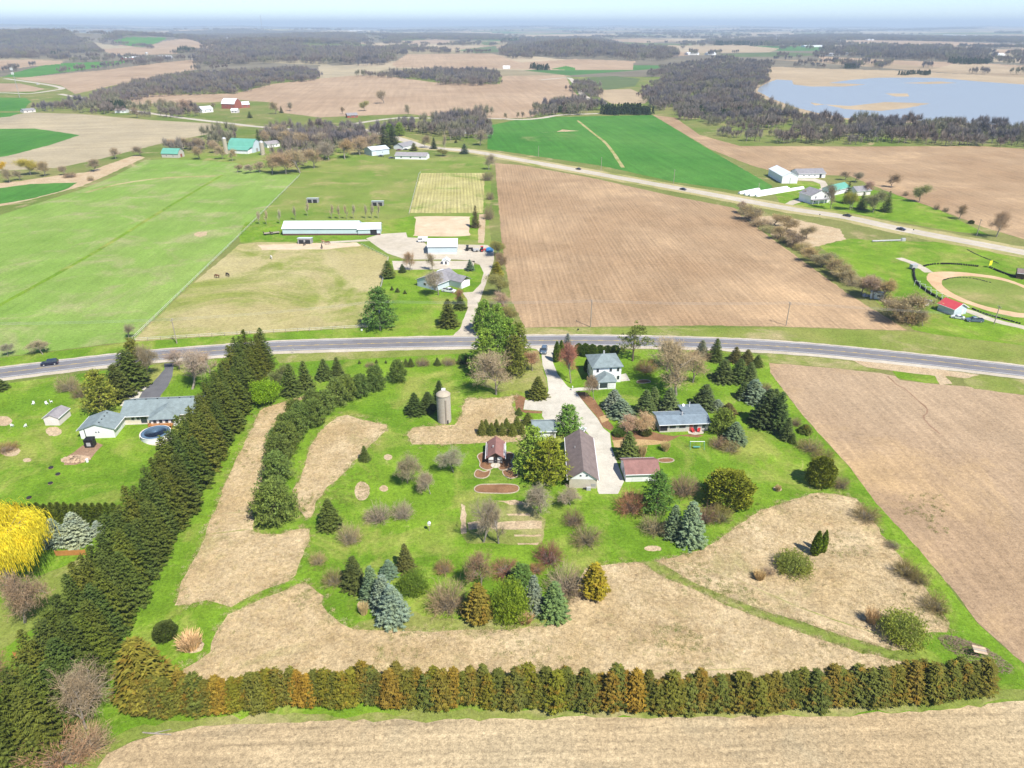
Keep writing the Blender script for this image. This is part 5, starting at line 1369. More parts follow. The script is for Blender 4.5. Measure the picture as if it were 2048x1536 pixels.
def scatter_group(name, coll):
    ng = bpy.data.node_groups.new(name, 'GeometryNodeTree')
    ng.interface.new_socket('Geometry', in_out='INPUT', socket_type='NodeSocketGeometry')
    ng.interface.new_socket('Geometry', in_out='OUTPUT', socket_type='NodeSocketGeometry')
    gi, go = ng.nodes.new('NodeGroupInput'), ng.nodes.new('NodeGroupOutput')
    iop = ng.nodes.new('GeometryNodeInstanceOnPoints')
    ci = ng.nodes.new('GeometryNodeCollectionInfo')
    ci.inputs['Collection'].default_value = coll
    ci.inputs['Separate Children'].default_value = True
    ci.inputs['Reset Children'].default_value = True
    iop.inputs['Pick Instance'].default_value = True
    rv = ng.nodes.new('FunctionNodeRandomValue')
    rv.data_type = 'INT'
    rv.inputs['Min'].default_value = 0
    rv.inputs['Max'].default_value = len(coll.objects) - 1
    rr = ng.nodes.new('FunctionNodeRandomValue')
    rr.data_type = 'FLOAT_VECTOR'
    rr.inputs[0].default_value = (0, 0, 0)
    rr.inputs[1].default_value = (0, 0, 6.28)
    na = ng.nodes.new('GeometryNodeInputNamedAttribute')
    na.data_type = 'FLOAT'
    na.inputs['Name'].default_value = 'sc'
    L = ng.links.new
    L(gi.outputs[0], iop.inputs['Points'])
    L(ci.outputs[0], iop.inputs['Instance'])
    L(next(s for s in rv.outputs if s.type == 'INT'), iop.inputs['Instance Index'])
    L(rr.outputs[0], iop.inputs['Rotation'])
    L(next(s for s in na.outputs if s.type == 'VALUE'), iop.inputs['Scale'])
    L(iop.outputs[0], go.inputs[0])
    return ng
NG_WOOD, NG_EVER = scatter_group('scatter_wood', proto_col), scatter_group('scatter_evergreen', ever_col)

def wood(name, pts, scales, ng, label):
    me = bpy.data.meshes.new(name)
    me.from_pydata([tuple(p) for p in pts], [], [])
    at = me.attributes.new('sc', 'FLOAT', 'POINT')
    at.data.foreach_set('value', np.array(scales, np.float32))
    o = link(name, me)
    m = o.modifiers.new('scatter', 'NODES')
    m.node_group = ng
    return tag(o, label, 'wood', None, 'stuff')

def fill(poly, spacing, far=False, keep=1.0, seed=1):
    rg = random.Random(seed)
    W = [(PT(*p) if p[1] < FLAT_ROW + 1 else P(*p)) for p in poly]
    xs, ys = [w.x for w in W], [w.y for w in W]
    pl = [(w.x, w.y) for w in W]
    pts, sc = [], []
    nx, ny = int((max(xs) - min(xs)) / spacing) + 1, int((max(ys) - min(ys)) / spacing) + 1
    gx, gy = np.meshgrid(np.arange(nx), np.arange(ny))
    gx = min(xs) + (gx.ravel() + np.array([rg.random() for _ in range(nx * ny)])) * spacing
    gy = min(ys) + (gy.ravel() + np.array([rg.random() for _ in range(nx * ny)])) * spacing
    ok = inside(gx, gy, pl)
    gz = terrain_z(gx, gy)
    for a, b, c in zip(gx[ok], gy[ok], gz[ok]):
        if rg.random() < keep and noise.noise(Vector((a * 0.008, b * 0.008, 0))) > -0.95 + (1 - keep) * 0.8:
            pts.append((a, b, c))
            sc.append(rg.uniform(0.75, 1.15) * spacing / 20.0 if spacing > 24 else rg.uniform(0.5, 1.2))
    return pts, sc
WOODS = [
 ('leafless wood between the tan fields at upper left', 17, 1.0, [(140, 214), (215, 188), (290, 166), (390, 152), (560, 143), (600, 141), (637, 150), (630, 162), (560, 167), (470, 189), (330, 192), (230, 214)]),
 ('leafless wood island in the large tan field', 17, 1.0, [(775, 150), (880, 143), (985, 147), (1003, 158), (1000, 170), (950, 172), (880, 170), (865, 161), (790, 158)]),
 ('thin tree line west of the wood island', 19, 0.8, [(712, 152), (775, 150), (790, 157), (715, 155)]),
 ('broad leafless wood left of the lake', 17, 0.86, [(1275, 195), (1300, 172), (1340, 156), (1420, 142), (1530, 146), (1538, 165), (1500, 182), (1520, 210), (1590, 236), (1540, 262), (1470, 262), (1420, 255), (1370, 242), (1310, 215)]),
 ('leafless wood along the near shore of the lake', 17, 0.78, [(1590, 238), (1700, 246), (1900, 248), (2100, 256), (2100, 294), (1700, 290), (1560, 286), (1600, 265)]),
 ('thin scrub at the corner of the brown field', 18, 0.55, [(1420, 262), (1470, 262), (1560, 262), (1560, 286), (1470, 283), (1440, 275)]),
 ('leafless grove beside the green-roofed barn', 15, 0.95, [(560, 330), (580, 292), (640, 278), (700, 270), (740, 280), (735, 298), (650, 318), (600, 340)]),
 ('leafless grove at the bend of the concrete road', 15, 0.95, [(830, 268), (860, 246), (900, 238), (970, 233), (974, 276), (930, 282), (870, 276)]),
 ('leafless scrub left of the concrete road', 15, 0.85, [(520, 282), (560, 268), (640, 262), (700, 266), (740, 268), (760, 262), (830, 250), (830, 268), (760, 275), (640, 280), (560, 292)]),
 ('roadside trees below the tan field', 15, 0.9, [(1068, 236), (1080, 215), (1130, 203), (1180, 206), (1195, 222), (1150, 230), (1100, 234)]),
 ('trees round the red barn farm', 15, 0.35, [(55, 222), (140, 205), (240, 212), (420, 222), (420, 236), (300, 234), (250, 236), (140, 226)]),
 ('scrub along the left field edge', 15, 0.5, [(330, 298), (350, 280), (460, 270), (460, 300), (400, 310), (350, 308)]),
 ('scrub beside the small gravel road', 15, 0.8, [(1140, 182), (1160, 168), (1180, 172), (1200, 195), (1180, 200), (1165, 186)]),
]
for i, (lb, sp, kp, poly) in enumerate(WOODS):
    p, s = fill(poly, sp, keep=kp, seed=i + 5)
    wood('leafless_wood', p, s, NG_WOOD, lb)
FARW = [
 ('wooded hill at the left edge', [(-80, 116), (-80, 66), (0, 62), (90, 62), (140, 70), (190, 95), (195, 104), (130, 108), (60, 116)]),
 ('dark wooded rise behind the farm silo', [(385, 126), (395, 108), (440, 96), (520, 92), (620, 98), (700, 105), (760, 100), (785, 105), (790, 126), (700, 130), (560, 126), (460, 130)]),
 ('wooded ridge at upper left', [(200, 84), (220, 70), (340, 66), (460, 62), (520, 64), (600, 66), (700, 70), (740, 78), (700, 88), (600, 90), (480, 88), (400, 84), (330, 74), (260, 73), (230, 82)]),
 ('round wooded hill at the centre', [(1000, 108), (1020, 92), (1060, 82), (1140, 77), (1190, 80), (1250, 96), (1262, 106), (1200, 112), (1100, 116), (1040, 112)]),
 ('wood right of the round hill', [(1180, 112), (1240, 104), (1330, 98), (1360, 110), (1330, 124), (1260, 122)]),
 ('wood beyond the lake', [(1640, 106), (1720, 99), (1860, 100), (1980, 110), (1980, 128), (1860, 122), (1760, 118)]),
 ('wood at the far left of the lake', [(1290, 156), (1320, 140), (1380, 128), (1450, 120), (1540, 128), (1536, 150), (1420, 148)]),
 ('dark wood far right', [(1560, 76), (1700, 72), (1840, 76), (2090, 78), (2090, 86), (1900, 84), (1700, 80)]),
 ('far wood above the round hill', [(760, 74), (900, 71), (1000, 73), (1000, 80), (860, 79), (780, 80)]),
 ('far wood at the right centre', [(1440, 86), (1520, 80), (1640, 82), (1660, 92), (1540, 94)]),
]
for i, (lb, poly) in enumerate(FARW):
    p, s = fill(poly, 34 if i not in (6,) else 22, keep=0.85, seed=i + 60)
    wood('leafless_wood', p, s, NG_WOOD, lb)
# tree lines and small woods all over the far plain
rg = random.Random(5)
pts, sc = [], []
for k in range(330):
    dist = 2100 * (14.0 ** rg.random())
    az = rg.uniform(-0.68, 0.72)
    c = Vector((dist * math.sin(az), dist * math.cos(az), 0))
    L = rg.uniform(120, 700) * (1 + dist / 9000)
    a = rg.gauss(0.1, 0.35)
    wd = rg.choice([8, 15, 60, 130]) * (1 + dist / 12000)
    for j in range(int(L * max(1, wd / 40) / (26 * (1 + dist / 7000)))):
        q = c + Vector((math.cos(a), math.sin(a), 0)) * rg.uniform(-L / 2, L / 2) + Vector((0, rg.uniform(-wd, wd), 0))
        pts.append((q.x, q.y))
        sc.append(rg.uniform(0.7, 1.1) * min(1.9, 1 + dist / 9000))
qa = np.array(pts)
qz = terrain_z(qa[:, 0], qa[:, 1])
dq = qa[:, 1] * CP - (qz - CAM_H) * SP
qx, qy = 1024 + F * qa[:, 0] / dq, 768 - F * (qa[:, 1] * SP + (qz - CAM_H) * CP) / dq
ok = qa[:, 1] > FLAT + 60
for f in FIELDS:
    ok &= ~inside(qx, qy, f[2])
pts = np.column_stack([qa, qz])[ok]
sc = np.array(sc)[ok]
wood('far_tree_lines', pts, sc, NG_WOOD, 'tree lines and small woods scattered over the far plain')
pts, sc = [], []
for (x0, x1, y_, n_, s_) in ((1090, 1158, 226, 10, 0.6), (1208, 1300, 229, 26, 0.75), (1060, 1100, 140, 8, 0.9), (1690, 1715, 137, 6, 0.8), (1800, 1860, 150, 14, 0.6), (1900, 1980, 128, 18, 1.0), (1350, 1480, 232, 9, 0.7), (205, 250, 220, 10, 0.7), (1430, 1560, 92, 22, 1.5), (1000, 1040, 84, 10, 1.2), (355, 390, 105, 10, 1.1), (100, 125, 112, 4, 1.0), (1640, 1700, 224, 0, 1)):
    for k in range(n_):
        x = x0 + (x1 - x0) * (k + rg.random()) / n_
        y_k = y_ + rg.uniform(-3, 1)
        q = PT(x, y_k) if y_k < FLAT_ROW + 1 else P(x, y_k)
        pts.append(tuple(q))
        sc.append(s_ * rg.uniform(0.7, 1.1))
wood('far_evergreens', pts, sc, NG_EVER, 'dark evergreens standing in clumps along the far fields')

# ================================================================ standing dry grass on the prairies
def straw_clump(seed, mat, n=26, rad=0.6, ln=0.42, wd=0.016, flat=0.45):
    rg = np.random.default_rng(seed)
    a, r_ = rg.uniform(0, 6.283, n), rad * np.sqrt(rg.uniform(0, 1, n))
    A_ = np.stack([np.cos(a) * r_, np.sin(a) * r_, np.full(n, 0.02)], 1)
    b = rg.uniform(0, 6.283, n)
    d = unit(np.stack([np.cos(b), np.sin(b), rg.uniform(0.1, 0.9, n) * flat * 2], 1))
    v, q = ribbons(A_, A_ + d * rg.uniform(ln * 0.6, ln * 1.3, (n, 1)), np.full(n, wd), np.full(n, wd * 0.5), rg)
    return np_mesh('straw_clump', v, q, mat)
straw_col = bpy.data.collections.new('straw_clumps')
for k, c in enumerate([(0.56, 0.43, 0.24, 1), (0.62, 0.50, 0.31, 1), (0.46, 0.335, 0.175, 1), (0.52, 0.42, 0.21, 1)]):
    straw_col.objects.link(bpy.data.objects.new('straw_clump', straw_clump(300 + k, paint('dry_grass', c, 0.8, 0.25, 1.0, 0.1))))
NG_STRAW = scatter_group('scatter_straw', straw_col)
for k, (pl, lb) in enumerate(((PR_A, 'dry grass of the long left prairie strip'), (PR_B, 'dry grass of the prairie inside the pine curve'), (PR_C, 'dry grass of the prairie beside the silo'), (PR_D, 'dry grass of the front prairie'), (PR_E, 'dry grass of the right prairie'))):
    p_, s_ = fill(pl, 0.85, keep=0.97, seed=400 + k)
    kp = [i for i, q in enumerate(p_) if noise.noise(Vector((q[0] * 0.11, q[1] * 0.11, 2))) + 0.5 * noise.noise(Vector((q[0] * 0.5, q[1] * 0.5, 7))) > -0.28]
    o = wood('dry_grass', [p_[i] for i in kp], [s_[i] for i in kp], NG_STRAW, lb)
    o['category'] = 'grass'

# ragged edges: straw spilling onto the lawn, grass creeping into the straw
green_col = bpy.data.collections.new('grass_clumps')
for k, c in enumerate([(0.13, 0.20, 0.02, 1), (0.18, 0.24, 0.035, 1), (0.22, 0.22, 0.06, 1)]):
    green_col.objects.link(bpy.data.objects.new('grass_clump', straw_clump(330 + k, paint('green_grass', c, 0.8, 0.25, 1.0, 0.1), 30, 0.5, 0.26, 0.016, 0.8)))
NG_GREEN = scatter_group('scatter_grass', green_col)
rg = random.Random(77)
fr_s, fr_g = [], []
for pl in (PR_A, PR_B, PR_C, PR_D, PR_E):
    W = [P(*q) for q in pl]
    for a, b in zip(W, W[1:] + W[:1]):
        n_ = int((b - a).length / 0.3)
        for k in range(n_):
            q = a.lerp(b, rg.random())
            amp = 0.35 + 1.3 * max(0.0, noise.noise(q * 0.09) + 0.15)
            q1 = q + Vector((rg.gauss(0, amp), rg.gauss(0, amp), 0.03))
            q2 = q + Vector((rg.gauss(0, amp * 1.2), rg.gauss(0, amp * 1.2), 0.03))
            if k % 2 == 0:
                fr_s.append(tuple(q1))
            else:
                fr_g.append(tuple(q2))
o = wood('dry_grass', fr_s, [rg.uniform(0.5, 1.1) for _ in fr_s], NG_STRAW, 'dry grass spilling over the prairie edges'); o['category'] = 'grass'
for k in range(5200):                      # green tufts within the prairies and along the field margins
    pl = rg.choice((PR_A, PR_B, PR_D, PR_D, PR_E, PR_E))
    x_, y_ = rg.uniform(min(q[0] for q in pl), max(q[0] for q in pl)), rg.uniform(min(q[1] for q in pl), max(q[1] for q in pl))
    q = P(x_, y_)
    if noise.noise(q * 0.07 + Vector((3, 8, 0))) > 0.22:
        fr_g.append((q.x, q.y, 0.03))
o = wood('green_grass', fr_g, [rg.uniform(0.6, 1.2) for _ in fr_g], NG_GREEN, 'green grass tufts along the prairie edges'); o['category'] = 'grass'

# ================================================================ buildings
def siding(name, c, sp=0.22):
    return paint(name, c, 0.55, 0.05, 0.4, 0.3, lines=(sp, 'Z', 0.35))
def shingle(name, c, var=0.24):
    return paint(name, c, 0.85, var, 0.8, 0.15)
M['white_wall'] = siding('white_siding', (0.80, 0.80, 0.79, 1))
M['cream_wall'] = siding('cream_siding', (0.62, 0.56, 0.44, 1))
M['blue_wall'] = siding('pale_blue_siding', (0.55, 0.62, 0.68, 1))
M['metal_wall'] = paint('pale_metal_wall', (0.50, 0.59, 0.62, 1), 0.4, 0.06, 0.3, 0.4, lines=(0.9, 'X', 0.2))
M['pink_wall'] = paint('pinkish_wall', (0.70, 0.63, 0.60, 1), 0.7, 0.08, 0.4)
M['block_wall'] = paint('concrete_block_wall', (0.50, 0.45, 0.36, 1), 0.85, 0.16, 1.0)
M['log_wall'] = paint('dark_log_wall', (0.10, 0.055, 0.04, 1), 0.7, 0.25, 1.0, lines=(0.25, 'Z', 0.6))
M['stone_wall'] = paint('pale_stone_wall', (0.52, 0.48, 0.42, 1), 0.85, 0.22, 2.0)
M['red_wall'] = paint('barn_red_wall', (0.32, 0.10, 0.07, 1), 0.7, 0.15, 0.5)
M['dark_trim'] = paint('dark_trim', (0.12, 0.055, 0.05, 1), 0.7, 0.1)
M['trim'] = paint('white_trim', (0.78, 0.78, 0.77, 1), 0.5, 0.04)
M['door'] = paint('white_door', (0.75, 0.75, 0.74, 1), 0.45, 0.04, lines=(0.55, 'Z', 0.5))
M['grey_door'] = paint('grey_door', (0.32, 0.31, 0.30, 1), 0.5, 0.06)
M['opening'] = paint('dark_interior', (0.025, 0.025, 0.028, 1), 0.9, 0.1)
M['glass'] = paint('window_glass', (0.035, 0.045, 0.055, 1), 0.08, 0.1, 0.5, 0.6)
M['sage_roof'] = shingle('sage_shingles', (0.215, 0.262, 0.265, 1))
M['slate_roof'] = shingle('slate_blue_shingles', (0.20, 0.25, 0.285, 1))
M['brown_roof'] = shingle('brown_shingles', (0.21, 0.165, 0.15, 1), 0.25)
M['rust_roof'] = shingle('rust_brown_shingles', (0.27, 0.145, 0.125, 1))
M['cabin_roof'] = shingle('red_brown_shingles', (0.28, 0.145, 0.125, 1))
M['grey_roof'] = shingle('grey_shingles', (0.26, 0.25, 0.26, 1))
M['shed_roof'] = shingle('grey_brown_shingles', (0.30, 0.28, 0.285, 1))
M['metal_roof'] = paint('pale_metal_roof', (0.70, 0.76, 0.80, 1), 0.35, 0.07, 0.2, 0.4, lines=(0.9, 'X', 0.3))
M['white_roof'] = paint('white_metal_roof', (0.76, 0.78, 0.80, 1), 0.35, 0.07, 0.2, 0.4)
M['green_roof'] = paint('green_metal_roof', (0.13, 0.36, 0.27, 1), 0.45, 0.12, 0.3, 0.4)
M['red_roof'] = paint('red_metal_roof', (0.55, 0.07, 0.08, 1), 0.5, 0.12, 0.4, 0.4)
M['steel'] = paint('galvanised_steel', (0.42, 0.42, 0.42, 1), 0.4, 0.15, 0.5, 0.5)
M['black'] = paint('black_metal', (0.02, 0.02, 0.022, 1), 0.5, 0.15)
M['tyre'] = paint('tyre_rubber', (0.018, 0.018, 0.018, 1), 0.85, 0.2)
M['concrete_wall'] = paint('silo_staves', (0.44, 0.385, 0.30, 1), 0.85, 0.16, 0.35, 0.1, lines=(0.76, 'Z', 0.35))
M['dome'] = paint('silo_dome', (0.43, 0.37, 0.28, 1), 0.85, 0.18, 0.8)
M['wood_pole'] = paint('weathered_wood', (0.34, 0.29, 0.23, 1), 0.9, 0.2, 1.5)
M['orange_wood'] = paint('stained_fence_wood', (0.45, 0.20, 0.06, 1), 0.7, 0.2, 1.5)
M['red_paint'] = paint('red_paint', (0.55, 0.05, 0.05, 1), 0.4, 0.1)
M['blue_tarp'] = paint('blue_tarp', (0.05, 0.25, 0.55, 1), 0.5, 0.15)
M['pool_cover'] = paint('blue_pool_cover', (0.10, 0.165, 0.24, 1), 0.45, 0.25, 0.5, 0.3)
M['white_plastic'] = paint('white_film', (0.82, 0.82, 0.82, 1), 0.4, 0.05, 0.5)

FACE = {'F': (0, -1), 'B': (0, 1), 'L': (-1, 0), 'R': (1, 0)}
def panel_on(root, name, face, u, z, w, h, wd, dp, mat, sub=None, out=0.05):
    """A window or door on a wall: u = fraction along the wall from its middle, z = height of its centre."""
    hx, hy = wd / 2, dp / 2
    def bx(ww, hh, o0, o1, m):
        mb = MB()
        if face in 'FB':
            s = -1 if face == 'F' else 1
            a, b = sorted((s * (hy - 0.03 + o0), s * (hy + o1)))
            mb.box(u * wd - ww / 2, u * wd + ww / 2, a, b, z - hh / 2, z + hh / 2)
        else:
            s = -1 if face == 'L' else 1
            a, b = sorted((s * (hx - 0.03 + o0), s * (hx + o1)))
            mb.box(a, b, u * dp - ww / 2, u * dp + ww / 2, z - hh / 2, z + hh / 2)
        return mb
    o = bx(w, h, 0, out, None).build(name, mat, root)
    if sub == 'pane':
        bx(w - 0.16, h - 0.16, 0.03, out + 0.012, None).build('pane', M['glass'], o)
    elif sub == 'handle':
        bx(0.1, 0.1, 0.03, out + 0.06, None).build('handle', M['steel'], o)
    elif sub == 'garage':
        for k in range(1, 4):
            zz = -h / 2 + h * k / 4
            mb = MB()
            if face == 'F':
                mb.box(u * wd - w / 2, u * wd + w / 2, -hy - out - 0.01, -hy - out + 0.02, z + zz - 0.02, z + zz + 0.02)
            elif face == 'R':
                mb.box(hx + out - 0.02, hx + out + 0.01, u * dp - w / 2, u * dp + w / 2, z + zz - 0.02, z + zz + 0.02)
            else:
                continue
            mb.build('seam', M['steel'], o)
    return o

def roof_mesh(kind, w, d, hw, rh, ov, oe, th=0.16):
    """Roof over a w x d plan: ov overhang at the eaves, oe at the gables."""
    mb = MB()
    if kind in ('gable_x', 'gable_y'):
        half = (d if kind == 'gable_x' else w) / 2
        ln = (w if kind == 'gable_x' else d) / 2 + oe
        sl = rh / half
        z0 = hw + 0.03
        e = half + ov
        prof = [(-e, z0 - sl * ov), (0, z0 + rh), (e, z0 - sl * ov), (e, z0 - sl * ov + th), (0, z0 + rh + th), (-e, z0 - sl * ov + th)]
        mb.prism(prof, -ln, ln, 'x' if kind == 'gable_x' else 'y')
    elif kind == 'gambrel':
        half, ln = d / 2, w / 2 + oe
        z0 = hw + 0.03
        a = [(-half - ov, z0 - 0.2), (-half * 0.55, z0 + rh * 0.68), (0, z0 + rh), (half * 0.55, z0 + rh * 0.68), (half + ov, z0 - 0.2)]
        mb.prism(a + [(u, z + th) for u, z in reversed(a)], -ln, ln, 'x')
    elif kind == 'mono':           # low at the back, high in front
        z0 = hw + 0.03
        a = [(-d / 2 - ov, z0 + rh + 0.05), (d / 2 + ov, z0 - 0.05)]
        mb.prism(a + [(u, z + th) for u, z in reversed(a)], -w / 2 - oe, w / 2 + oe, 'x')
    else:                          # hip
        X, Y_ = w / 2 + ov, d / 2 + ov
        z0 = hw + 0.02
        if w >= d:
            r0, r1 = (-(X - Y_), 0), ((X - Y_), 0)
        else:
            r0, r1 = (0, -(Y_ - X)), (0, (Y_ - X))
        if abs(w - d) < 1.0:
            r0, r1 = (-0.8, 0), (0.8, 0)
        vs = [(-X, -Y_, z0), (X, -Y_, z0), (X, Y_, z0), (-X, Y_, z0), (-X, -Y_, z0 + th), (X, -Y_, z0 + th), (X, Y_, z0 + th), (-X, Y_, z0 + th), (r0[0], r0[1], z0 + rh + th), (r1[0], r1[1], z0 + rh + th)]
        fs = [(3, 2, 1, 0), (0, 1, 5, 4), (1, 2, 6, 5), (2, 3, 7, 6), (3, 0, 4, 7)]
        if w >= d or abs(w - d) < 1.0:
            fs += [(4, 5, 9, 8), (5, 6, 9), (6, 7, 8, 9), (7, 4, 8)]
        else:
            fs += [(4, 5, 8), (5, 6, 9, 8), (6, 7, 9), (7, 4, 8, 9)]
        mb.add(vs, fs)
    return mb

def wall_mesh(kind, w, d, hw, rh):
    mb = MB()
    if kind == 'gable_y':
        mb.prism([(-w / 2, -0.1), (w / 2, -0.1), (w / 2, hw), (0, hw + rh), (-w / 2, hw)], -d / 2, d / 2, 'y')
    elif kind == 'gable_x':
        mb.prism([(-d / 2, -0.1), (d / 2, -0.1), (d / 2, hw), (0, hw + rh), (-d / 2, hw)], -w / 2, w / 2, 'x')
    elif kind == 'gambrel':
        mb.prism([(-d / 2, -0.1), (d / 2, -0.1), (d / 2, hw), (d / 2 * 0.55, hw + rh * 0.68), (0, hw + rh), (-d / 2 * 0.55, hw + rh * 0.68), (-d / 2, hw)], -w / 2, w / 2, 'x')
    elif kind == 'mono':
        mb.prism([(-d / 2, -0.1), (d / 2, -0.1), (d / 2, hw), (-d / 2, hw + rh)], -w / 2, w / 2, 'x')
    else:
        mb.box(-w / 2, w / 2, -d / 2, d / 2, -0.1, hw)
    return mb

LAND = {}            # landmarks that tree labels refer to
def house(name, label, cat, FL, FR, depth_m=None, BL=None, BR=None, hw=2.6, rh=1.5, roof='gable_x', wall='white_wall', rf='grey_roof',
          ov=0.4, oe=0.3, wins=(), doors=(), group=None, mark=None, far=False, base=0.0):
    g = (lambda p: PT(*p)) if far else (lambda p: P(*p))
    A, B = g(FL), g(FR)
    zb = min(A.z, B.z)
    A.z = B.z = zb
    x = (B - A)
    w = x.length
    x.normalize()
    y = Vector((-x.y, x.x, 0))
    if BL: depth_m = (g(BL) - A).dot(y)
    if BR: depth_m = (g(BR) - B).dot(y)
    d = depth_m
    c = A + x * w / 2 + y * d / 2
    root = thing(name, label, cat, c, math.atan2(x.y, x.x), group)
    wall_mesh(roof, w, d, hw, rh).build('wall', M[wall], root)
    r = roof_mesh(roof, w, d, hw, rh, ov, oe).build('roof', M[rf], root)
    if roof in ('gable_x', 'gable_y') and ov > 0 and not far:
        ln_ = (w if roof == 'gable_x' else d) / 2 + oe - 0.02
        e_ = (d if roof == 'gable_x' else w) / 2 + ov
        ze = hw + 0.03 - rh / (e_ - ov) * ov
        for s_ in (-1, 1):
            a_, b_ = sorted((s_ * (e_ - 0.0), s_ * (e_ + 0.13)))
            mb = MB()
            if roof == 'gable_x':
                mb.box(-ln_, ln_, a_, b_, ze - 0.02, ze + 0.13)
            else:
                mb.box(a_, b_, -ln_, ln_, ze - 0.02, ze + 0.13)
            mb.build('gutter', M['trim'], r)
    for (f, u, z, ww, hh) in wins:
        panel_on(root, 'window', f, u, z, ww, hh, w, d, M['trim'], 'pane')
    for e in doors:
        f, u, z, ww, hh, mt = e[:6]
        panel_on(root, e[7] if len(e) > 7 else 'door', f, u, z, ww, hh, w, d, M[mt], e[6] if len(e) > 6 else 'handle')
    if mark:
        LAND[mark] = c
    root['_w'], root['_d'] = w, d
    return root, w, d, r

def clean(root):
    for k in ('_w', '_d'):
        if k in root: del root[k]

# ---- white two-storey house with a sage hip roof
hwall = height(1212, 765, 737)
root, w, d, rf = house('farmhouse', 'white two-storey house with sage green hip roof beside the pale drive', 'house', (1185, 767), (1241, 764), 9.0, hw=5.3, rh=2.3, roof='hip', rf='sage_roof', ov=0.55,
      wins=[('F', -0.34, 4.3, 0.9, 1.3), ('F', 0.12, 4.3, 0.9, 1.3), ('F', 0.38, 4.3, 0.9, 1.3), ('F', 0.40, 1.6, 0.9, 1.4), ('L', 0.2, 4.3, 0.9, 1.3), ('L', -0.25, 4.3, 0.9, 1.3), ('L', 0.1, 1.6, 0.9, 1.4), ('R', 0.2, 4.3, 0.9, 1.3), ('R', -0.2, 1.6, 0.9, 1.4)], mark='white two-storey house')
MB().box(-0.25, 0.25, 0.6, 1.0, 7.3, 8.4).build('vent_pipe', M['steel'], rf)
bx0 = -w * 0.13
ad = MB().box(bx0 - 2.4, bx0 + 2.9, -d / 2 - 4.2, -d / 2 - 0.01, -0.1, 2.5).build('entry_wing', M['white_wall'], root)
mb = MB()
X0, X1, Ya, Yb = bx0 - 2.75, bx0 + 3.25, -d / 2 - 4.6, -d / 2 + 0.0
mb.add([(X0, Ya, 2.5), (X1, Ya, 2.5), (X1, Yb - .02, 2.5), (X0, Yb - .02, 2.5), ((X0 + X1) / 2, Ya + 1.6, 4.2), ((X0 + X1) / 2, Yb - .02, 4.2)], [(3, 2, 1, 0), (0, 1, 4), (1, 2, 5, 4), (3, 0, 4, 5), (2, 3, 5)])
mb.build('entry_roof', M['sage_roof'], root)
dr = MB().box(bx0 + 0.9, bx0 + 2.5, -d / 2 - 4.26, -d / 2 - 4.18, 0.0, 2.15).build('door', M['door'], root)
for k in (1, 2, 3):
    MB().box(bx0 + 0.9, bx0 + 2.5, -d / 2 - 4.28, -d / 2 - 4.25, 0.54 * k - 0.02, 0.54 * k + 0.02).build('seam', M['steel'], dr)
MB().box(bx0 - 2.0, bx0 + 0.3, -d / 2 - 4.27, -d / 2 - 4.18, 0.5, 2.0).build('screen_window', M['glass'], root)
for s in (-2.3, 0.6):
    MB().box(bx0 + s - 0.06, bx0 + s + 0.06, -d / 2 - 4.4, -d / 2 - 4.28, 0, 2.5).build('porch_post', M['trim'], root)
clean(root)

# ---- long brown-roofed garage beside the drive
root, w, d, rf = house('garage', 'long brown-roofed garage with a white gable and block wall along the drive', 'garage', (1138, 976), (1193, 977), BL=(1121, 893), hw=2.7, rh=2.3, roof='gable_y', wall='block_wall', rf='brown_roof', ov=0.45, oe=0.35,
      wins=[('F', -0.1, 3.55, 0.6, 0.6), ('F', 0.12, 3.55, 0.6, 0.6)], doors=[('F', 0.38, 1.0, 1.1, 0.7, 'grey_door', None, 'vent_panel'), ('R', -0.32, 1.25, 2.8, 2.3, 'door', 'garage', 'garage_door'), ('R', -0.05, 1.25, 2.8, 2.3, 'door', 'garage', 'garage_door'), ('R', 0.25, 1.05, 0.9, 2.0, 'door')], mark='long brown-roofed garage')
mb = MB()
mb.add([(-w / 2 - 0.02, -d / 2 - 0.03, 2.55), (w / 2 + 0.02, -d / 2 - 0.03, 2.55), (0, -d / 2 - 0.03, 4.9), (-w / 2, -d / 2 + 0.02, 2.55), (w / 2, -d / 2 + 0.02, 2.55), (0, -d / 2 + 0.02, 4.9)], [(0, 1, 2), (3, 5, 4), (0, 3, 4, 1)])
mb.build('gable_cladding', M['white_wall'], root)
MB().tube((-1.5, 2.0, 3.6), (-1.5, 2.0, 4.7), 0.1).build('vent_pipe', M['steel'], rf)
clean(root)
t = thing('air_conditioner', 'grey box unit with pipe outside the garage gable', 'machine', P(1177, 980))
MB().box(-0.5, 0.5, -0.3, 0.4, 0, 0.75).build('housing', M['steel'], t); MB().tube((-0.5, 0, 0.5), (-1.3, 0.1, 0.4), 0.18).build('drum', M['black'], t)

# ---- rust-roofed garage at the end of the drive
root, w, d, rf = house('small_garage', 'white garage with a rust brown roof at the end of the drive', 'garage', (1251, 964), (1317, 962), 6.4, hw=2.4, rh=1.5, roof='gable_x', rf='rust_roof', ov=0.45, oe=0.25,
      wins=[('F', 0.3, 1.4, 1.0, 0.8)], doors=[('F', -0.15, 1.15, 2.6, 2.2, 'door', 'garage', 'garage_door'), ('L', 0.0, 1.05, 1.0, 2.0, 'grey_door')], mark='rust-roofed garage')
clean(root)

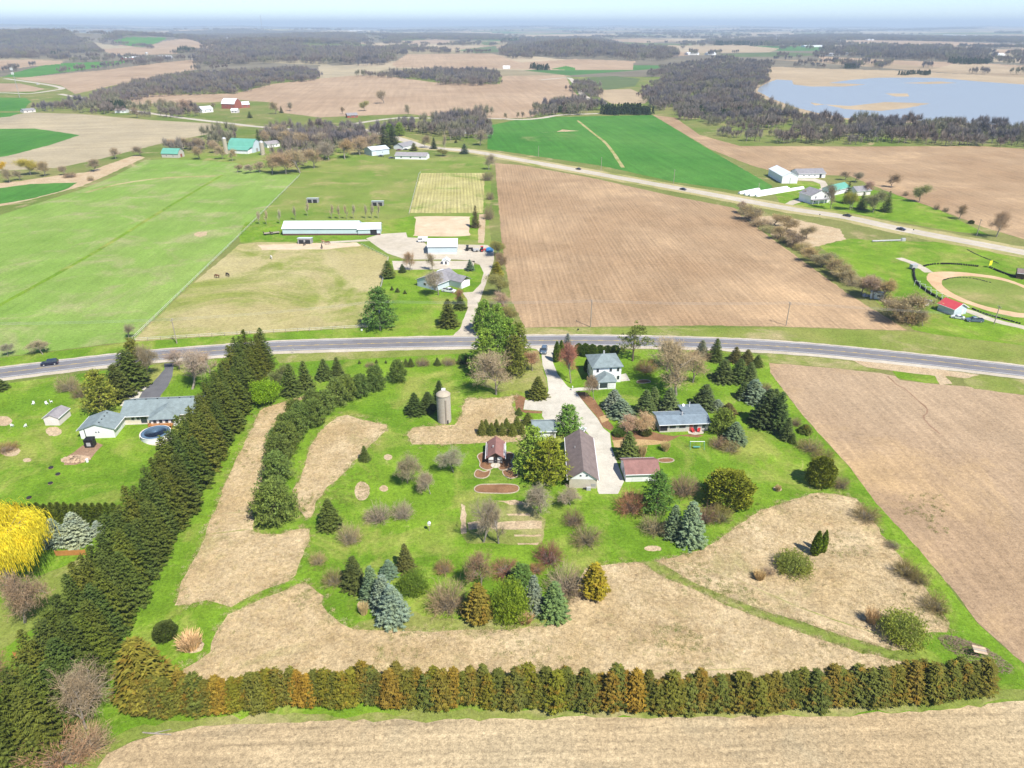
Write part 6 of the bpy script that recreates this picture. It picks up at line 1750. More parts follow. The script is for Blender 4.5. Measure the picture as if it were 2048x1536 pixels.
# ---- low ranch house with slate blue roof
root, w, d, rf = house('ranch_house', 'low ranch house with slate blue roof and dark windows behind the lawn', 'house', (1319, 865), (1416, 861), 6.2, hw=2.6, rh=0.75, roof='gable_x', wall='stone_wall', rf='slate_roof', ov=0.6, oe=0.5,
      wins=[('F', -0.24, 1.6, 1.9, 1.1), ('F', -0.04, 1.6, 2.0, 1.1), ('F', 0.40, 1.5, 1.2, 1.5)], doors=[('F', 0.14, 1.1, 0.9, 2.1, 'red_wall'), ('F', 0.23, 1.1, 1.1, 2.1, 'glass', None, 'patio_door'), ('F', -0.42, 1.4, 2.0, 1.8, 'opening', None, 'porch_opening')], mark='slate-roofed ranch house')
wing = MB().box(w / 2 - 5.4, w / 2 - 0.3, d / 2, d / 2 + 3.4, -0.1, 2.5).build('rear_wing', M['stone_wall'], root)
mb = MB()
mb.prism([(d / 2 - 3.1, 3.42), (d / 2 + 3.9, 2.6), (d / 2 + 3.9, 2.8), (d / 2 - 3.1, 3.62)], w / 2 - 5.9, w / 2 + 0.47, 'x')
mb.build('rear_roof', M['slate_roof'], root)
MB().box(-0.2, 0.2, -0.4, 0.0, 3.2, 4.4).build('chimney', M['steel'], rf)
MB().tube((w / 2 - 3, d / 2 + 2.0, 2.8), (w / 2 - 3, d / 2 + 2.0, 4.6), 0.09).build('flue_pipe', M['trim'], rf)
mb = MB(); mb.lathe([(0.05, 0), (0.45, 0.18), (0.4, 0.2)], 12); dish = mb.build('satellite_dish', M['trim'], rf); dish.location = (w / 2 - 4.5, d / 2 + 2.8, 3.1); dish.rotation_euler = (1.0, 0, 0.4)
clean(root)
def chair(x, y, rz, label):
    t = thing('garden_chair', label, 'chair', P(x, y), rz, 'red chairs on the terrace')
    MB().box(-0.35, 0.35, -0.35, 0.35, 0.34, 0.42).build('seat', M['red_paint'], t)
    MB().add([(-0.35, 0.3, 0.4), (0.35, 0.3, 0.4), (0.35, 0.55, 1.05), (-0.35, 0.55, 1.05), (-0.35, 0.38, 0.4), (0.35, 0.38, 0.4), (0.35, 0.62, 1.05), (-0.35, 0.62, 1.05)], [(0, 1, 2, 3), (7, 6, 5, 4), (0, 3, 7, 4), (1, 5, 6, 2), (3, 2, 6, 7)]).build('backrest', M['red_paint'], t)
    for sx in (-0.32, 0.32):
        for sy in (-0.3, 0.3):
            MB().box(sx - 0.04, sx + 0.04, sy - 0.04, sy + 0.04, 0, 0.34).build('leg', M['red_paint'], t)
        MB().box(sx - 0.07, sx + 0.07, -0.4, 0.4, 0.6, 0.66).build('armrest', M['red_paint'], t)
chair(1386, 864.5, 0.3, 'red garden chair on the left side of the ranch terrace')
chair(1397, 864, -0.4, 'red garden chair on the right side of the ranch terrace')

# ---- log cabin in the flower garden
root, w, d, rf = house('garden_cabin', 'small dark log cabin with red-brown roof among mulch beds', 'cabin', (976, 927), (1006, 927), BL=(978, 899), hw=2.1, rh=1.35, roof='gable_y', wall='log_wall', rf='cabin_roof', ov=0.55, oe=0.7,
      doors=[('F', 0.0, 0.95, 0.8, 1.9, 'opening')], wins=[], mark='brown-roofed cabin')
for u in (-0.31, 0.31):
    wv = panel_on(root, 'shuttered_window', 'F', u, 1.5, 1.3, 0.8, w, d, M['trim'])
    panel_on(root, 'lattice', 'F', u, 0.55, 1.3, 0.6, w, d, M['grey_door'])
for s in (-1, 1):
    mb = MB()
    mb.add([(s * (w / 2 + 0.2), -d / 2 + 0.3, 2.2), (s * (w / 2 + 0.2), d / 2 - 0.6, 2.2), (s * (w / 2 + 0.75), d / 2 - 0.6, 1.4), (s * (w / 2 + 0.75), -d / 2 + 0.3, 1.4), (s * (w / 2 + 0.2), -d / 2 + 0.3, 2.26), (s * (w / 2 + 0.2), d / 2 - 0.6, 2.26), (s * (w / 2 + 0.75), d / 2 - 0.6, 1.46), (s * (w / 2 + 0.75), -d / 2 + 0.3, 1.46)], [(0, 1, 2, 3), (4, 7, 6, 5), (0, 3, 7, 4), (1, 5, 6, 2), (2, 6, 7, 3)])
    mb.build('side_awning', M['metal_roof'], root)
    MB().box(s * (w / 2 - 0.12) - 0.07, s * (w / 2 - 0.12) + 0.07, -d / 2 - 0.62, -d / 2 - 0.48, 0, 2.3).build('porch_post', M['log_wall'], root)
MB().lathe([(1.2, 0), (1.2, 0.14), (1.1, 0.16)], 20, 0, -d / 2 - 0.9).build('front_step', M['concrete'], root)
MB().box(-0.75, -0.45, -0.9, -0.6, 3.0, 3.7).build('chimney', M['steel'], rf)
clean(root)

# ---- small shed behind the pine
root, w, d, rf = house('tool_shed', 'small white shed with sage roof half hidden behind the bright pine', 'shed', (1066, 877), (1111, 876), 5.5, hw=2.3, rh=1.2, roof='gable_x', rf='sage_roof', doors=[('F', 0.36, 1.0, 1.2, 1.9, 'grey_door')], wins=[('F', -0.2, 1.4, 0.9, 0.8)])
clean(root)

# ---- concrete stave silo
sb = P(889, 842)
sh = height(889, 842, 789)
sr = pxm(889, 842, 13.6)
root = thing('silo', 'tall pale concrete silo with domed cap standing on the lawn', 'silo', sb)
LAND['concrete silo'] = sb
MB().lathe([(sr, -0.1), (sr, sh)], 40).build('barrel', M['concrete_wall'], root, smooth=False)
mb = MB()
for k in range(18):
    z = 0.5 + (sh - 0.8) * k / 17
    mb.lathe([(sr + 0.005, z - 0.02), (sr + 0.03, z - 0.02), (sr + 0.03, z + 0.02), (sr + 0.005, z + 0.02)], 40)
mb.build('hoop_bands', M['steel'], root)
dm = MB().lathe([(sr + 0.12, sh), (sr + 0.1, sh + 0.15), (sr * 0.82, sh + sr * 0.3), (sr * 0.5, sh + sr * 0.48), (sr * 0.15, sh + sr * 0.56), (0.05, sh + sr * 0.58)], 32).build('dome', M['dome'], root, smooth=True)
MB().box(-0.5, 0.5, 0.6, 1.5, sh + sr * 0.2, sh + sr * 0.65).build('hatch', M['trim'], dm)
ca = math.radians(-68)
cxx, cyy = math.cos(ca) * (sr + 0.05), math.sin(ca) * (sr + 0.05)
MB().tube((cxx, cyy, 0.2), (cxx, cyy, sh * 0.9), 0.24, n=8).build('chute', M['wood_pole'], root)
MB().box(cxx - 0.15, cxx + 0.55, cyy - 0.1, cyy + 0.3, 0.0, 1.1).build('door', M['opening'], root)

# ---- the neighbour: ranch house, garage, shed, pool
root, w, d, rf = house('neighbour_house', 'long ranch house with sage roof and white patio left of the windbreak', 'house', (247, 848), (398, 841), 9.5, hw=2.7, rh=1.9, roof='gable_x', wall='cream_wall', rf='sage_roof', ov=0.7, oe=0.4,
      wins=[('F', -0.36, 1.6, 1.0, 1.2), ('F', -0.29, 1.6, 1.0, 1.2), ('F', 0.38, 1.6, 1.0, 1.0)], doors=[('F', -0.22, 1.05, 1.6, 2.1, 'glass', None, 'patio_door')], mark='ranch house left of the windbreak')
sx0, sx1 = -w * 0.08, w * 0.26
MB().box(sx0, sx1, -d / 2 - 2.6, -d / 2 - 0.01, -0.1, 2.55).build('sun_room', M['white_wall'], root)
mb = MB()
xm = (sx0 + sx1) / 2
mb.add([(sx0 - 0.6, -d / 2 - 3.2, 2.55), (sx1 + 0.6, -d / 2 - 3.2, 2.55), (sx1 + 0.6, -d / 2 + 1.0, 3.1), (sx0 - 0.6, -d / 2 + 1.0, 3.1), (xm, -d / 2 - 0.2, 4.35), (xm, -d / 2 + 3.6, 4.45)], [(0, 1, 4), (1, 2, 5, 4), (3, 0, 4, 5), (0, 3, 2, 1)])
mb.build('sun_room_roof', M['sage_roof'], root)
for k in range(4):
    xx = sx0 + (sx1 - sx0) * (k + 0.7) / 4.4
    wn_ = MB().box(xx - 0.5, xx + 0.5, -d / 2 - 2.66, -d / 2 - 2.57, 1.0, 2.2).build('window', M['trim'], root)
    MB().box(xx - 0.42, xx + 0.42, -d / 2 - 2.68, -d / 2 - 2.62, 1.08, 2.12).build('pane', M['glass'], wn_)
for k in range(7):
    MB().box(-w * 0.4 + k * 3.0, -w * 0.4 + k * 3.0 + 0.35, 0.3, 0.7, 4.2, 4.75).build('roof_vent', M['black'], rf)
clean(root)
root, w, d, rf = house('neighbour_garage', 'white garage with low sage roof, its gable facing the black boiler', 'garage', (163, 878), (231, 875), BR=(248, 848), hw=2.7, rh=1.5, roof='gable_y', rf='sage_roof', ov=0.5, oe=0.3,
      wins=[('F', -0.02, 1.9, 0.5, 0.5), ('F', 0.06, 1.9, 0.5, 0.5)], doors=[('R', 0.2, 1.05, 0.9, 2.0, 'door')])
for k in range(4):
    MB().box(0.5, 0.85, -d * 0.38 + k * d * 0.24, -d * 0.38 + k * d * 0.24 + 0.35, 3.95, 4.25).build('roof_vent', M['black'], rf)
clean(root)
root, w, d, rf = house('garden_shed', 'pinkish garden shed with grey roof on the left lawn', 'shed', (91, 851), (120, 851), BR=(139, 831), hw=2.2, rh=0.9, roof='gable_y', wall='pink_wall', rf='shed_roof', ov=0.2, oe=0.15, doors=[('F', 0.0, 0.95, 1.8, 1.8, 'pink_wall')], mark='pinkish garden shed')
clean(root)
pc = P(313, 873)
pr = pxm(313, 873, 27.5)
root = thing('swimming_pool', 'round above-ground pool with dark blue cover beside the deck', 'pool', pc)
MB().lathe([(pr, 0), (pr, 1.25), (pr + 0.12, 1.27), (pr + 0.12, 1.34), (pr - 0.15, 1.34)], 40).build('pool_wall', M['trim'], root)
MB().lathe([(pr - 0.05, 1.36), (pr * 0.9, 1.42), (pr * 0.6, 1.30), (0.1, 1.26)], 40).build('cover', M['pool_cover'], root, smooth=True)
LAND['round pool'] = pc
t = thing('pool_deck', 'reddish wooden deck between the round pool and the house', 'deck', P(325, 853), 0.05)
for k in range(14):
    MB().box(-3.2, 3.2, -1.4 + k * 0.22, -1.4 + k * 0.22 + 0.19, 0.9, 0.98).build('plank', M['orange_wood'], t)
for sx in (-3.0, 0, 3.0):
    for sy in (-1.3, 1.5):
        MB().box(sx - 0.07, sx + 0.07, sy - 0.07, sy + 0.07, 0, 1.8).build('post', M['orange_wood'], t)
for sy in (-1.3, 1.5):
    MB().box(-3.1, 3.1, sy - 0.05, sy + 0.05, 1.72, 1.8).build('rail', M['orange_wood'], t)
t = thing('patio_umbrella', 'blue patio umbrella at the right end of the wooden deck', 'umbrella', P(339, 849))
MB().tube((0, 0, 0), (0, 0, 2.5), 0.03).build('pole', M['steel'], t)
MB().lathe([(1.35, 1.95), (0.7, 2.35), (0.05, 2.55)], 10).build('canopy', M['blue_tarp'], t)
t = thing('wood_boiler', 'black outdoor wood boiler with a thin chimney', 'boiler', P(182, 892), 0.1)
MB().box(-1.1, 1.1, -0.9, 0.9, 0, 2.1).build('body', M['black'], t)
MB().prism([(-1.25, 2.1), (1.25, 2.1), (1.0, 2.35), (-1.0, 2.35)], -1.0, 1.0, 'y').build('lid', M['black'], t)
MB().tube((-0.8, 0.5, 2.3), (-0.8, 0.5, 4.8), 0.1).build('chimney', M['black'], t)
MB().box(-0.5, 0.5, -0.97, -0.9, 0.5, 1.5).build('door', M['steel'], t)
LAND['black boiler'] = P(182, 892)
M['split_wood'] = paint('split_firewood', (0.58, 0.43, 0.29, 1), 0.85, 0.4, 1.2)
t = thing('firewood_heap', 'heap of split firewood on the ground below the black boiler', 'firewood', P(152, 920))
logs = MB()
for k in range(520):
    r_ = math.sqrt(R.random())
    a_ = R.uniform(0, 6.283)
    x_, y_ = 3.6 * r_ * math.cos(a_), 1.6 * r_ * math.sin(a_)
    z_ = R.uniform(0.1, 0.25 + 1.3 * (1 - r_))
    an, el = R.uniform(0, 3.14), R.uniform(-0.4, 0.4)
    dv = Vector((math.cos(an), math.sin(an), el)) * 0.24
    logs.tube(Vector((x_, y_, z_)) - dv, Vector((x_, y_, z_)) + dv, R.uniform(0.08, 0.14), n=4)
lo = logs.build('logs', M['split_wood'], t)
lo['kind'] = 'stuff'
t = thing('white_barrel', 'white bucket at the right end of the firewood heap', 'barrel', P(175, 924))
MB().lathe([(0.3, 0), (0.34, 0.75), (0.36, 0.78)], 14).build('drum', M['white_plastic'], t); MB().lathe([(0.37, 0.78), (0.37, 0.84), (0.1, 0.86)], 14).build('lid', M['trim'], t)
# stained fence beside the willow
def plank_fence(p0, p1, label, n=5, hgt=1.3):
    A, B = P(*p0), P(*p1)
    dx = (B - A)
    L = dx.length
    t = thing('plank_fence', label, 'fence', A, math.atan2(dx.y, dx.x))
    for k in range(n):
        MB().box(0, L, -0.02, 0.02, 0.06 + k * hgt / n, 0.06 + (k + 0.9) * hgt / n).build('plank', M['orange_wood'], t)
    for k in range(int(L / 2.4) + 2):
        xx = min(k * 2.4, L)
        MB().box(xx - 0.06, xx + 0.06, 0.025, 0.14, 0, hgt + 0.15).build('post', M['orange_wood'], t)
plank_fence((112, 1112), (172, 1110), 'stained orange plank fence between the willow and the windbreak')
plank_fence((30, 1317), (62, 1315), 'short stained orange plank fence behind the dark reddish tree')

# ---- north farm: long metal barn, garage, house, shelters
root, w, d, rf = house('long_barn', 'long pale blue metal barn with a brown base behind the horse paddock', 'barn', (566, 471), (716, 470.5), 12.0, hw=3.6, rh=2.4, roof='gable_x', wall='metal_wall', rf='metal_roof', ov=0.3, oe=0.3, mark='long metal barn')
MB().box(-w / 2 - 0.03, w / 2 + 0.03, -d / 2 - 0.04, -d / 2 + 0.1, 0, 0.9).build('base_band', M['dark_trim'], root)
clean(root)
root, w, d, rf = house('barn_annex', 'shorter pale metal annex with a black door at the barn\'s right end', 'barn', (716.5, 471), (761, 470), 10.5, hw=3.2, rh=2.0, roof='gable_x', wall='metal_wall', rf='metal_roof', ov=0.3, oe=0.4, doors=[('F', 0.2, 1.5, 3.4, 3.0, 'opening', None, 'sliding_door')])
MB().box(-w / 2 + 0.05, w / 2 + 0.03, -d / 2 - 0.035, -d / 2 + 0.1, 0, 0.9).build('base_band', M['dark_trim'], root)
clean(root)
root, w, d, rf = house('machine_shed', 'pale metal machine shed on the gravel yard of the horse farm', 'shed', (856, 509), (914, 508.5), 12.5, hw=3.8, rh=2.1, roof='gable_x', wall='metal_wall', rf='metal_roof', ov=0.3, oe=0.3, mark='pale machine shed')
MB().box(-w / 2 - 0.03, w / 2 + 0.03, -d / 2 - 0.04, -d / 2 + 0.1, 0, 0.8).build('base_band', M['pink_wall'], root)
clean(root)
root, w, d, rf = house('horse_farm_house', 'pale blue house with grey roof beside the curved gravel lane', 'house', (835, 572), (874, 582), 14.0, hw=2.9, rh=2.2, roof='gable_y', wall='blue_wall', rf='grey_roof', ov=0.5, oe=0.35, wins=[('F', -0.1, 1.7, 1.6, 1.2), ('F', 0.18, 1.8, 0.7, 0.9)], doors=[('F', 0.4, 1.05, 0.9, 2.0, 'grey_door')], mark='pale blue farm house')
MB().box(w / 2, w / 2 + 6.5, 1.0, 6.5, -0.1, 2.8).build('garage_wing', M['white_wall'], root)
MB().prism([(0.4, 2.75), (3.75, 4.7), (7.1, 2.75), (7.1, 2.95), (3.75, 4.9), (0.4, 2.95)], 0.6, w / 2 + 7.0, 'x').build('wing_roof', M['grey_roof'], root)
MB().box(-w / 2 - 1.0, -w / 2 + 3.0, d / 2 - 0.4, d / 2 + 3.0, -0.1, 2.7).build('rear_room', M['white_wall'], root)
MB().prism([(-w / 2 - 1.3, 2.7), (-w / 2 + 3.3, 3.0), (-w / 2 + 3.3, 3.16), (-w / 2 - 1.3, 2.86)], d / 2 - 0.35, d / 2 + 3.3, 'y').build('rear_roof', M['white_roof'], root)
clean(root)
def shelter(x, y, w_px, label):
    root, w, d, rf = house('run_in_shelter', label, 'shelter', (x - w_px / 2, y), (x + w_px / 2, y), 3.6, hw=2.3, rh=0.5, roof='mono', wall='grey_door', rf='metal_roof', ov=0.3, oe=0.15, group='run-in shelters for horses',
        doors=[('F', -0.24, 1.05, 2.4, 2.0, 'opening', None, 'opening'), ('F', 0.24, 1.05, 2.4, 2.0, 'opening', None, 'opening')])
    clean(root)
shelter(625, 406, 22, 'two-bay run-in shelter in the far pasture, left of the pair')
shelter(755, 412, 23, 'two-bay run-in shelter in the far pasture, right of the pair')
shelter(609.5, 488, 27, 'two-bay run-in shelter beside the sandy paddock')
t = thing('horse_trailer', 'white horse trailer parked behind the machine shed', 'trailer', P(846, 484), 0.05)
MB().box(-2.4, 2.4, -1.05, 1.05, 0.5, 2.6).build('body', M['trim'], t)
MB().box(-2.3, -0.2, -1.1, -1.04, 1.5, 2.1).build('window', M['glass'], t)
for sx in (-0.5, 0.5):
    for sy in (-1.1, 0.9):
        MB().tube((sx, sy, 0.35), (sx, sy + 0.2, 0.35), 0.35, n=12).build('wheel', M['tyre'], t)
MB().tube((2.4, 0, 0.6), (3.8, 0, 0.55), 0.07).build('tow_bar', M['steel'], t)
def hay_wagon(x, y, rz, label):
    t = thing('farm_wagon', label, 'wagon', P(x, y), rz, 'wagons left of the barn')
    MB().box(-2.4, 2.4, -1.1, 1.1, 0.8, 0.95).build('bed', M['wood_pole'], t)
    MB().box(-2.4, -2.3, -1.1, 1.1, 0.95, 1.9).build('rack', M['dark_trim'], t)
    for sx in (-1.6, 1.6):
        for sy in (-1.1, 0.9):
            MB().tube((sx, sy, 0.4), (sx, sy + 0.2, 0.4), 0.4, n=10).build('wheel', M['tyre'], t)
hay_wagon(537, 469, 0.5, 'grey flat wagon, left of the two beside the barn')
hay_wagon(550, 468, 0.5, 'reddish flat wagon, right of the two beside the barn')
root, w, d, rf = house('animal_hutch', 'small grey-white hutch in the sandy pen behind the pale blue house', 'hutch', (886, 529), (898, 529), 3.0, hw=1.7, rh=0.8, roof='gable_y', rf='white_roof', doors=[('F', 0, 0.8, 0.8, 1.3, 'opening')])
clean(root)

# ---- racetrack shed
root, w, d, rf = house('track_shed', 'small white shed with a bright red roof beside the dirt track', 'shed', (1906, 632), (1931, 627.5), BL=(1884, 618), hw=2.7, rh=1.7, roof='gable_y', wall='blue_wall', rf='red_roof', ov=0.45, oe=0.4, doors=[('F', 0.18, 1.05, 0.95, 2.0, 'door')], mark='red-roofed shed')
mb = MB()
for s in (-1, 1):
    e = w / 2 + 0.45; sl = 1.7 / (w / 2); z0 = 2.73
    mb.add([(s * e, -d / 2 - 0.46, z0 - sl * 0.45 - 0.05), (0, -d / 2 - 0.46, z0 + 1.65), (0, -d / 2 - 0.46, z0 + 1.9), (s * e, -d / 2 - 0.46, z0 - sl * 0.45 + 0.2), (s * e, -d / 2 - 0.41, z0 - sl * 0.45 - 0.05), (0, -d / 2 - 0.41, z0 + 1.65), (0, -d / 2 - 0.41, z0 + 1.9), (s * e, -d / 2 - 0.41, z0 - sl * 0.45 + 0.2)], [(0, 1, 2, 3), (7, 6, 5, 4), (3, 2, 6, 7), (0, 4, 5, 1)])
mb.build('barge_board', M['trim'], root)
clean(root)
root, w, d, rf = house('scoring_hut', 'dark brown hut at the right edge beside the track', 'hut', (2032, 557), (2056, 560), 5.0, hw=2.6, rh=1.2, roof='gable_x', wall='log_wall', rf='brown_roof')
clean(root)
root, w, d, rf = house('camper', 'old white camper under the hedgerow trees', 'camper', (1740, 597), (1766, 600), 2.6, hw=2.4, rh=0.3, roof='mono', wall='white_wall', rf='steel', wins=[('F', 0.1, 1.5, 1.2, 0.7)])
clean(root)

# ---- right-hand farmstead
root, w, d, rf = house('white_machine_hall', 'large white metal hall with its gable towards the concrete road', 'barn', (1563, 367), (1594, 367), BL=(1538, 351), hw=4.8, rh=2.4, roof='gable_y', rf='white_roof', ov=0.25, oe=0.2, doors=[('F', 0.02, 2.0, 0.35, 3.9, 'grey_door', None, 'door_seam')], mark='white machine hall')
clean(root)
root, w, d, rf = house('low_cattle_shed', 'low white shed with grey roof behind the white hall', 'shed', (1596, 357), (1650, 355.5), 12.0, hw=3.2, rh=2.4, roof='gable_x', rf='grey_roof', wins=[('F', -0.3, 1.9, 1.5, 0.6), ('F', -0.1, 1.9, 1.5, 0.6), ('F', 0.1, 1.9, 1.5, 0.6)], doors=[('F', 0.32, 1.3, 1.6, 2.4, 'opening')])
clean(root)
root, w, d, rf = house('white_farmhouse', 'white farmhouse with grey roof and porch by the concrete road', 'house', (1620, 408), (1657, 405), 11.0, hw=5.0, rh=2.8, roof='gable_y', rf='grey_roof', ov=0.5, oe=0.4, wins=[('F', -0.25, 3.8, 1.0, 1.5), ('F', 0.25, 3.8, 1.0, 1.5), ('F', -0.3, 1.4, 1.0, 1.4)], doors=[('F', 0.1, 1.05, 1.0, 2.1, 'door')], mark='white farmhouse by the concrete road')
MB().box(-w / 2 - 0.3, w / 2 - 1, -d / 2 - 2.6, -d / 2 - 0.05, 2.5, 2.75).build('porch_roof', M['grey_roof'], root)
for k in range(4):
    xx = -w / 2 + (w - 1.4) * k / 3
    MB().box(xx - 0.1, xx + 0.1, -d / 2 - 2.5, -d / 2 - 2.3, 0, 2.5).build('porch_post', M['trim'], root)
MB().box(w / 2, w / 2 + 4, -2, 4, -0.1, 3.2).build('side_wing', M['white_wall'], root)
MB().prism([(-2.4, 3.2), (1.0, 4.8), (4.4, 3.2), (4.4, 3.4), (1.0, 5.0), (-2.4, 3.4)], w / 2 - 0.0, w / 2 + 4.3, 'x').build('wing_roof', M['grey_roof'], root)
clean(root)
root, w, d, rf = house('green_roof_shed', 'white shed with green metal roof behind the roadside farmhouse', 'shed', (1668, 391), (1698, 384), 9.0, hw=3.2, rh=2.4, roof='gable_x', rf='green_roof')
clean(root)
root, w, d, rf = house('grey_outbuilding', 'grey outbuilding among the farmstead trees', 'shed', (1712, 392), (1740, 390), 8.0, hw=3.0, rh=2.2, roof='gable_x', rf='grey_roof', wall='pink_wall')
clean(root)
def silage(px0, px1, label):
    A, B = P(*px0), P(*px1)
    dv = B - A
    t = thing('silage_bag', label, 'silage bag', A, math.atan2(dv.y, dv.x), 'silage bags')
    prof = [(1.4 * math.cos(a), 1.55 * math.sin(a)) for a in np.linspace(0, math.pi, 9)]
    L = dv.length
    MB().prism(prof, 0.6, L - 0.6, 'x').build('bag', M['white_plastic'], t, smooth=False)
    for a, b in ((0.0, 0.6), (L - 0.6, L)):
        s = 0.6 if a == 0 else -0.6
        MB().prism([(u * 0.75, z * 0.75) for u, z in prof], a, b, 'x').build('tied_end', M['white_plastic'], t)
silage((1478, 388), (1518, 380), 'short white silage bag at the left of the rows')
silage((1489, 390.5), (1574, 376.5), 'white silage bag, second row from the wheat')
silage((1498, 392), (1578, 379), 'white silage bag, third row from the wheat')
silage((1511, 393), (1606, 377), 'long white silage bag nearest the concrete road')
t = thing('irrigation_boom', 'long grey pipe boom lying on the grass near the concrete road', 'pipe', P(1744, 484), math.atan2((P(1804, 482) - P(1744, 484)).y, (P(1804, 482) - P(1744, 484)).x))
L = (P(1804, 482) - P(1744, 484)).length
MB().tube((0, 0, 0.5), (L, 0, 0.5), 0.4, n=8).build('pipe', M['steel'], t)
for k in range(4):
    MB().box(L * (k + 0.5) / 4 - 0.2, L * (k + 0.5) / 4 + 0.2, -0.6, 0.6, 0, 0.25).build('skid', M['wood_pole'], t)
MB().box(L - 0.5, L + 1.5, -0.6, 0.6, 0, 1.4).build('end_frame', M['steel'], t)

# ---- middle distance farms
root, w, d, rf = house('green_roof_barn', 'big barn with a green gambrel roof inside the leafless grove', 'barn', (458, 304), (506, 306), 14.0, hw=4.5, rh=6.0, roof='gambrel', wall='blue_wall', rf='green_roof', oe=0.5, ov=0.3, wins=[('F', -0.2, 2.0, 1.2, 1.0), ('F', 0.2, 2.0, 1.2, 1.0)], doors=[('R', 0, 1.5, 3, 3, 'grey_door')], mark='green-roofed barn')
MB().box(-w / 2 + 2, w / 2 - 1, -d / 2 - 6, -d / 2 - .05, -0.1, 3.0).build('lean_to', M['white_wall'], root)
MB().prism([(-d / 2 - 6.5, 3.0), (-d / 2 + 0.2, 5.2), (-d / 2 + 0.2, 5.4), (-d / 2 - 6.5, 3.2)], -w / 2 + 1.6, w / 2 - 0.6, 'x').build('lean_to_roof', M['green_roof'], root)
clean(root)
root, w, d, rf = house('small_green_barn', 'small barn with green roof and pale front at the field edge', 'barn', (324, 315), (357, 316), 9.0, hw=3.2, rh=3.6, roof='gambrel', wall='stone_wall', rf='green_roof', wins=[('F', -0.2, 1.6, 1.0, 1.0), ('F', 0.2, 1.6, 1.0, 1.0)], doors=[('R', 0, 1.4, 2.4, 2.6, 'red_wall')], mark='small green-roofed barn')
clean(root)
root, w, d, rf = house('white_cottage', 'white cottage with pinkish grey roof right of the green barn', 'house', (535, 296), (560, 293), 9.0, hw=3.0, rh=2.0, roof='gable_x', rf='shed_roof', wins=[('F', -0.2, 1.6, 1.0, 1.0), ('F', 0.25, 1.6, 1.0, 1.0)], doors=[('F', 0.0, 1.05, 1.0, 2.0, 'grey_door')])
clean(root)
def farm_silo(x, yb, yt, wpx, label, far=False, col='concrete_wall'):
    b = PT(x, yb) if far else P(x, yb)
    dd_ = depth(b)
    r_ = wpx / 2 * dd_ / F
    h_ = b.y * (((768 - yt) / F) * CP - SP) / (CP + ((768 - yt) / F) * SP) + CAM_H - b.z
    t = thing('farm_silo', label, 'silo', b)
    MB().lathe([(r_, -0.5), (r_, h_ - r_ * 0.8)], 20).build('barrel', M[col], t)
    MB().lathe([(r_ * 1.03, h_ - r_ * 0.8), (r_ * 0.75, h_ - r_ * 0.3), (r_ * 0.1, h_)], 20).build('dome', M['steel'], t)
farm_silo(453, 308, 274, 8, 'grey silo at the left end of the green-roofed barn')
farm_silo(526, 310, 281, 9, 'short grey silo right of the green-roofed barn')
root, w, d, rf = house('pale_blue_shop', 'pale blue workshop among parked cars at the pine trees', 'shed', (744, 312), (779, 308), 13.0, hw=4.4, rh=2.0, roof='gable_x', wall='blue_wall', rf='blue_wall', doors=[('F', -0.35, 1.6, 3.0, 3.0, 'door', 'garage', 'garage_door')], wins=[('F', 0.1, 2.2, 1.0, 0.8)], mark='pale blue workshop')
clean(root)
root, w, d, rf = house('ranch_by_bend', 'long white ranch house with pinkish roof near the road bend', 'house', (790, 318), (853, 319.5), 10.0, hw=2.8, rh=2.0, roof='gable_x', rf='shed_roof', wins=[('F', -0.3, 1.6, 1.4, 1.1), ('F', 0.0, 1.6, 1.4, 1.1), ('F', 0.3, 1.6, 1.4, 1.1)], mark='pinkish-roofed ranch house')
clean(root)
root, w, d, rf = house('grey_house', 'grey-roofed house partly hidden by trees at the road bend', 'house', (806, 300), (832, 294), 10.0, hw=2.8, rh=2.2, roof='gable_x', rf='grey_roof')
clean(root)
root, w, d, rf = house('hidden_house', 'brown-roofed house hidden in the leafless grove', 'house', (580, 272), (612, 270), 10.0, hw=3.2, rh=2.4, roof='gable_x', rf='brown_roof', wall='pink_wall')
clean(root)
root, w, d, rf = house('grove_house', 'pale house among bare trees above the concrete road', 'house', (912, 268), (954, 267), 10.0, hw=3.0, rh=2.2, roof='gable_x', rf='grey_roof')
clean(root)
FAR = [ # label, FL, FR, depth, wall height, roof height, roof kind, wall, roof
 ('red gambrel barn with white roof on the lawn below the tan field', (444, 217), (470, 218), 15, 6, 6, 'gambrel', 'red_wall', 'white_roof'),
 ('red lean-to wing with pale roof right of the red gambrel barn', (479, 216), (500, 215), 12, 4, 3, 'gable_x', 'red_wall', 'white_roof'),
 ('white house with pale roof left of the red gambrel barn', (405, 226), (427, 224), 11, 4, 3, 'gable_x', 'white_wall', 'white_roof'),
 ('small pale shed in front of the red gambrel barn', (462, 226), (475, 226), 8, 3, 2, 'gable_x', 'pink_wall', 'white_roof'),
 ('dark red shed with pale roof on the left of the green lawn', (695, 236), (716, 235), 9, 3, 2, 'gable_x', 'red_wall', 'grey_roof'),
 ('low white roofed house at the dark evergreens', (230, 226), (252, 226), 9, 3, 2, 'gable_x', 'white_wall', 'brown_roof'),
 ('pale outbuildings at the left field edge', (48, 226), (72, 224), 9, 3, 1.5, 'gable_x', 'pink_wall', 'grey_roof'),
 ('white house with steep roof beside the far evergreens', (1006, 138), (1020, 138), 10, 3.5, 3.5, 'gable_x', 'white_wall', 'white_roof'),
]
for lb, a, b, dp, h_, r_, rk, wl, ro in FAR:
    root, w, d, rf = house('distant_building', lb, 'building', a, b, dp, hw=h_, rh=r_, roof=rk, wall=wl, rf=ro, far=a[1] < FLAT_ROW + 1, wins=[('F', -0.2, h_ * 0.5, 1.2, 1.4), ('F', 0.25, h_ * 0.5, 1.2, 1.4)])
    clean(root)
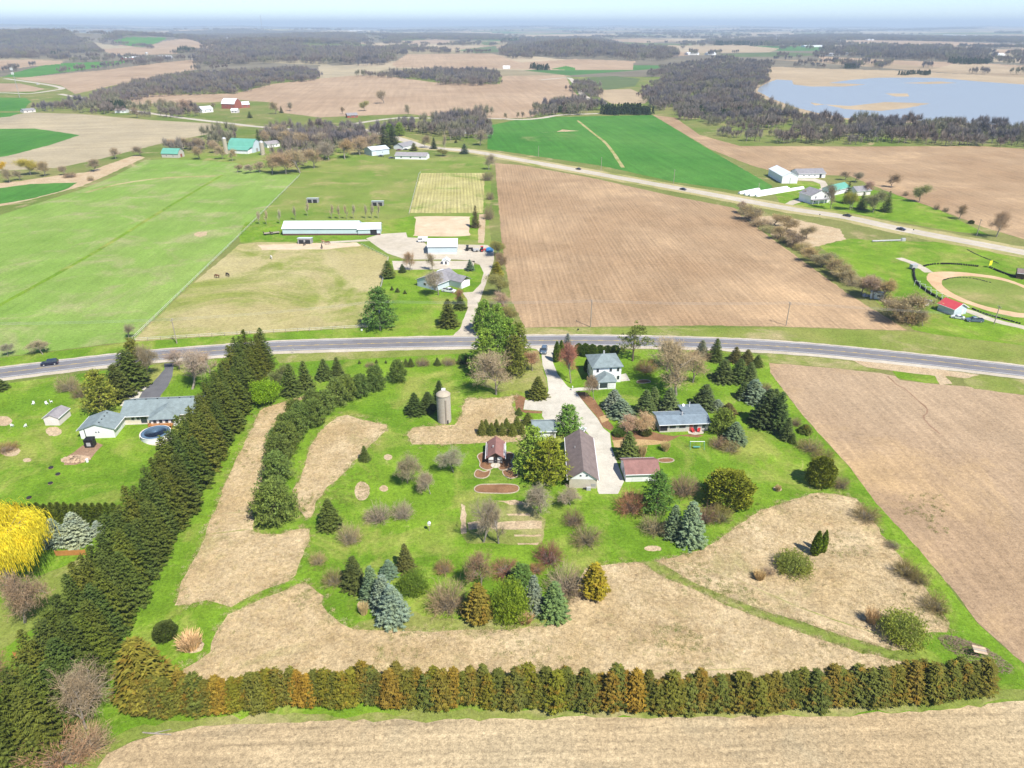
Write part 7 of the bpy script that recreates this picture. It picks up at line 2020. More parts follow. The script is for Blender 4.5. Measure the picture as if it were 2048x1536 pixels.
FARB = [((251, 120), (278, 119), 'reddish farm shed with white roof left of the far silo', 'red_wall'), ((281, 119), (304, 118), 'low farm shed with white roof behind the far silo', 'red_wall'), ((314, 117.5), (342, 117.5), 'long white-roofed shed right of the far silo', 'white_wall'), ((60, 72), (70, 71.5), 'white building on the wooded left hill', 'white_wall'), ((455, 83), (470, 82.5), 'white farm buildings on the upper left ridge', 'white_wall'), ((440, 94.5), (450, 94), 'white house above the dark wooded rise', 'white_wall'), ((581, 69), (600, 68.5), 'large pale building on the far ridge', 'white_wall'), ((516, 93.5), (524, 93), 'white shed near the upper field', 'white_wall'), ((1376, 110), (1398, 110), 'long white shed left of the far tan field', 'white_wall'), ((1416, 110), (1432, 110), 'pale shed right of the long white shed', 'white_wall'), ((1630, 75), (1639, 75), 'bright white building far right of centre', 'white_wall'), ((1736, 80.5), (1748, 80.5), 'white hall in the far right fields', 'white_wall'), ((1610, 94.5), (1646, 94), 'cluster of white farm roofs beyond the far wood', 'white_wall'), ((1664, 112), (1680, 111), 'white farmhouse above the lake', 'white_wall'), ((1690, 110.5), (1710, 110), 'dark shed beside the farmhouse above the lake', 'grey_door'), ((130, 62), (144, 61.5), 'white building in the far town at left', 'white_wall'), ((838, 63), (848, 63), 'tiny white building on the centre horizon', 'white_wall'), ((1775, 64), (1785, 64), 'tiny white building below the right horizon', 'white_wall'), ((1885, 71), (1960, 72), 'row of tiny white roofs far right', 'white_wall'), ((1995, 112), (2010, 112), 'white house near the right edge beyond the lake', 'white_wall'), ((700, 62), (725, 62), 'pale roofs on the horizon left of centre', 'white_wall')]
for a, b, lb, wl in FARB:
    root, w, d, rf = house('distant_building', lb, 'building', a, b, min(30.0, 0.5 * (PT(*b) - PT(*a)).length + 8), hw=5.0, rh=3.0, roof='gable_x', wall=wl, rf='white_roof' if wl != 'grey_door' else 'grey_roof', far=True)
    clean(root)
farm_silo(296, 120, 104, 6, 'tall grey silo at the far white-roofed farm', far=True)
farm_silo(456, 84, 75, 4, 'pale silo on the upper left ridge', far=True)

# ================================================================ vehicles
def car_paint(name, c):
    m = paint(name, c, 0.25, 0.05, 0.5, 0.5)
    m.node_tree.nodes['Principled BSDF'].inputs['Coat Weight'].default_value = 0.6
    return m
M['navy'] = car_paint('navy_car_paint', (0.012, 0.016, 0.04, 1))
M['slate'] = car_paint('slate_car_paint', (0.10, 0.14, 0.19, 1))
M['charcoal'] = car_paint('charcoal_car_paint', (0.03, 0.03, 0.035, 1))
M['white_car'] = car_paint('white_car_paint', (0.72, 0.73, 0.74, 1))
M['maroon'] = car_paint('maroon_car_paint', (0.16, 0.02, 0.03, 1))
M['lamp_glass'] = paint('lamp_glass', (0.75, 0.75, 0.72, 1), 0.15, 0.02)
M['tail_glass'] = paint('tail_lamp_glass', (0.45, 0.02, 0.02, 1), 0.2, 0.02)

def car(label, pos, rz, mat, kind='suv', group=None):
    L, W = {'suv': (5.0, 1.95), 'sedan': (4.6, 1.8), 'pickup': (5.8, 2.0)}[kind]
    t = thing({'suv': 'parked_car', 'sedan': 'parked_car', 'pickup': 'pickup_truck'}[kind] if group is None else 'car', label, 'pickup' if kind == 'pickup' else 'car', pos, rz, group)
    h = L / 2
    m = M[mat]
    belt = 1.08 if kind != 'sedan' else 0.92
    top = {'suv': 1.75, 'sedan': 1.42, 'pickup': 1.85}[kind]
    prof = [(-h + 0.08, 0.32), (h - 0.1, 0.32), (h, 0.5), (h - 0.03, belt - 0.22), (h - 0.35, belt - 0.1), (h - 1.25, belt), (-h + 0.1, belt + 0.03), (-h, belt - 0.2), (-h, 0.55)]
    MB().prism(prof, -W / 2, W / 2, 'y').build('body', m, t)
    c0, c1 = {'suv': (-h + 0.12, h - 1.2), 'sedan': (-h + 0.75, h - 1.2), 'pickup': (-0.75, h - 1.35)}[kind]
    r0, r1 = c0 + (0.25 if kind != 'sedan' else 0.75), c1 - 0.75
    iw = W / 2 - 0.1
    mb = MB()
    lo = [(c0, -iw), (c1, -iw), (c1, iw), (c0, iw)]
    hi = [(r0, -iw + 0.14), (r1, -iw + 0.14), (r1, iw - 0.14), (r0, iw - 0.14)]
    mb.add([(x, y, belt + 0.005) for x, y in lo] + [(x, y, top - 0.05) for x, y in hi], [(0, 1, 5, 4), (1, 2, 6, 5), (2, 3, 7, 6), (3, 0, 4, 7), (4, 5, 6, 7)])
    mb.build('windows', M['glass'], t)
    mb = MB()
    mb.add([(x, y, top - 0.06) for x, y in hi] + [(x * 1.0, y * 0.94, top) for x, y in hi], [(0, 1, 5, 4), (1, 2, 6, 5), (2, 3, 7, 6), (3, 0, 4, 7), (4, 5, 6, 7)])
    mb.build('roof', m, t)
    mid = (r0 + r1) / 2
    for s in (-1, 1):
        MB().add([(mid - 0.06, s * (iw + 0.01), belt), (mid + 0.06, s * (iw + 0.01), belt), (mid + 0.06, s * (iw - 0.13), top - 0.05), (mid - 0.06, s * (iw - 0.13), top - 0.05)], [(0, 1, 2, 3)]).build('pillar', m, t)
        MB().box(c1 - 0.25, c1 - 0.08, s * W / 2 - (0.0 if s > 0 else 0.2), s * W / 2 + (0.2 if s > 0 else 0.0), belt, belt + 0.14).build('mirror', m, t)
        MB().box(h - 0.14, h + 0.005, s * (W / 2 - 0.3) - 0.2, s * (W / 2 - 0.3) + 0.2, belt - 0.42, belt - 0.24).build('headlight', M['lamp_glass'], t)
        MB().box(-h - 0.01, -h + 0.1, s * (W / 2 - 0.15) - 0.12, s * (W / 2 - 0.15) + 0.12, belt - 0.42, belt - 0.1).build('tail_light', M['tail_glass'], t)
        for x in (-h + 0.95, h - 0.95):
            y0_, y1_ = sorted((s * (W / 2 - 0.2), s * (W / 2 + 0.03)))
            wh = MB().tube((x, y0_, 0.37), (x, y1_, 0.37), 0.37, n=14).build('wheel', M['tyre'], t)
            MB().tube((x, s * (W / 2 + 0.02), 0.37), (x, s * (W / 2 + 0.045), 0.37), 0.22, n=12).build('rim', M['steel'], wh)
    if kind == 'pickup':
        MB().box(-h + 0.1, c0 - 0.08, -W / 2 + 0.12, W / 2 - 0.12, belt - 0.2, belt + 0.037).build('bed', M['black'], t)
        for s in (-1, 1):
            MB().box(-h + 0.02, c0 - 0.02, s * (W / 2 - 0.06) - 0.06, s * (W / 2 - 0.06) + 0.06, belt, belt + 0.2).build('bed_rail', m, t)
        MB().box(-h + 0.0, -h + 0.1, -W / 2 + 0.12, W / 2 - 0.12, belt, belt + 0.2).build('tailgate', m, t)
    return t

def along(curve, x, y, side, rev=False):
    p = P(x, y)
    i = min(range(1, len(curve) - 1), key=lambda k: (curve[k] - p).length)
    best = min(((curve[j].lerp(curve[j + 1], s)) for j in (i - 1, i) for s in np.linspace(0, 1, 21)), key=lambda q: (q - p).length)
    tn = (curve[i + 1] - curve[i - 1]).normalized()
    nn = Vector((-tn.y, tn.x, 0))
    q = best + nn * side
    a = math.atan2(tn.y, tn.x) + (math.pi if rev else 0)
    return q + Vector((0, 0, 0.085)), a
p, a = along(MAINC, 103, 725, 1.9, True)
car('dark navy car driving on the highway at the left', p, a, 'navy', 'suv', 'moving cars')
p = P(1088, 704); p.z = 0.04
car('slate blue car turning into the pale drive from the highway', p, math.radians(-97), 'slate', 'suv', 'moving cars')
for x, y, s, rv, mt, lb in ((1159, 339, 2.2, True, 'charcoal', 'black car, farthest on the concrete road between wheat and ploughed field'), (1367, 380, -2.2, False, 'navy', 'dark blue car on the concrete road left of the silage bags'), (1688, 435, 2.2, True, 'charcoal', 'black car on the concrete road below the farmstead trees'), (1806, 459, -2.2, False, 'navy', 'dark blue car, nearest to the right edge on the concrete road')):
    p, a = along(NORTHC, x, y, s, rv)
    car(lb, p, a, mt, 'sedan', 'moving cars')
car('white pickup parked before the pale blue farm house', P(898, 584) + Vector((0, 0, 0.03)), math.radians(-20), 'white_car', 'pickup')
car('slate blue pickup parked beside the red-roofed shed', P(1948, 643), math.radians(172), 'slate', 'pickup')
car('small white car beside the red-roofed shed\'s door', P(1915, 637), math.radians(150), 'white_car', 'sedan')
car('dark car left in the row before the pale blue workshop', P(762, 313), 0.1, 'charcoal', 'sedan')
car('dark blue car below the workshop beside the ranch roof', P(783, 317), 0.3, 'navy', 'sedan')
car('maroon car under the trees right of the workshop', P(798, 301), 0.4, 'maroon', 'sedan')
car('black car farthest right under the trees by the workshop', P(812, 300), 0.4, 'charcoal', 'sedan')
car('white van on the far bend of the country road', P(76, 169), 0.9, 'white_car', 'suv')
car('white car in the shade between the machine shed and lane', P(1162, 866) + Vector((0, 0, 0.03)), 1.2, 'white_car', 'sedan')['label'] = 'white car half hidden behind the brown garage and pine'
def tractor(x, y, rz, mat, label):
    t = thing('tractor', label, 'tractor', P(x, y), rz)
    MB().box(-0.3, 1.9, -0.4, 0.4, 0.7, 1.4).build('hood', M[mat], t)
    MB().box(-1.3, -0.2, -0.6, 0.6, 1.0, 2.5).build('cab', M['glass'], t)
    MB().box(-1.4, -0.1, -0.7, 0.7, 2.5, 2.62).build('cab_roof', M[mat], t)
    for sx, r in ((-0.9, 0.75), (1.5, 0.45)):
        for s in (-1, 1):
            wh = MB().tube((sx, s * 0.65, r), (sx, s * 1.0, r), r, n=14).build('wheel', M['tyre'], t)
            MB().tube((sx, s * 0.99, r), (sx, s * 1.03, r), r * 0.5, n=10).build('rim', M[mat], wh)
tractor(967, 503, 0.2, 'red_paint', 'red tractor parked in the yard right of the machine shed')
tractor(938, 501, 0.1, 'black', 'dark small tractor nearest the machine shed')
t = thing('manure_spreader', 'grey implement between the two tractors on the yard', 'implement', P(952, 503), 0.3)
MB().box(-1.4, 1.4, -0.8, 0.8, 0.5, 1.3).build('box', M['steel'], t)
for s in (-0.95, 0.85):
    MB().tube((0.2, s, 0.45), (0.2, s + 0.12, 0.45), 0.45, n=12).build('wheel', M['tyre'], t)
t = thing('covered_bale', 'round stack under a bright blue tarpaulin at the yard edge', 'tarpaulin', P(979, 503))
MB().lathe([(1.9, 0), (1.95, 0.9), (1.5, 1.7), (0.6, 2.0), (0.1, 2.05)], 18).build('tarp', M['blue_tarp'], t, smooth=True)
MB().lathe([(1.97, 0.4), (2.0, 0.45), (1.97, 0.5)], 18).build('strap', M['black'], t)

# ================================================================ poles and wires
def pole(x, yb, yt, label, arm=2.2, group='utility poles'):
    h = height(x, yb, yt)
    t = thing('utility_pole', label, 'utility pole', P(x, yb), 0, group)
    MB().tube((0, 0, -0.2), (0, 0, h), 0.2, 0.13, 8).build('post', M['wood_pole'], t)
    if arm:
        MB().box(-0.06, 0.06, -arm / 2, arm / 2, h - 0.7, h - 0.55).build('crossarm', M['wood_pole'], t)
        for k in (-1, 0, 1):
            MB().tube((0, k * arm * 0.45, h - 0.55), (0, k * arm * 0.45, h - 0.25), 0.06).build('insulator', M['steel'], t)
    return P(x, yb) + Vector((0, 0, h)), t
PT_ = []
for k, (x, yb, yt, lb) in enumerate(((-140, 700, 645, ''), (354, 687, 637, 'utility pole above the left highway bend'), (761, 661, 601, 'utility pole with a grey transformer before the big green pine'), (1181, 654, 600, 'utility pole at the edge of the ploughed field, left of two'), (1572, 651, 604, 'utility pole at the edge of the ploughed field, right of two'))):
    if lb:
        q, t = pole(x, yb, yt, lb)
        if k == 2:
            MB().tube((0.3, -0.2, 6.8), (0.3, -0.2, 7.9), 0.28, n=10).build('transformer', M['steel'], t)
        PT_.append(q)
    else:
        PT_.append(P(x, yb) + Vector((0, 0, 10)))
PT_.append(P(2150, 690) + Vector((0, 0, 10)))
for k, off in enumerate((-1.0, 0.0, 1.0)):
    mb = MB()
    for a, b in zip(PT_[:-1], PT_[1:]):
        prev = None
        for s in np.linspace(0, 1, 13):
            q = a.lerp(b, s) + Vector((0, off, -0.3 - 2.6 * s * (1 - s)))
            if prev is not None:
                mb.tube(prev, q, 0.022, n=3, caps=False)
            prev = q
    o = mb.build('power_wire', M['steel'])
    tag(o, 'thin overhead wire along the highway, %s of three' % ('nearest', 'middle', 'farthest')[k], 'wire', 'overhead wires along the highway')
for k, (x, yb, yt) in enumerate(((1077, 314, 292), (1202, 341, 314), (1347, 367, 339), (1516, 386, 366), (1703, 420, 398), (1953, 472, 438), (890, 296, 262), (1988, 648, 611))):
    pole(x, yb, yt, ['utility pole in the wheat, nearest the road bend', 'second utility pole along the wheat edge', 'third utility pole along the wheat edge', 'utility pole before the silage bags', 'utility pole before the white farmhouse trees', 'utility pole at the right corner of the farm lawn', 'utility pole at the grove by the road bend', 'dark utility pole beside the gravel lane near the dirt track'][k])
def mast(x, yb, yt, label, far, wd):
    b = PT(x, yb) if far else P(x, yb)
    kk = (768 - yt) / F
    h = b.y * (kk * CP - SP) / (CP + kk * SP) + CAM_H - b.z
    t = thing('lattice_mast', label, 'mast', b)
    mb = MB()
    n = 14
    for s in range(3):
        a = s * 2.094
        mb.tube((wd * math.cos(a), wd * math.sin(a), -1), (wd * 0.4 * math.cos(a), wd * 0.4 * math.sin(a), h), wd * 0.12, n=4)
    mb.build('legs', M['steel'], t)
    mb = MB()
    for k in range(n):
        for s in range(3):
            a, a2 = s * 2.094, (s + 1) * 2.094
            r0, r1 = wd * (1 - 0.6 * k / n), wd * (1 - 0.6 * (k + 1) / n)
            mb.tube((r0 * math.cos(a), r0 * math.sin(a), h * k / n), (r1 * math.cos(a2), r1 * math.sin(a2), h * (k + 1) / n), wd * 0.07, n=3)
    mb.build('bracing', M['steel'], t)
    return t, h
mast(525, 64, 30, 'very tall thin radio mast on the left horizon', True, 7.0)
mast(1551, 87, 68, 'pale communication mast in the far right country', True, 3.5)
t, h = mast(40, 196, 133, 'slim antenna mast with white panels beside the left road', False, 0.7)
for k in range(6):
    MB().box(-1.6 + 1.5 * (k % 3) - 0.35, -1.6 + 1.5 * (k % 3) + 0.35, -1.3, -1.0, h - 5 - 6 * (k // 3), h - 1.5 - 6 * (k // 3)).build('antenna_panel', M['trim'], t)

# ================================================================ horses
def horse_mesh(seed, graze):
    me = bpy.data.meshes.new('horse_skin')
    v = [(-0.62, 0, 1.22), (-0.15, 0, 1.16), (0.35, 0, 1.18), (0.58, 0, 1.26)]
    r = [(0.27, 0.30), (0.27, 0.31), (0.27, 0.32), (0.22, 0.27)]
    e = [(0, 1), (1, 2), (2, 3)]
    neck = [(0.85, 0, 1.12), (1.05, 0, 0.72), (1.12, 0, 0.45), (1.16, 0, 0.12)] if graze else [(0.82, 0, 1.5), (0.98, 0, 1.78), (1.12, 0, 1.80), (1.42, 0, 1.52)]
    last = 3
    for p, rr in zip(neck, ((0.16, 0.2), (0.12, 0.15), (0.11, 0.13), (0.06, 0.07))):
        v.append(p); r.append(rr); e.append((last, len(v) - 1)); last = len(v) - 1
    for x, root, back in ((0.42, 2, 0), (-0.58, 0, 1)):
        for s in (-1, 1):
            if back:
                ch = [((x, s * 0.17, 1.0), 0.17), ((x + 0.08, s * 0.18, 0.72), 0.11), ((x - 0.10, s * 0.18, 0.45), 0.065), ((x - 0.06, s * 0.18, 0.12), 0.045), ((x - 0.02, s * 0.18, 0.02), 0.06)]
            else:
                ch = [((x, s * 0.15, 0.92), 0.13), ((x + 0.02, s * 0.16, 0.55), 0.07), ((x, s * 0.16, 0.25), 0.05), ((x + 0.03, s * 0.16, 0.02), 0.06)]
            last = root
            for p, q in ch:
                v.append(p); r.append((q, q)); e.append((last, len(v) - 1)); last = len(v) - 1
    v += [(-0.92, 0, 1.2), (-1.02, 0, 0.8), (-1.0, 0, 0.5)]
    r += [(0.05, 0.05), (0.06, 0.06), (0.03, 0.03)]
    k = len(v)
    e += [(0, k - 3), (k - 3, k - 2), (k - 2, k - 1)]
    me.from_pydata(v, e, [])
    o = link('horse_skin', me)
    sk = o.modifiers.new('skin', 'SKIN')
    for i, q in enumerate(r):
        me.skin_vertices[0].data[i].radius = q
    me.skin_vertices[0].data[0].use_root = True
    sub = o.modifiers.new('sub', 'SUBSURF')
    sub.levels = sub.render_levels = 1
    dg = bpy.context.evaluated_depsgraph_get()
    out = bpy.data.meshes.new_from_object(o.evaluated_get(dg))
    out.polygons.foreach_set('use_smooth', [True] * len(out.polygons))
    bpy.data.objects.remove(o)
    return out
HM = [horse_mesh(1, True), horse_mesh(2, False)]
M['hide_brown'] = paint('brown_hide', (0.13, 0.05, 0.025, 1), 0.7, 0.2)
M['hide_dark'] = paint('dark_hide', (0.03, 0.022, 0.02, 1), 0.7, 0.2)
M['hide_white'] = paint('white_hide', (0.62, 0.58, 0.52, 1), 0.7, 0.1)
M['hide_tan'] = paint('tan_hide', (0.36, 0.21, 0.11, 1), 0.7, 0.2)
for x, y, rz, g, mt, lb in ((435, 556, 3.0, 0, 'hide_brown', 'brown horse grazing, left of the pair in the dry pasture'), (456, 553, 2.6, 0, 'hide_dark', 'dark horse grazing, right of the pair in the dry pasture'), (610, 491, 1.2, 1, 'hide_dark', 'dark horse standing before the paddock shelter'), (644, 497, 1.9, 1, 'hide_dark', 'dark horse nearest the grass in the sandy paddock'), (655, 489, 0.2, 0, 'hide_brown', 'brown horse with lowered head at right in the sandy paddock'), (647, 487, 2.9, 1, 'hide_tan', 'tan horse behind the others in the sandy paddock'), (543, 518, 2.2, 0, 'hide_white', 'white horse grazing alone below the sandy paddock')):
    t = thing('horse', lb, 'horse', P(x, y), rz, 'horses of the farm')
    t.scale = (1.15, 1.15, 1.15)
    me = HM[1 - g if g == 0 else 1] if False else HM[0 if g == 0 else 1]
    b = link('body', me.copy(), t)
    b.data.materials.clear(); b.data.materials.append(M[mt])
    # mane
    nk = [(0.62, 1.52), (0.9, 1.32), (1.1, 0.9)] if g == 0 else [(0.62, 1.55), (0.8, 1.74), (0.96, 1.92)]
    mb = MB()
    for (a, c), (a2, c2) in zip(nk[:-1], nk[1:]):
        mb.tube((a, 0, c), (a2, 0, c2), 0.05, n=4)
    mb.build('mane', M['hide_dark'], t)

# ================================================================ small things
def frame(x, y, rz, label):
    t = thing('bleacher_frame', label, 'frame', P(x, y), rz, 'white frames beside the track')
    for s in (-0.9, 0.9):
        MB().tube((s, 0, 0), (s, 0, 2.3), 0.07, n=5).build('upright', M['trim'], t)
        MB().tube((s, 1.6, 0), (s, 0, 2.0), 0.06, n=5).build('brace', M['trim'], t)
    MB().tube((-0.9, 0, 2.2), (0.9, 0, 2.2), 0.06, n=5).build('rail', M['trim'], t)
for k in range(6):
    frame(1833 + 11 * k, 572 + 6.2 * k, 0.3 - 0.9, '%s white frame from the top beside the dirt track' % ordinal(k + 1))
def tyre_wall(px, label, rows_=2):
    pts = catmull([P(*p) for p in px], False, 6)
    t = thing('tyre_barrier', label, 'tyre barrier', pts[0])
    mb = MB()
    acc = 0
    for a, b in zip(pts[:-1], pts[1:]):
        n = max(1, int((b - a).length / 0.75))
        for k in range(n):
            q = a.lerp(b, k / n) - pts[0]
            for z in range(rows_):
                mb.lathe([(0.2, z * 0.24 + 0.02), (0.36, z * 0.24 + 0.0), (0.36, z * 0.24 + 0.22), (0.2, z * 0.24 + 0.2)], 7, q.x + R.uniform(-0.12, 0.12), q.y + R.uniform(-0.12, 0.12))
    o = mb.build('tyres', M['tyre'], t)
    o['kind'] = 'stuff'
tyre_wall([(1827, 536), (1828, 555), (1836, 570), (1860, 588), (1885, 602), (1905, 612)], 'black tyre wall along the left end of the dirt track', 4)
tyre_wall([(1848, 533), (1870, 529), (1910, 529), (1960, 534)], 'black tyre wall along the far side of the dirt track', 3)
tyre_wall([(1980, 536), (2010, 548), (2048, 560)], 'black tyre wall curving to the right edge above the track', 3)
tyre_wall([(1945, 618), (1975, 630), (2048, 650)], 'black tyre wall along the near side of the dirt track', 2)
tyre_wall([(1935, 500), (1960, 512), (2000, 528)], 'thin tyre line beside the concrete road', 1)
tyre_wall([(1888, 560), (1905, 556), (1940, 556), (1985, 566)], 'short tyre markers along the far infield edge', 1)
t = thing('yellow_board', 'bright yellow board standing beside the track', 'board', P(1979, 535), 0.4)
MB().box(-0.9, 0.9, -0.05, 0.05, 1.0, 3.2).build('panel', paint('yellow_board', (0.75, 0.70, 0.03, 1), 0.5, 0.05), t)
for s in (-0.7, 0.7):
    MB().box(s - 0.06, s + 0.06, -0.05, 0.05, 0, 1.0).build('post', M['wood_pole'], t)
t = thing('box_trailer', 'small grey trailer at the left tip of the track', 'trailer', P(1826, 538), 0.3)
MB().box(-1.5, 1.5, -0.9, 0.9, 0.5, 2.2).build('box', M['steel'], t)
for s in (-0.95, 0.8):
    MB().tube((0, s, 0.35), (0, s + 0.15, 0.35), 0.35, n=10).build('wheel', M['tyre'], t)
# junk under the hedgerow
for k, (x, y, s_) in enumerate(((1778, 606, 1.0), (1790, 612, 0.8), (1850, 608, 1.0), (1856, 603, 0.9), (1730, 592, 1.0))):
    t = thing('scrap_heap', ['pale scrap heap under the hedgerow trees, left', 'pale scrap heap under the hedgerow trees, right', 'pinkish scrap beside the red-roofed shed\'s lane', 'dark scrap left of the red-roofed shed', 'grey scrap beside the old camper'][k], 'scrap', P(x, y), R.uniform(0, 3), 'scrap under the hedgerow')
    mb = MB()
    for j in range(14):
        a, r_ = R.uniform(0, 6.28), R.uniform(0, 1.5) * s_
        w_, h_ = R.uniform(0.2, 0.6), R.uniform(0.2, 0.9)
        mb.box(r_ * math.cos(a) - w_, r_ * math.cos(a) + w_, r_ * math.sin(a) - w_, r_ * math.sin(a) + w_, 0, h_)
    mb.build('sheets', M[('trim', 'steel', 'pink_wall', 'grey_door', 'steel')[k]], t)
    MB().tube((-1.2, 0, 0.1), (1.3, 0.4, 1.0), 0.08).build('pipe', M['wood_pole'], t)
def pasture_fence(px, label):
    pts = [P(*p) for p in px]
    t = thing('pasture_fence', label, 'fence', pts[0])
    posts, rails = MB(), MB()
    for a, b in zip(pts[:-1], pts[1:]):
        n = max(1, int((b - a).length / 4.0))
        for k in range(n):
            q = a.lerp(b, k / n) - pts[0]
            posts.tube((q.x, q.y, 0), (q.x, q.y, 1.4), 0.08, n=5)
        for z in (0.7, 1.25):
            rails.tube(a - pts[0] + Vector((0, 0, z)), b - pts[0] + Vector((0, 0, z)), 0.035, n=4)
    o = posts.build('posts', M['wood_pole'], t); o['kind'] = 'stuff'
    o = rails.build('rails', M['trim'], t); o['kind'] = 'stuff'
pasture_fence([(265, 681), (480, 472), (600, 352)], 'long pasture fence between the hay field and the horse pasture')
pasture_fence([(270, 683), (500, 669), (736, 656)], 'pasture fence along the highway verge')
pasture_fence([(737, 655), (760, 585), (777, 518), (722, 491)], 'pasture fence between the farm lawn and the dry pasture')
pasture_fence([(818, 430), (838, 350), (842, 346)], 'pasture fence along the left side of the stubble plot')
# swing set
t = thing('swing_set', 'swing set with white top bar and green seat on the ranch lawn', 'swing', P(1393, 897), 0.0)
MB().tube((-1.9, 0, 2.1), (1.9, 0, 2.1), 0.07).build('top_bar', M['trim'], t)
for s in (-1.8, 1.8):
    for q in (-0.8, 0.8):
        MB().tube((s, q, 0), (s, 0, 2.1), 0.05).build('leg', M['green_roof'], t)
se = MB().box(-0.9, 0.9, -0.3, 0.3, 0.5, 0.56).build('seat', M['green_roof'], t)
for s in (-0.8, 0.8):
    MB().tube((s, 0, 0.56), (s, 0, 2.05), 0.02).build('chain', M['steel'], t)
LAND['swing set'] = P(1393, 897)
# brush pile
bp = P(1950, 1308)
t = thing('brush_pile', 'big pile of cut branches with a pale board at the lower right corner', 'brush pile', bp)
LAND['brush pile'] = bp
mb = MB()
for k in range(900):
    a, r_ = R.uniform(0, 6.283), math.sqrt(R.random())
    x_, y_ = 5.6 * r_ * math.cos(a) * 0.9, 4.0 * r_ * math.sin(a)
    x_, y_ = x_ * 0.85 + y_ * -0.45, y_ + x_ * -0.25
    z_ = R.uniform(0.03, 0.15 + 1.7 * (1 - r_))
    an = R.uniform(0, 6.28)
    dv = Vector((math.cos(an), math.sin(an), R.uniform(-0.25, 0.35))) * R.uniform(0.4, 1.2)
    q = Vector((x_, y_, z_))
    mb.tube(q - dv * 0.5, q + dv * 0.5, R.uniform(0.015, 0.05), 0.01, 3, False)
o = mb.build('branches', paint('cut_branches', (0.30, 0.205, 0.15, 1), 0.9, 0.35, 0.6), t)
o['kind'] = 'stuff'
for k in range(3):
    MB().box(-1.0, 1.2, -0.9 + k * 0.5, -0.9 + k * 0.5 + 0.45, 1.5, 1.55).build('board', M['wood_pole'] if k == 1 else M['split_wood'], t, rot=(0.15, 0.1, -0.2))
t = thing('fallen_trunk', 'pale fallen trunk forked on the dry grass near the field', 'log', P(300, 1468))
MB().tube((0, 0, 0.2), (3.4, -0.25, 0.15), 0.13, 0.07).build('stem', M['bark_grey'], t)
MB().tube((0.6, 0, 0.2), (3.0, 0.75, 0.12), 0.09, 0.05).build('branch', M['bark_grey'], t)
MB().tube((0, 0, 0.2), (-1.2, 0.2, 0.1), 0.13, 0.1).build('root_end', M['bark_grey'], t)
t = thing('bird_house', 'pale bird house on a post in the middle lawn', 'bird house', P(859, 1062))
MB().tube((0, 0, 0), (0, 0, 1.6), 0.06).build('post', M['wood_pole'], t)
MB().box(-0.25, 0.25, -0.25, 0.25, 1.6, 2.1).build('box', M['pink_wall'], t)
MB().prism([(-0.35, 2.1), (0.35, 2.1), (0, 2.4)], -0.35, 0.35, 'y').build('roof', M['trim'], t)
def white_chair(x, y, rz, label):
    t = thing('lawn_chair', label, 'chair', P(x, y), rz, 'white chairs on the left lawn')
    MB().box(-0.3, 0.3, -0.3, 0.3, 0.35, 0.42).build('seat', M['trim'], t)
    MB().box(-0.3, 0.3, 0.26, 0.33, 0.42, 1.0).build('backrest', M['trim'], t)
    for sx in (-0.26, 0.26):
        for sy in (-0.26, 0.26):
            MB().box(sx - 0.03, sx + 0.03, sy - 0.03, sy + 0.03, 0, 0.35).build('leg', M['trim'], t)
for k, (x, y, lb) in enumerate(((67, 809, 'white lawn chair standing alone above the garden shed'), (94, 809, 'white lawn chair behind the garden shed, left of two'), (103, 805, 'white lawn chair behind the garden shed, right of two'), (25, 853, 'white lawn chair at the far left of the shed'), (51, 854, 'white lawn chair left of the garden shed'))):
    white_chair(x, y, k * 1.1, lb)
for k, (x, y) in enumerate(((102, 936), (116, 949), (101, 967), (58, 996))):
    t = thing('landscape_boulder', '%s dark boulder from the top on the left lawn' % ordinal(k + 1), 'boulder', P(x, y), k, 'dark boulders on the left lawn')
    bm = bmesh.new(); bmesh.ops.create_icosphere(bm, subdivisions=2, radius=0.55)
    for v_ in bm.verts:
        v_.co *= 1 + 0.25 * noise.noise(v_.co * 2 + Vector((k, 0, 0))); v_.co.z = max(v_.co.z * 0.6 + 0.15, -0.05)
    me = bpy.data.meshes.new('rock'); bm.to_mesh(me); me.materials.append(M['opening']); link('rock', me, t)
    MB().lathe([(0.6, 0), (0.58, 0.04), (0.2, 0.06)], 10).build('base', M['soil_dark'], t)
def marker(x, yb, yt, label, mat='trim'):
    h = max(0.6, height(x, yb, yt))
    t = thing('roadside_sign', label, 'sign', P(x, yb), 0, 'roadside signs')
    MB().tube((0, 0, 0), (0, 0, h), 0.04, n=5).build('post', M['steel'], t)
    MB().box(-0.3, 0.3, -0.06, -0.03, h - 0.6, h).build('plate', M[mat], t)
marker(587, 707, 697, 'small sign on a post at the highway edge above the bushy pines', 'steel')
marker(724, 664, 658, 'pale marker post on the verge left of the big pine')
marker(1156, 662, 657, 'dark marker post on the verge before the ploughed field', 'black')
marker(1638, 438, 428, 'dark sign beside the concrete road near the farm drive', 'black')
marker(1825, 468, 458, 'small dark sign beside the concrete road at right', 'black')
t = thing('mailbox', 'white mailbox post where the house path meets the drive', 'mailbox', P(1145, 781))
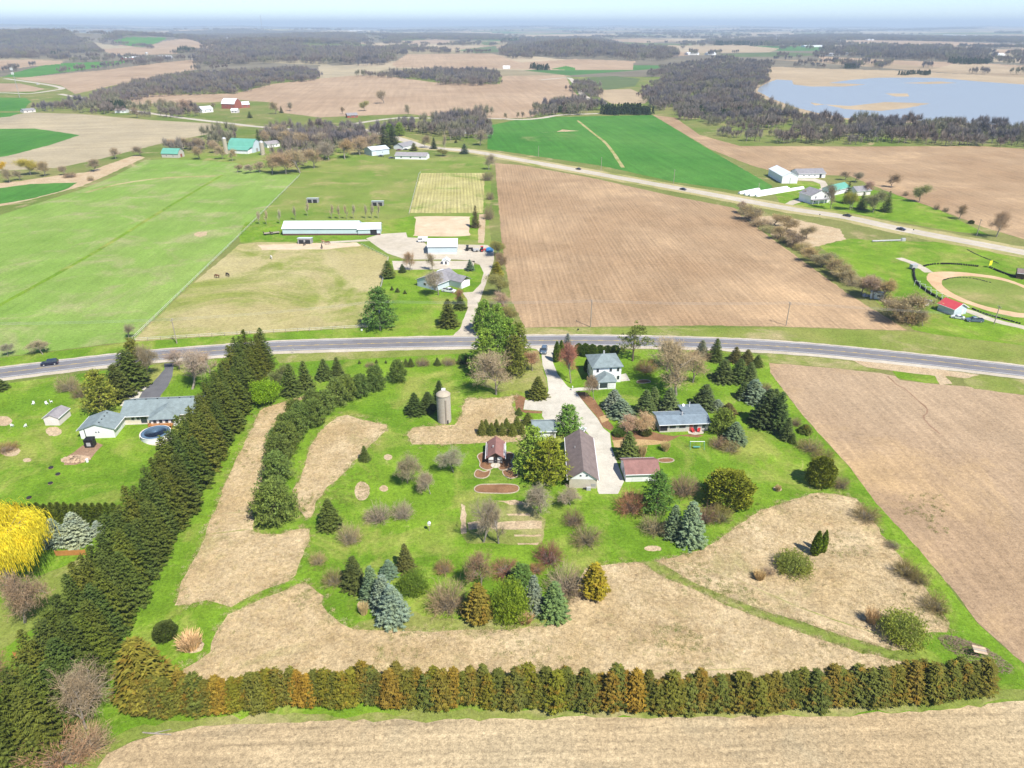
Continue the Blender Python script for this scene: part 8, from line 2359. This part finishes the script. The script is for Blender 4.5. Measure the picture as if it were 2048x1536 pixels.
MB().box(-0.06, 0.06, -0.06, 0.06, 0, 1.1).build('post', M['trim'], t)
MB().prism([(-0.15, 1.1), (0.15, 1.1), (0.15, 1.3), (0.08, 1.4), (-0.08, 1.4), (-0.15, 1.3)], -0.28, 0.28, 'y').build('box', M['trim'], t)
LAND['yellow weeping willow'] = P(30, 1150)
LAND['mown path'] = P(1310, 1135)
LAND['twin columnar arborvitae'] = P(1636, 1105)
LAND['large dome-shaped pine'] = P(552, 1050)
LAND['big oval straw ring'] = P(724, 982)
LAND['windbreak\'s near end'] = P(230, 1400)
LAND['highway above the silo'] = P(860, 710)

# ---------------------------------------------------------------- labels that single out each tree by its nearest landmark
groups = {}
for t, look, b in AUTO:
    lm = min((k for k in LAND if k not in look and not look.endswith(k)), key=lambda k: (LAND[k] - b).length)
    groups.setdefault((look, lm), []).append((t, b))
for (look, lm), L in groups.items():
    L.sort(key=lambda e: (e[1] - LAND[lm]).length)
    for i, (t, b) in enumerate(L):
        q, l = pix(b), pix(LAND[lm])
        dx, dy = q[0] - l[0], q[1] - l[1]
        side = ('right of' if dx > 0 else 'left of') if abs(dx) > abs(dy) * 1.2 else ('below' if dy > 0 else 'behind')
        if len(L) == 1:
            t['label'] = '%s standing %s the %s' % (look, side, lm)
        else:
            t['label'] = '%s %s the %s, %s of its kind' % (look, side, lm, 'nearest' if i == 0 else ordinal(i + 1) + ' nearest')

# ---------------------------------------------------------------- the air over the far country
def haze():
    m = bpy.data.materials.new('haze')
    m.use_nodes = True
    nt = m.node_tree
    nt.nodes.clear()
    out = N(nt, 'ShaderNodeOutputMaterial')
    v = N(nt, 'ShaderNodeVolumePrincipled')
    v.inputs['Color'].default_value = (0.70, 0.85, 1.0, 1)
    v.inputs['Density'].default_value = HAZE_DENSITY
    v.inputs['Anisotropy'].default_value = 0.0
    nt.links.new(v.outputs[0], out.inputs['Volume'])
    o = MB().box(-48500, 48500, -2600, 48500, -1.0, 260.0).build('haze', m)
    tag(o, None, None, None, 'stuff')
HAZE_DENSITY = 1.0e-4
haze()
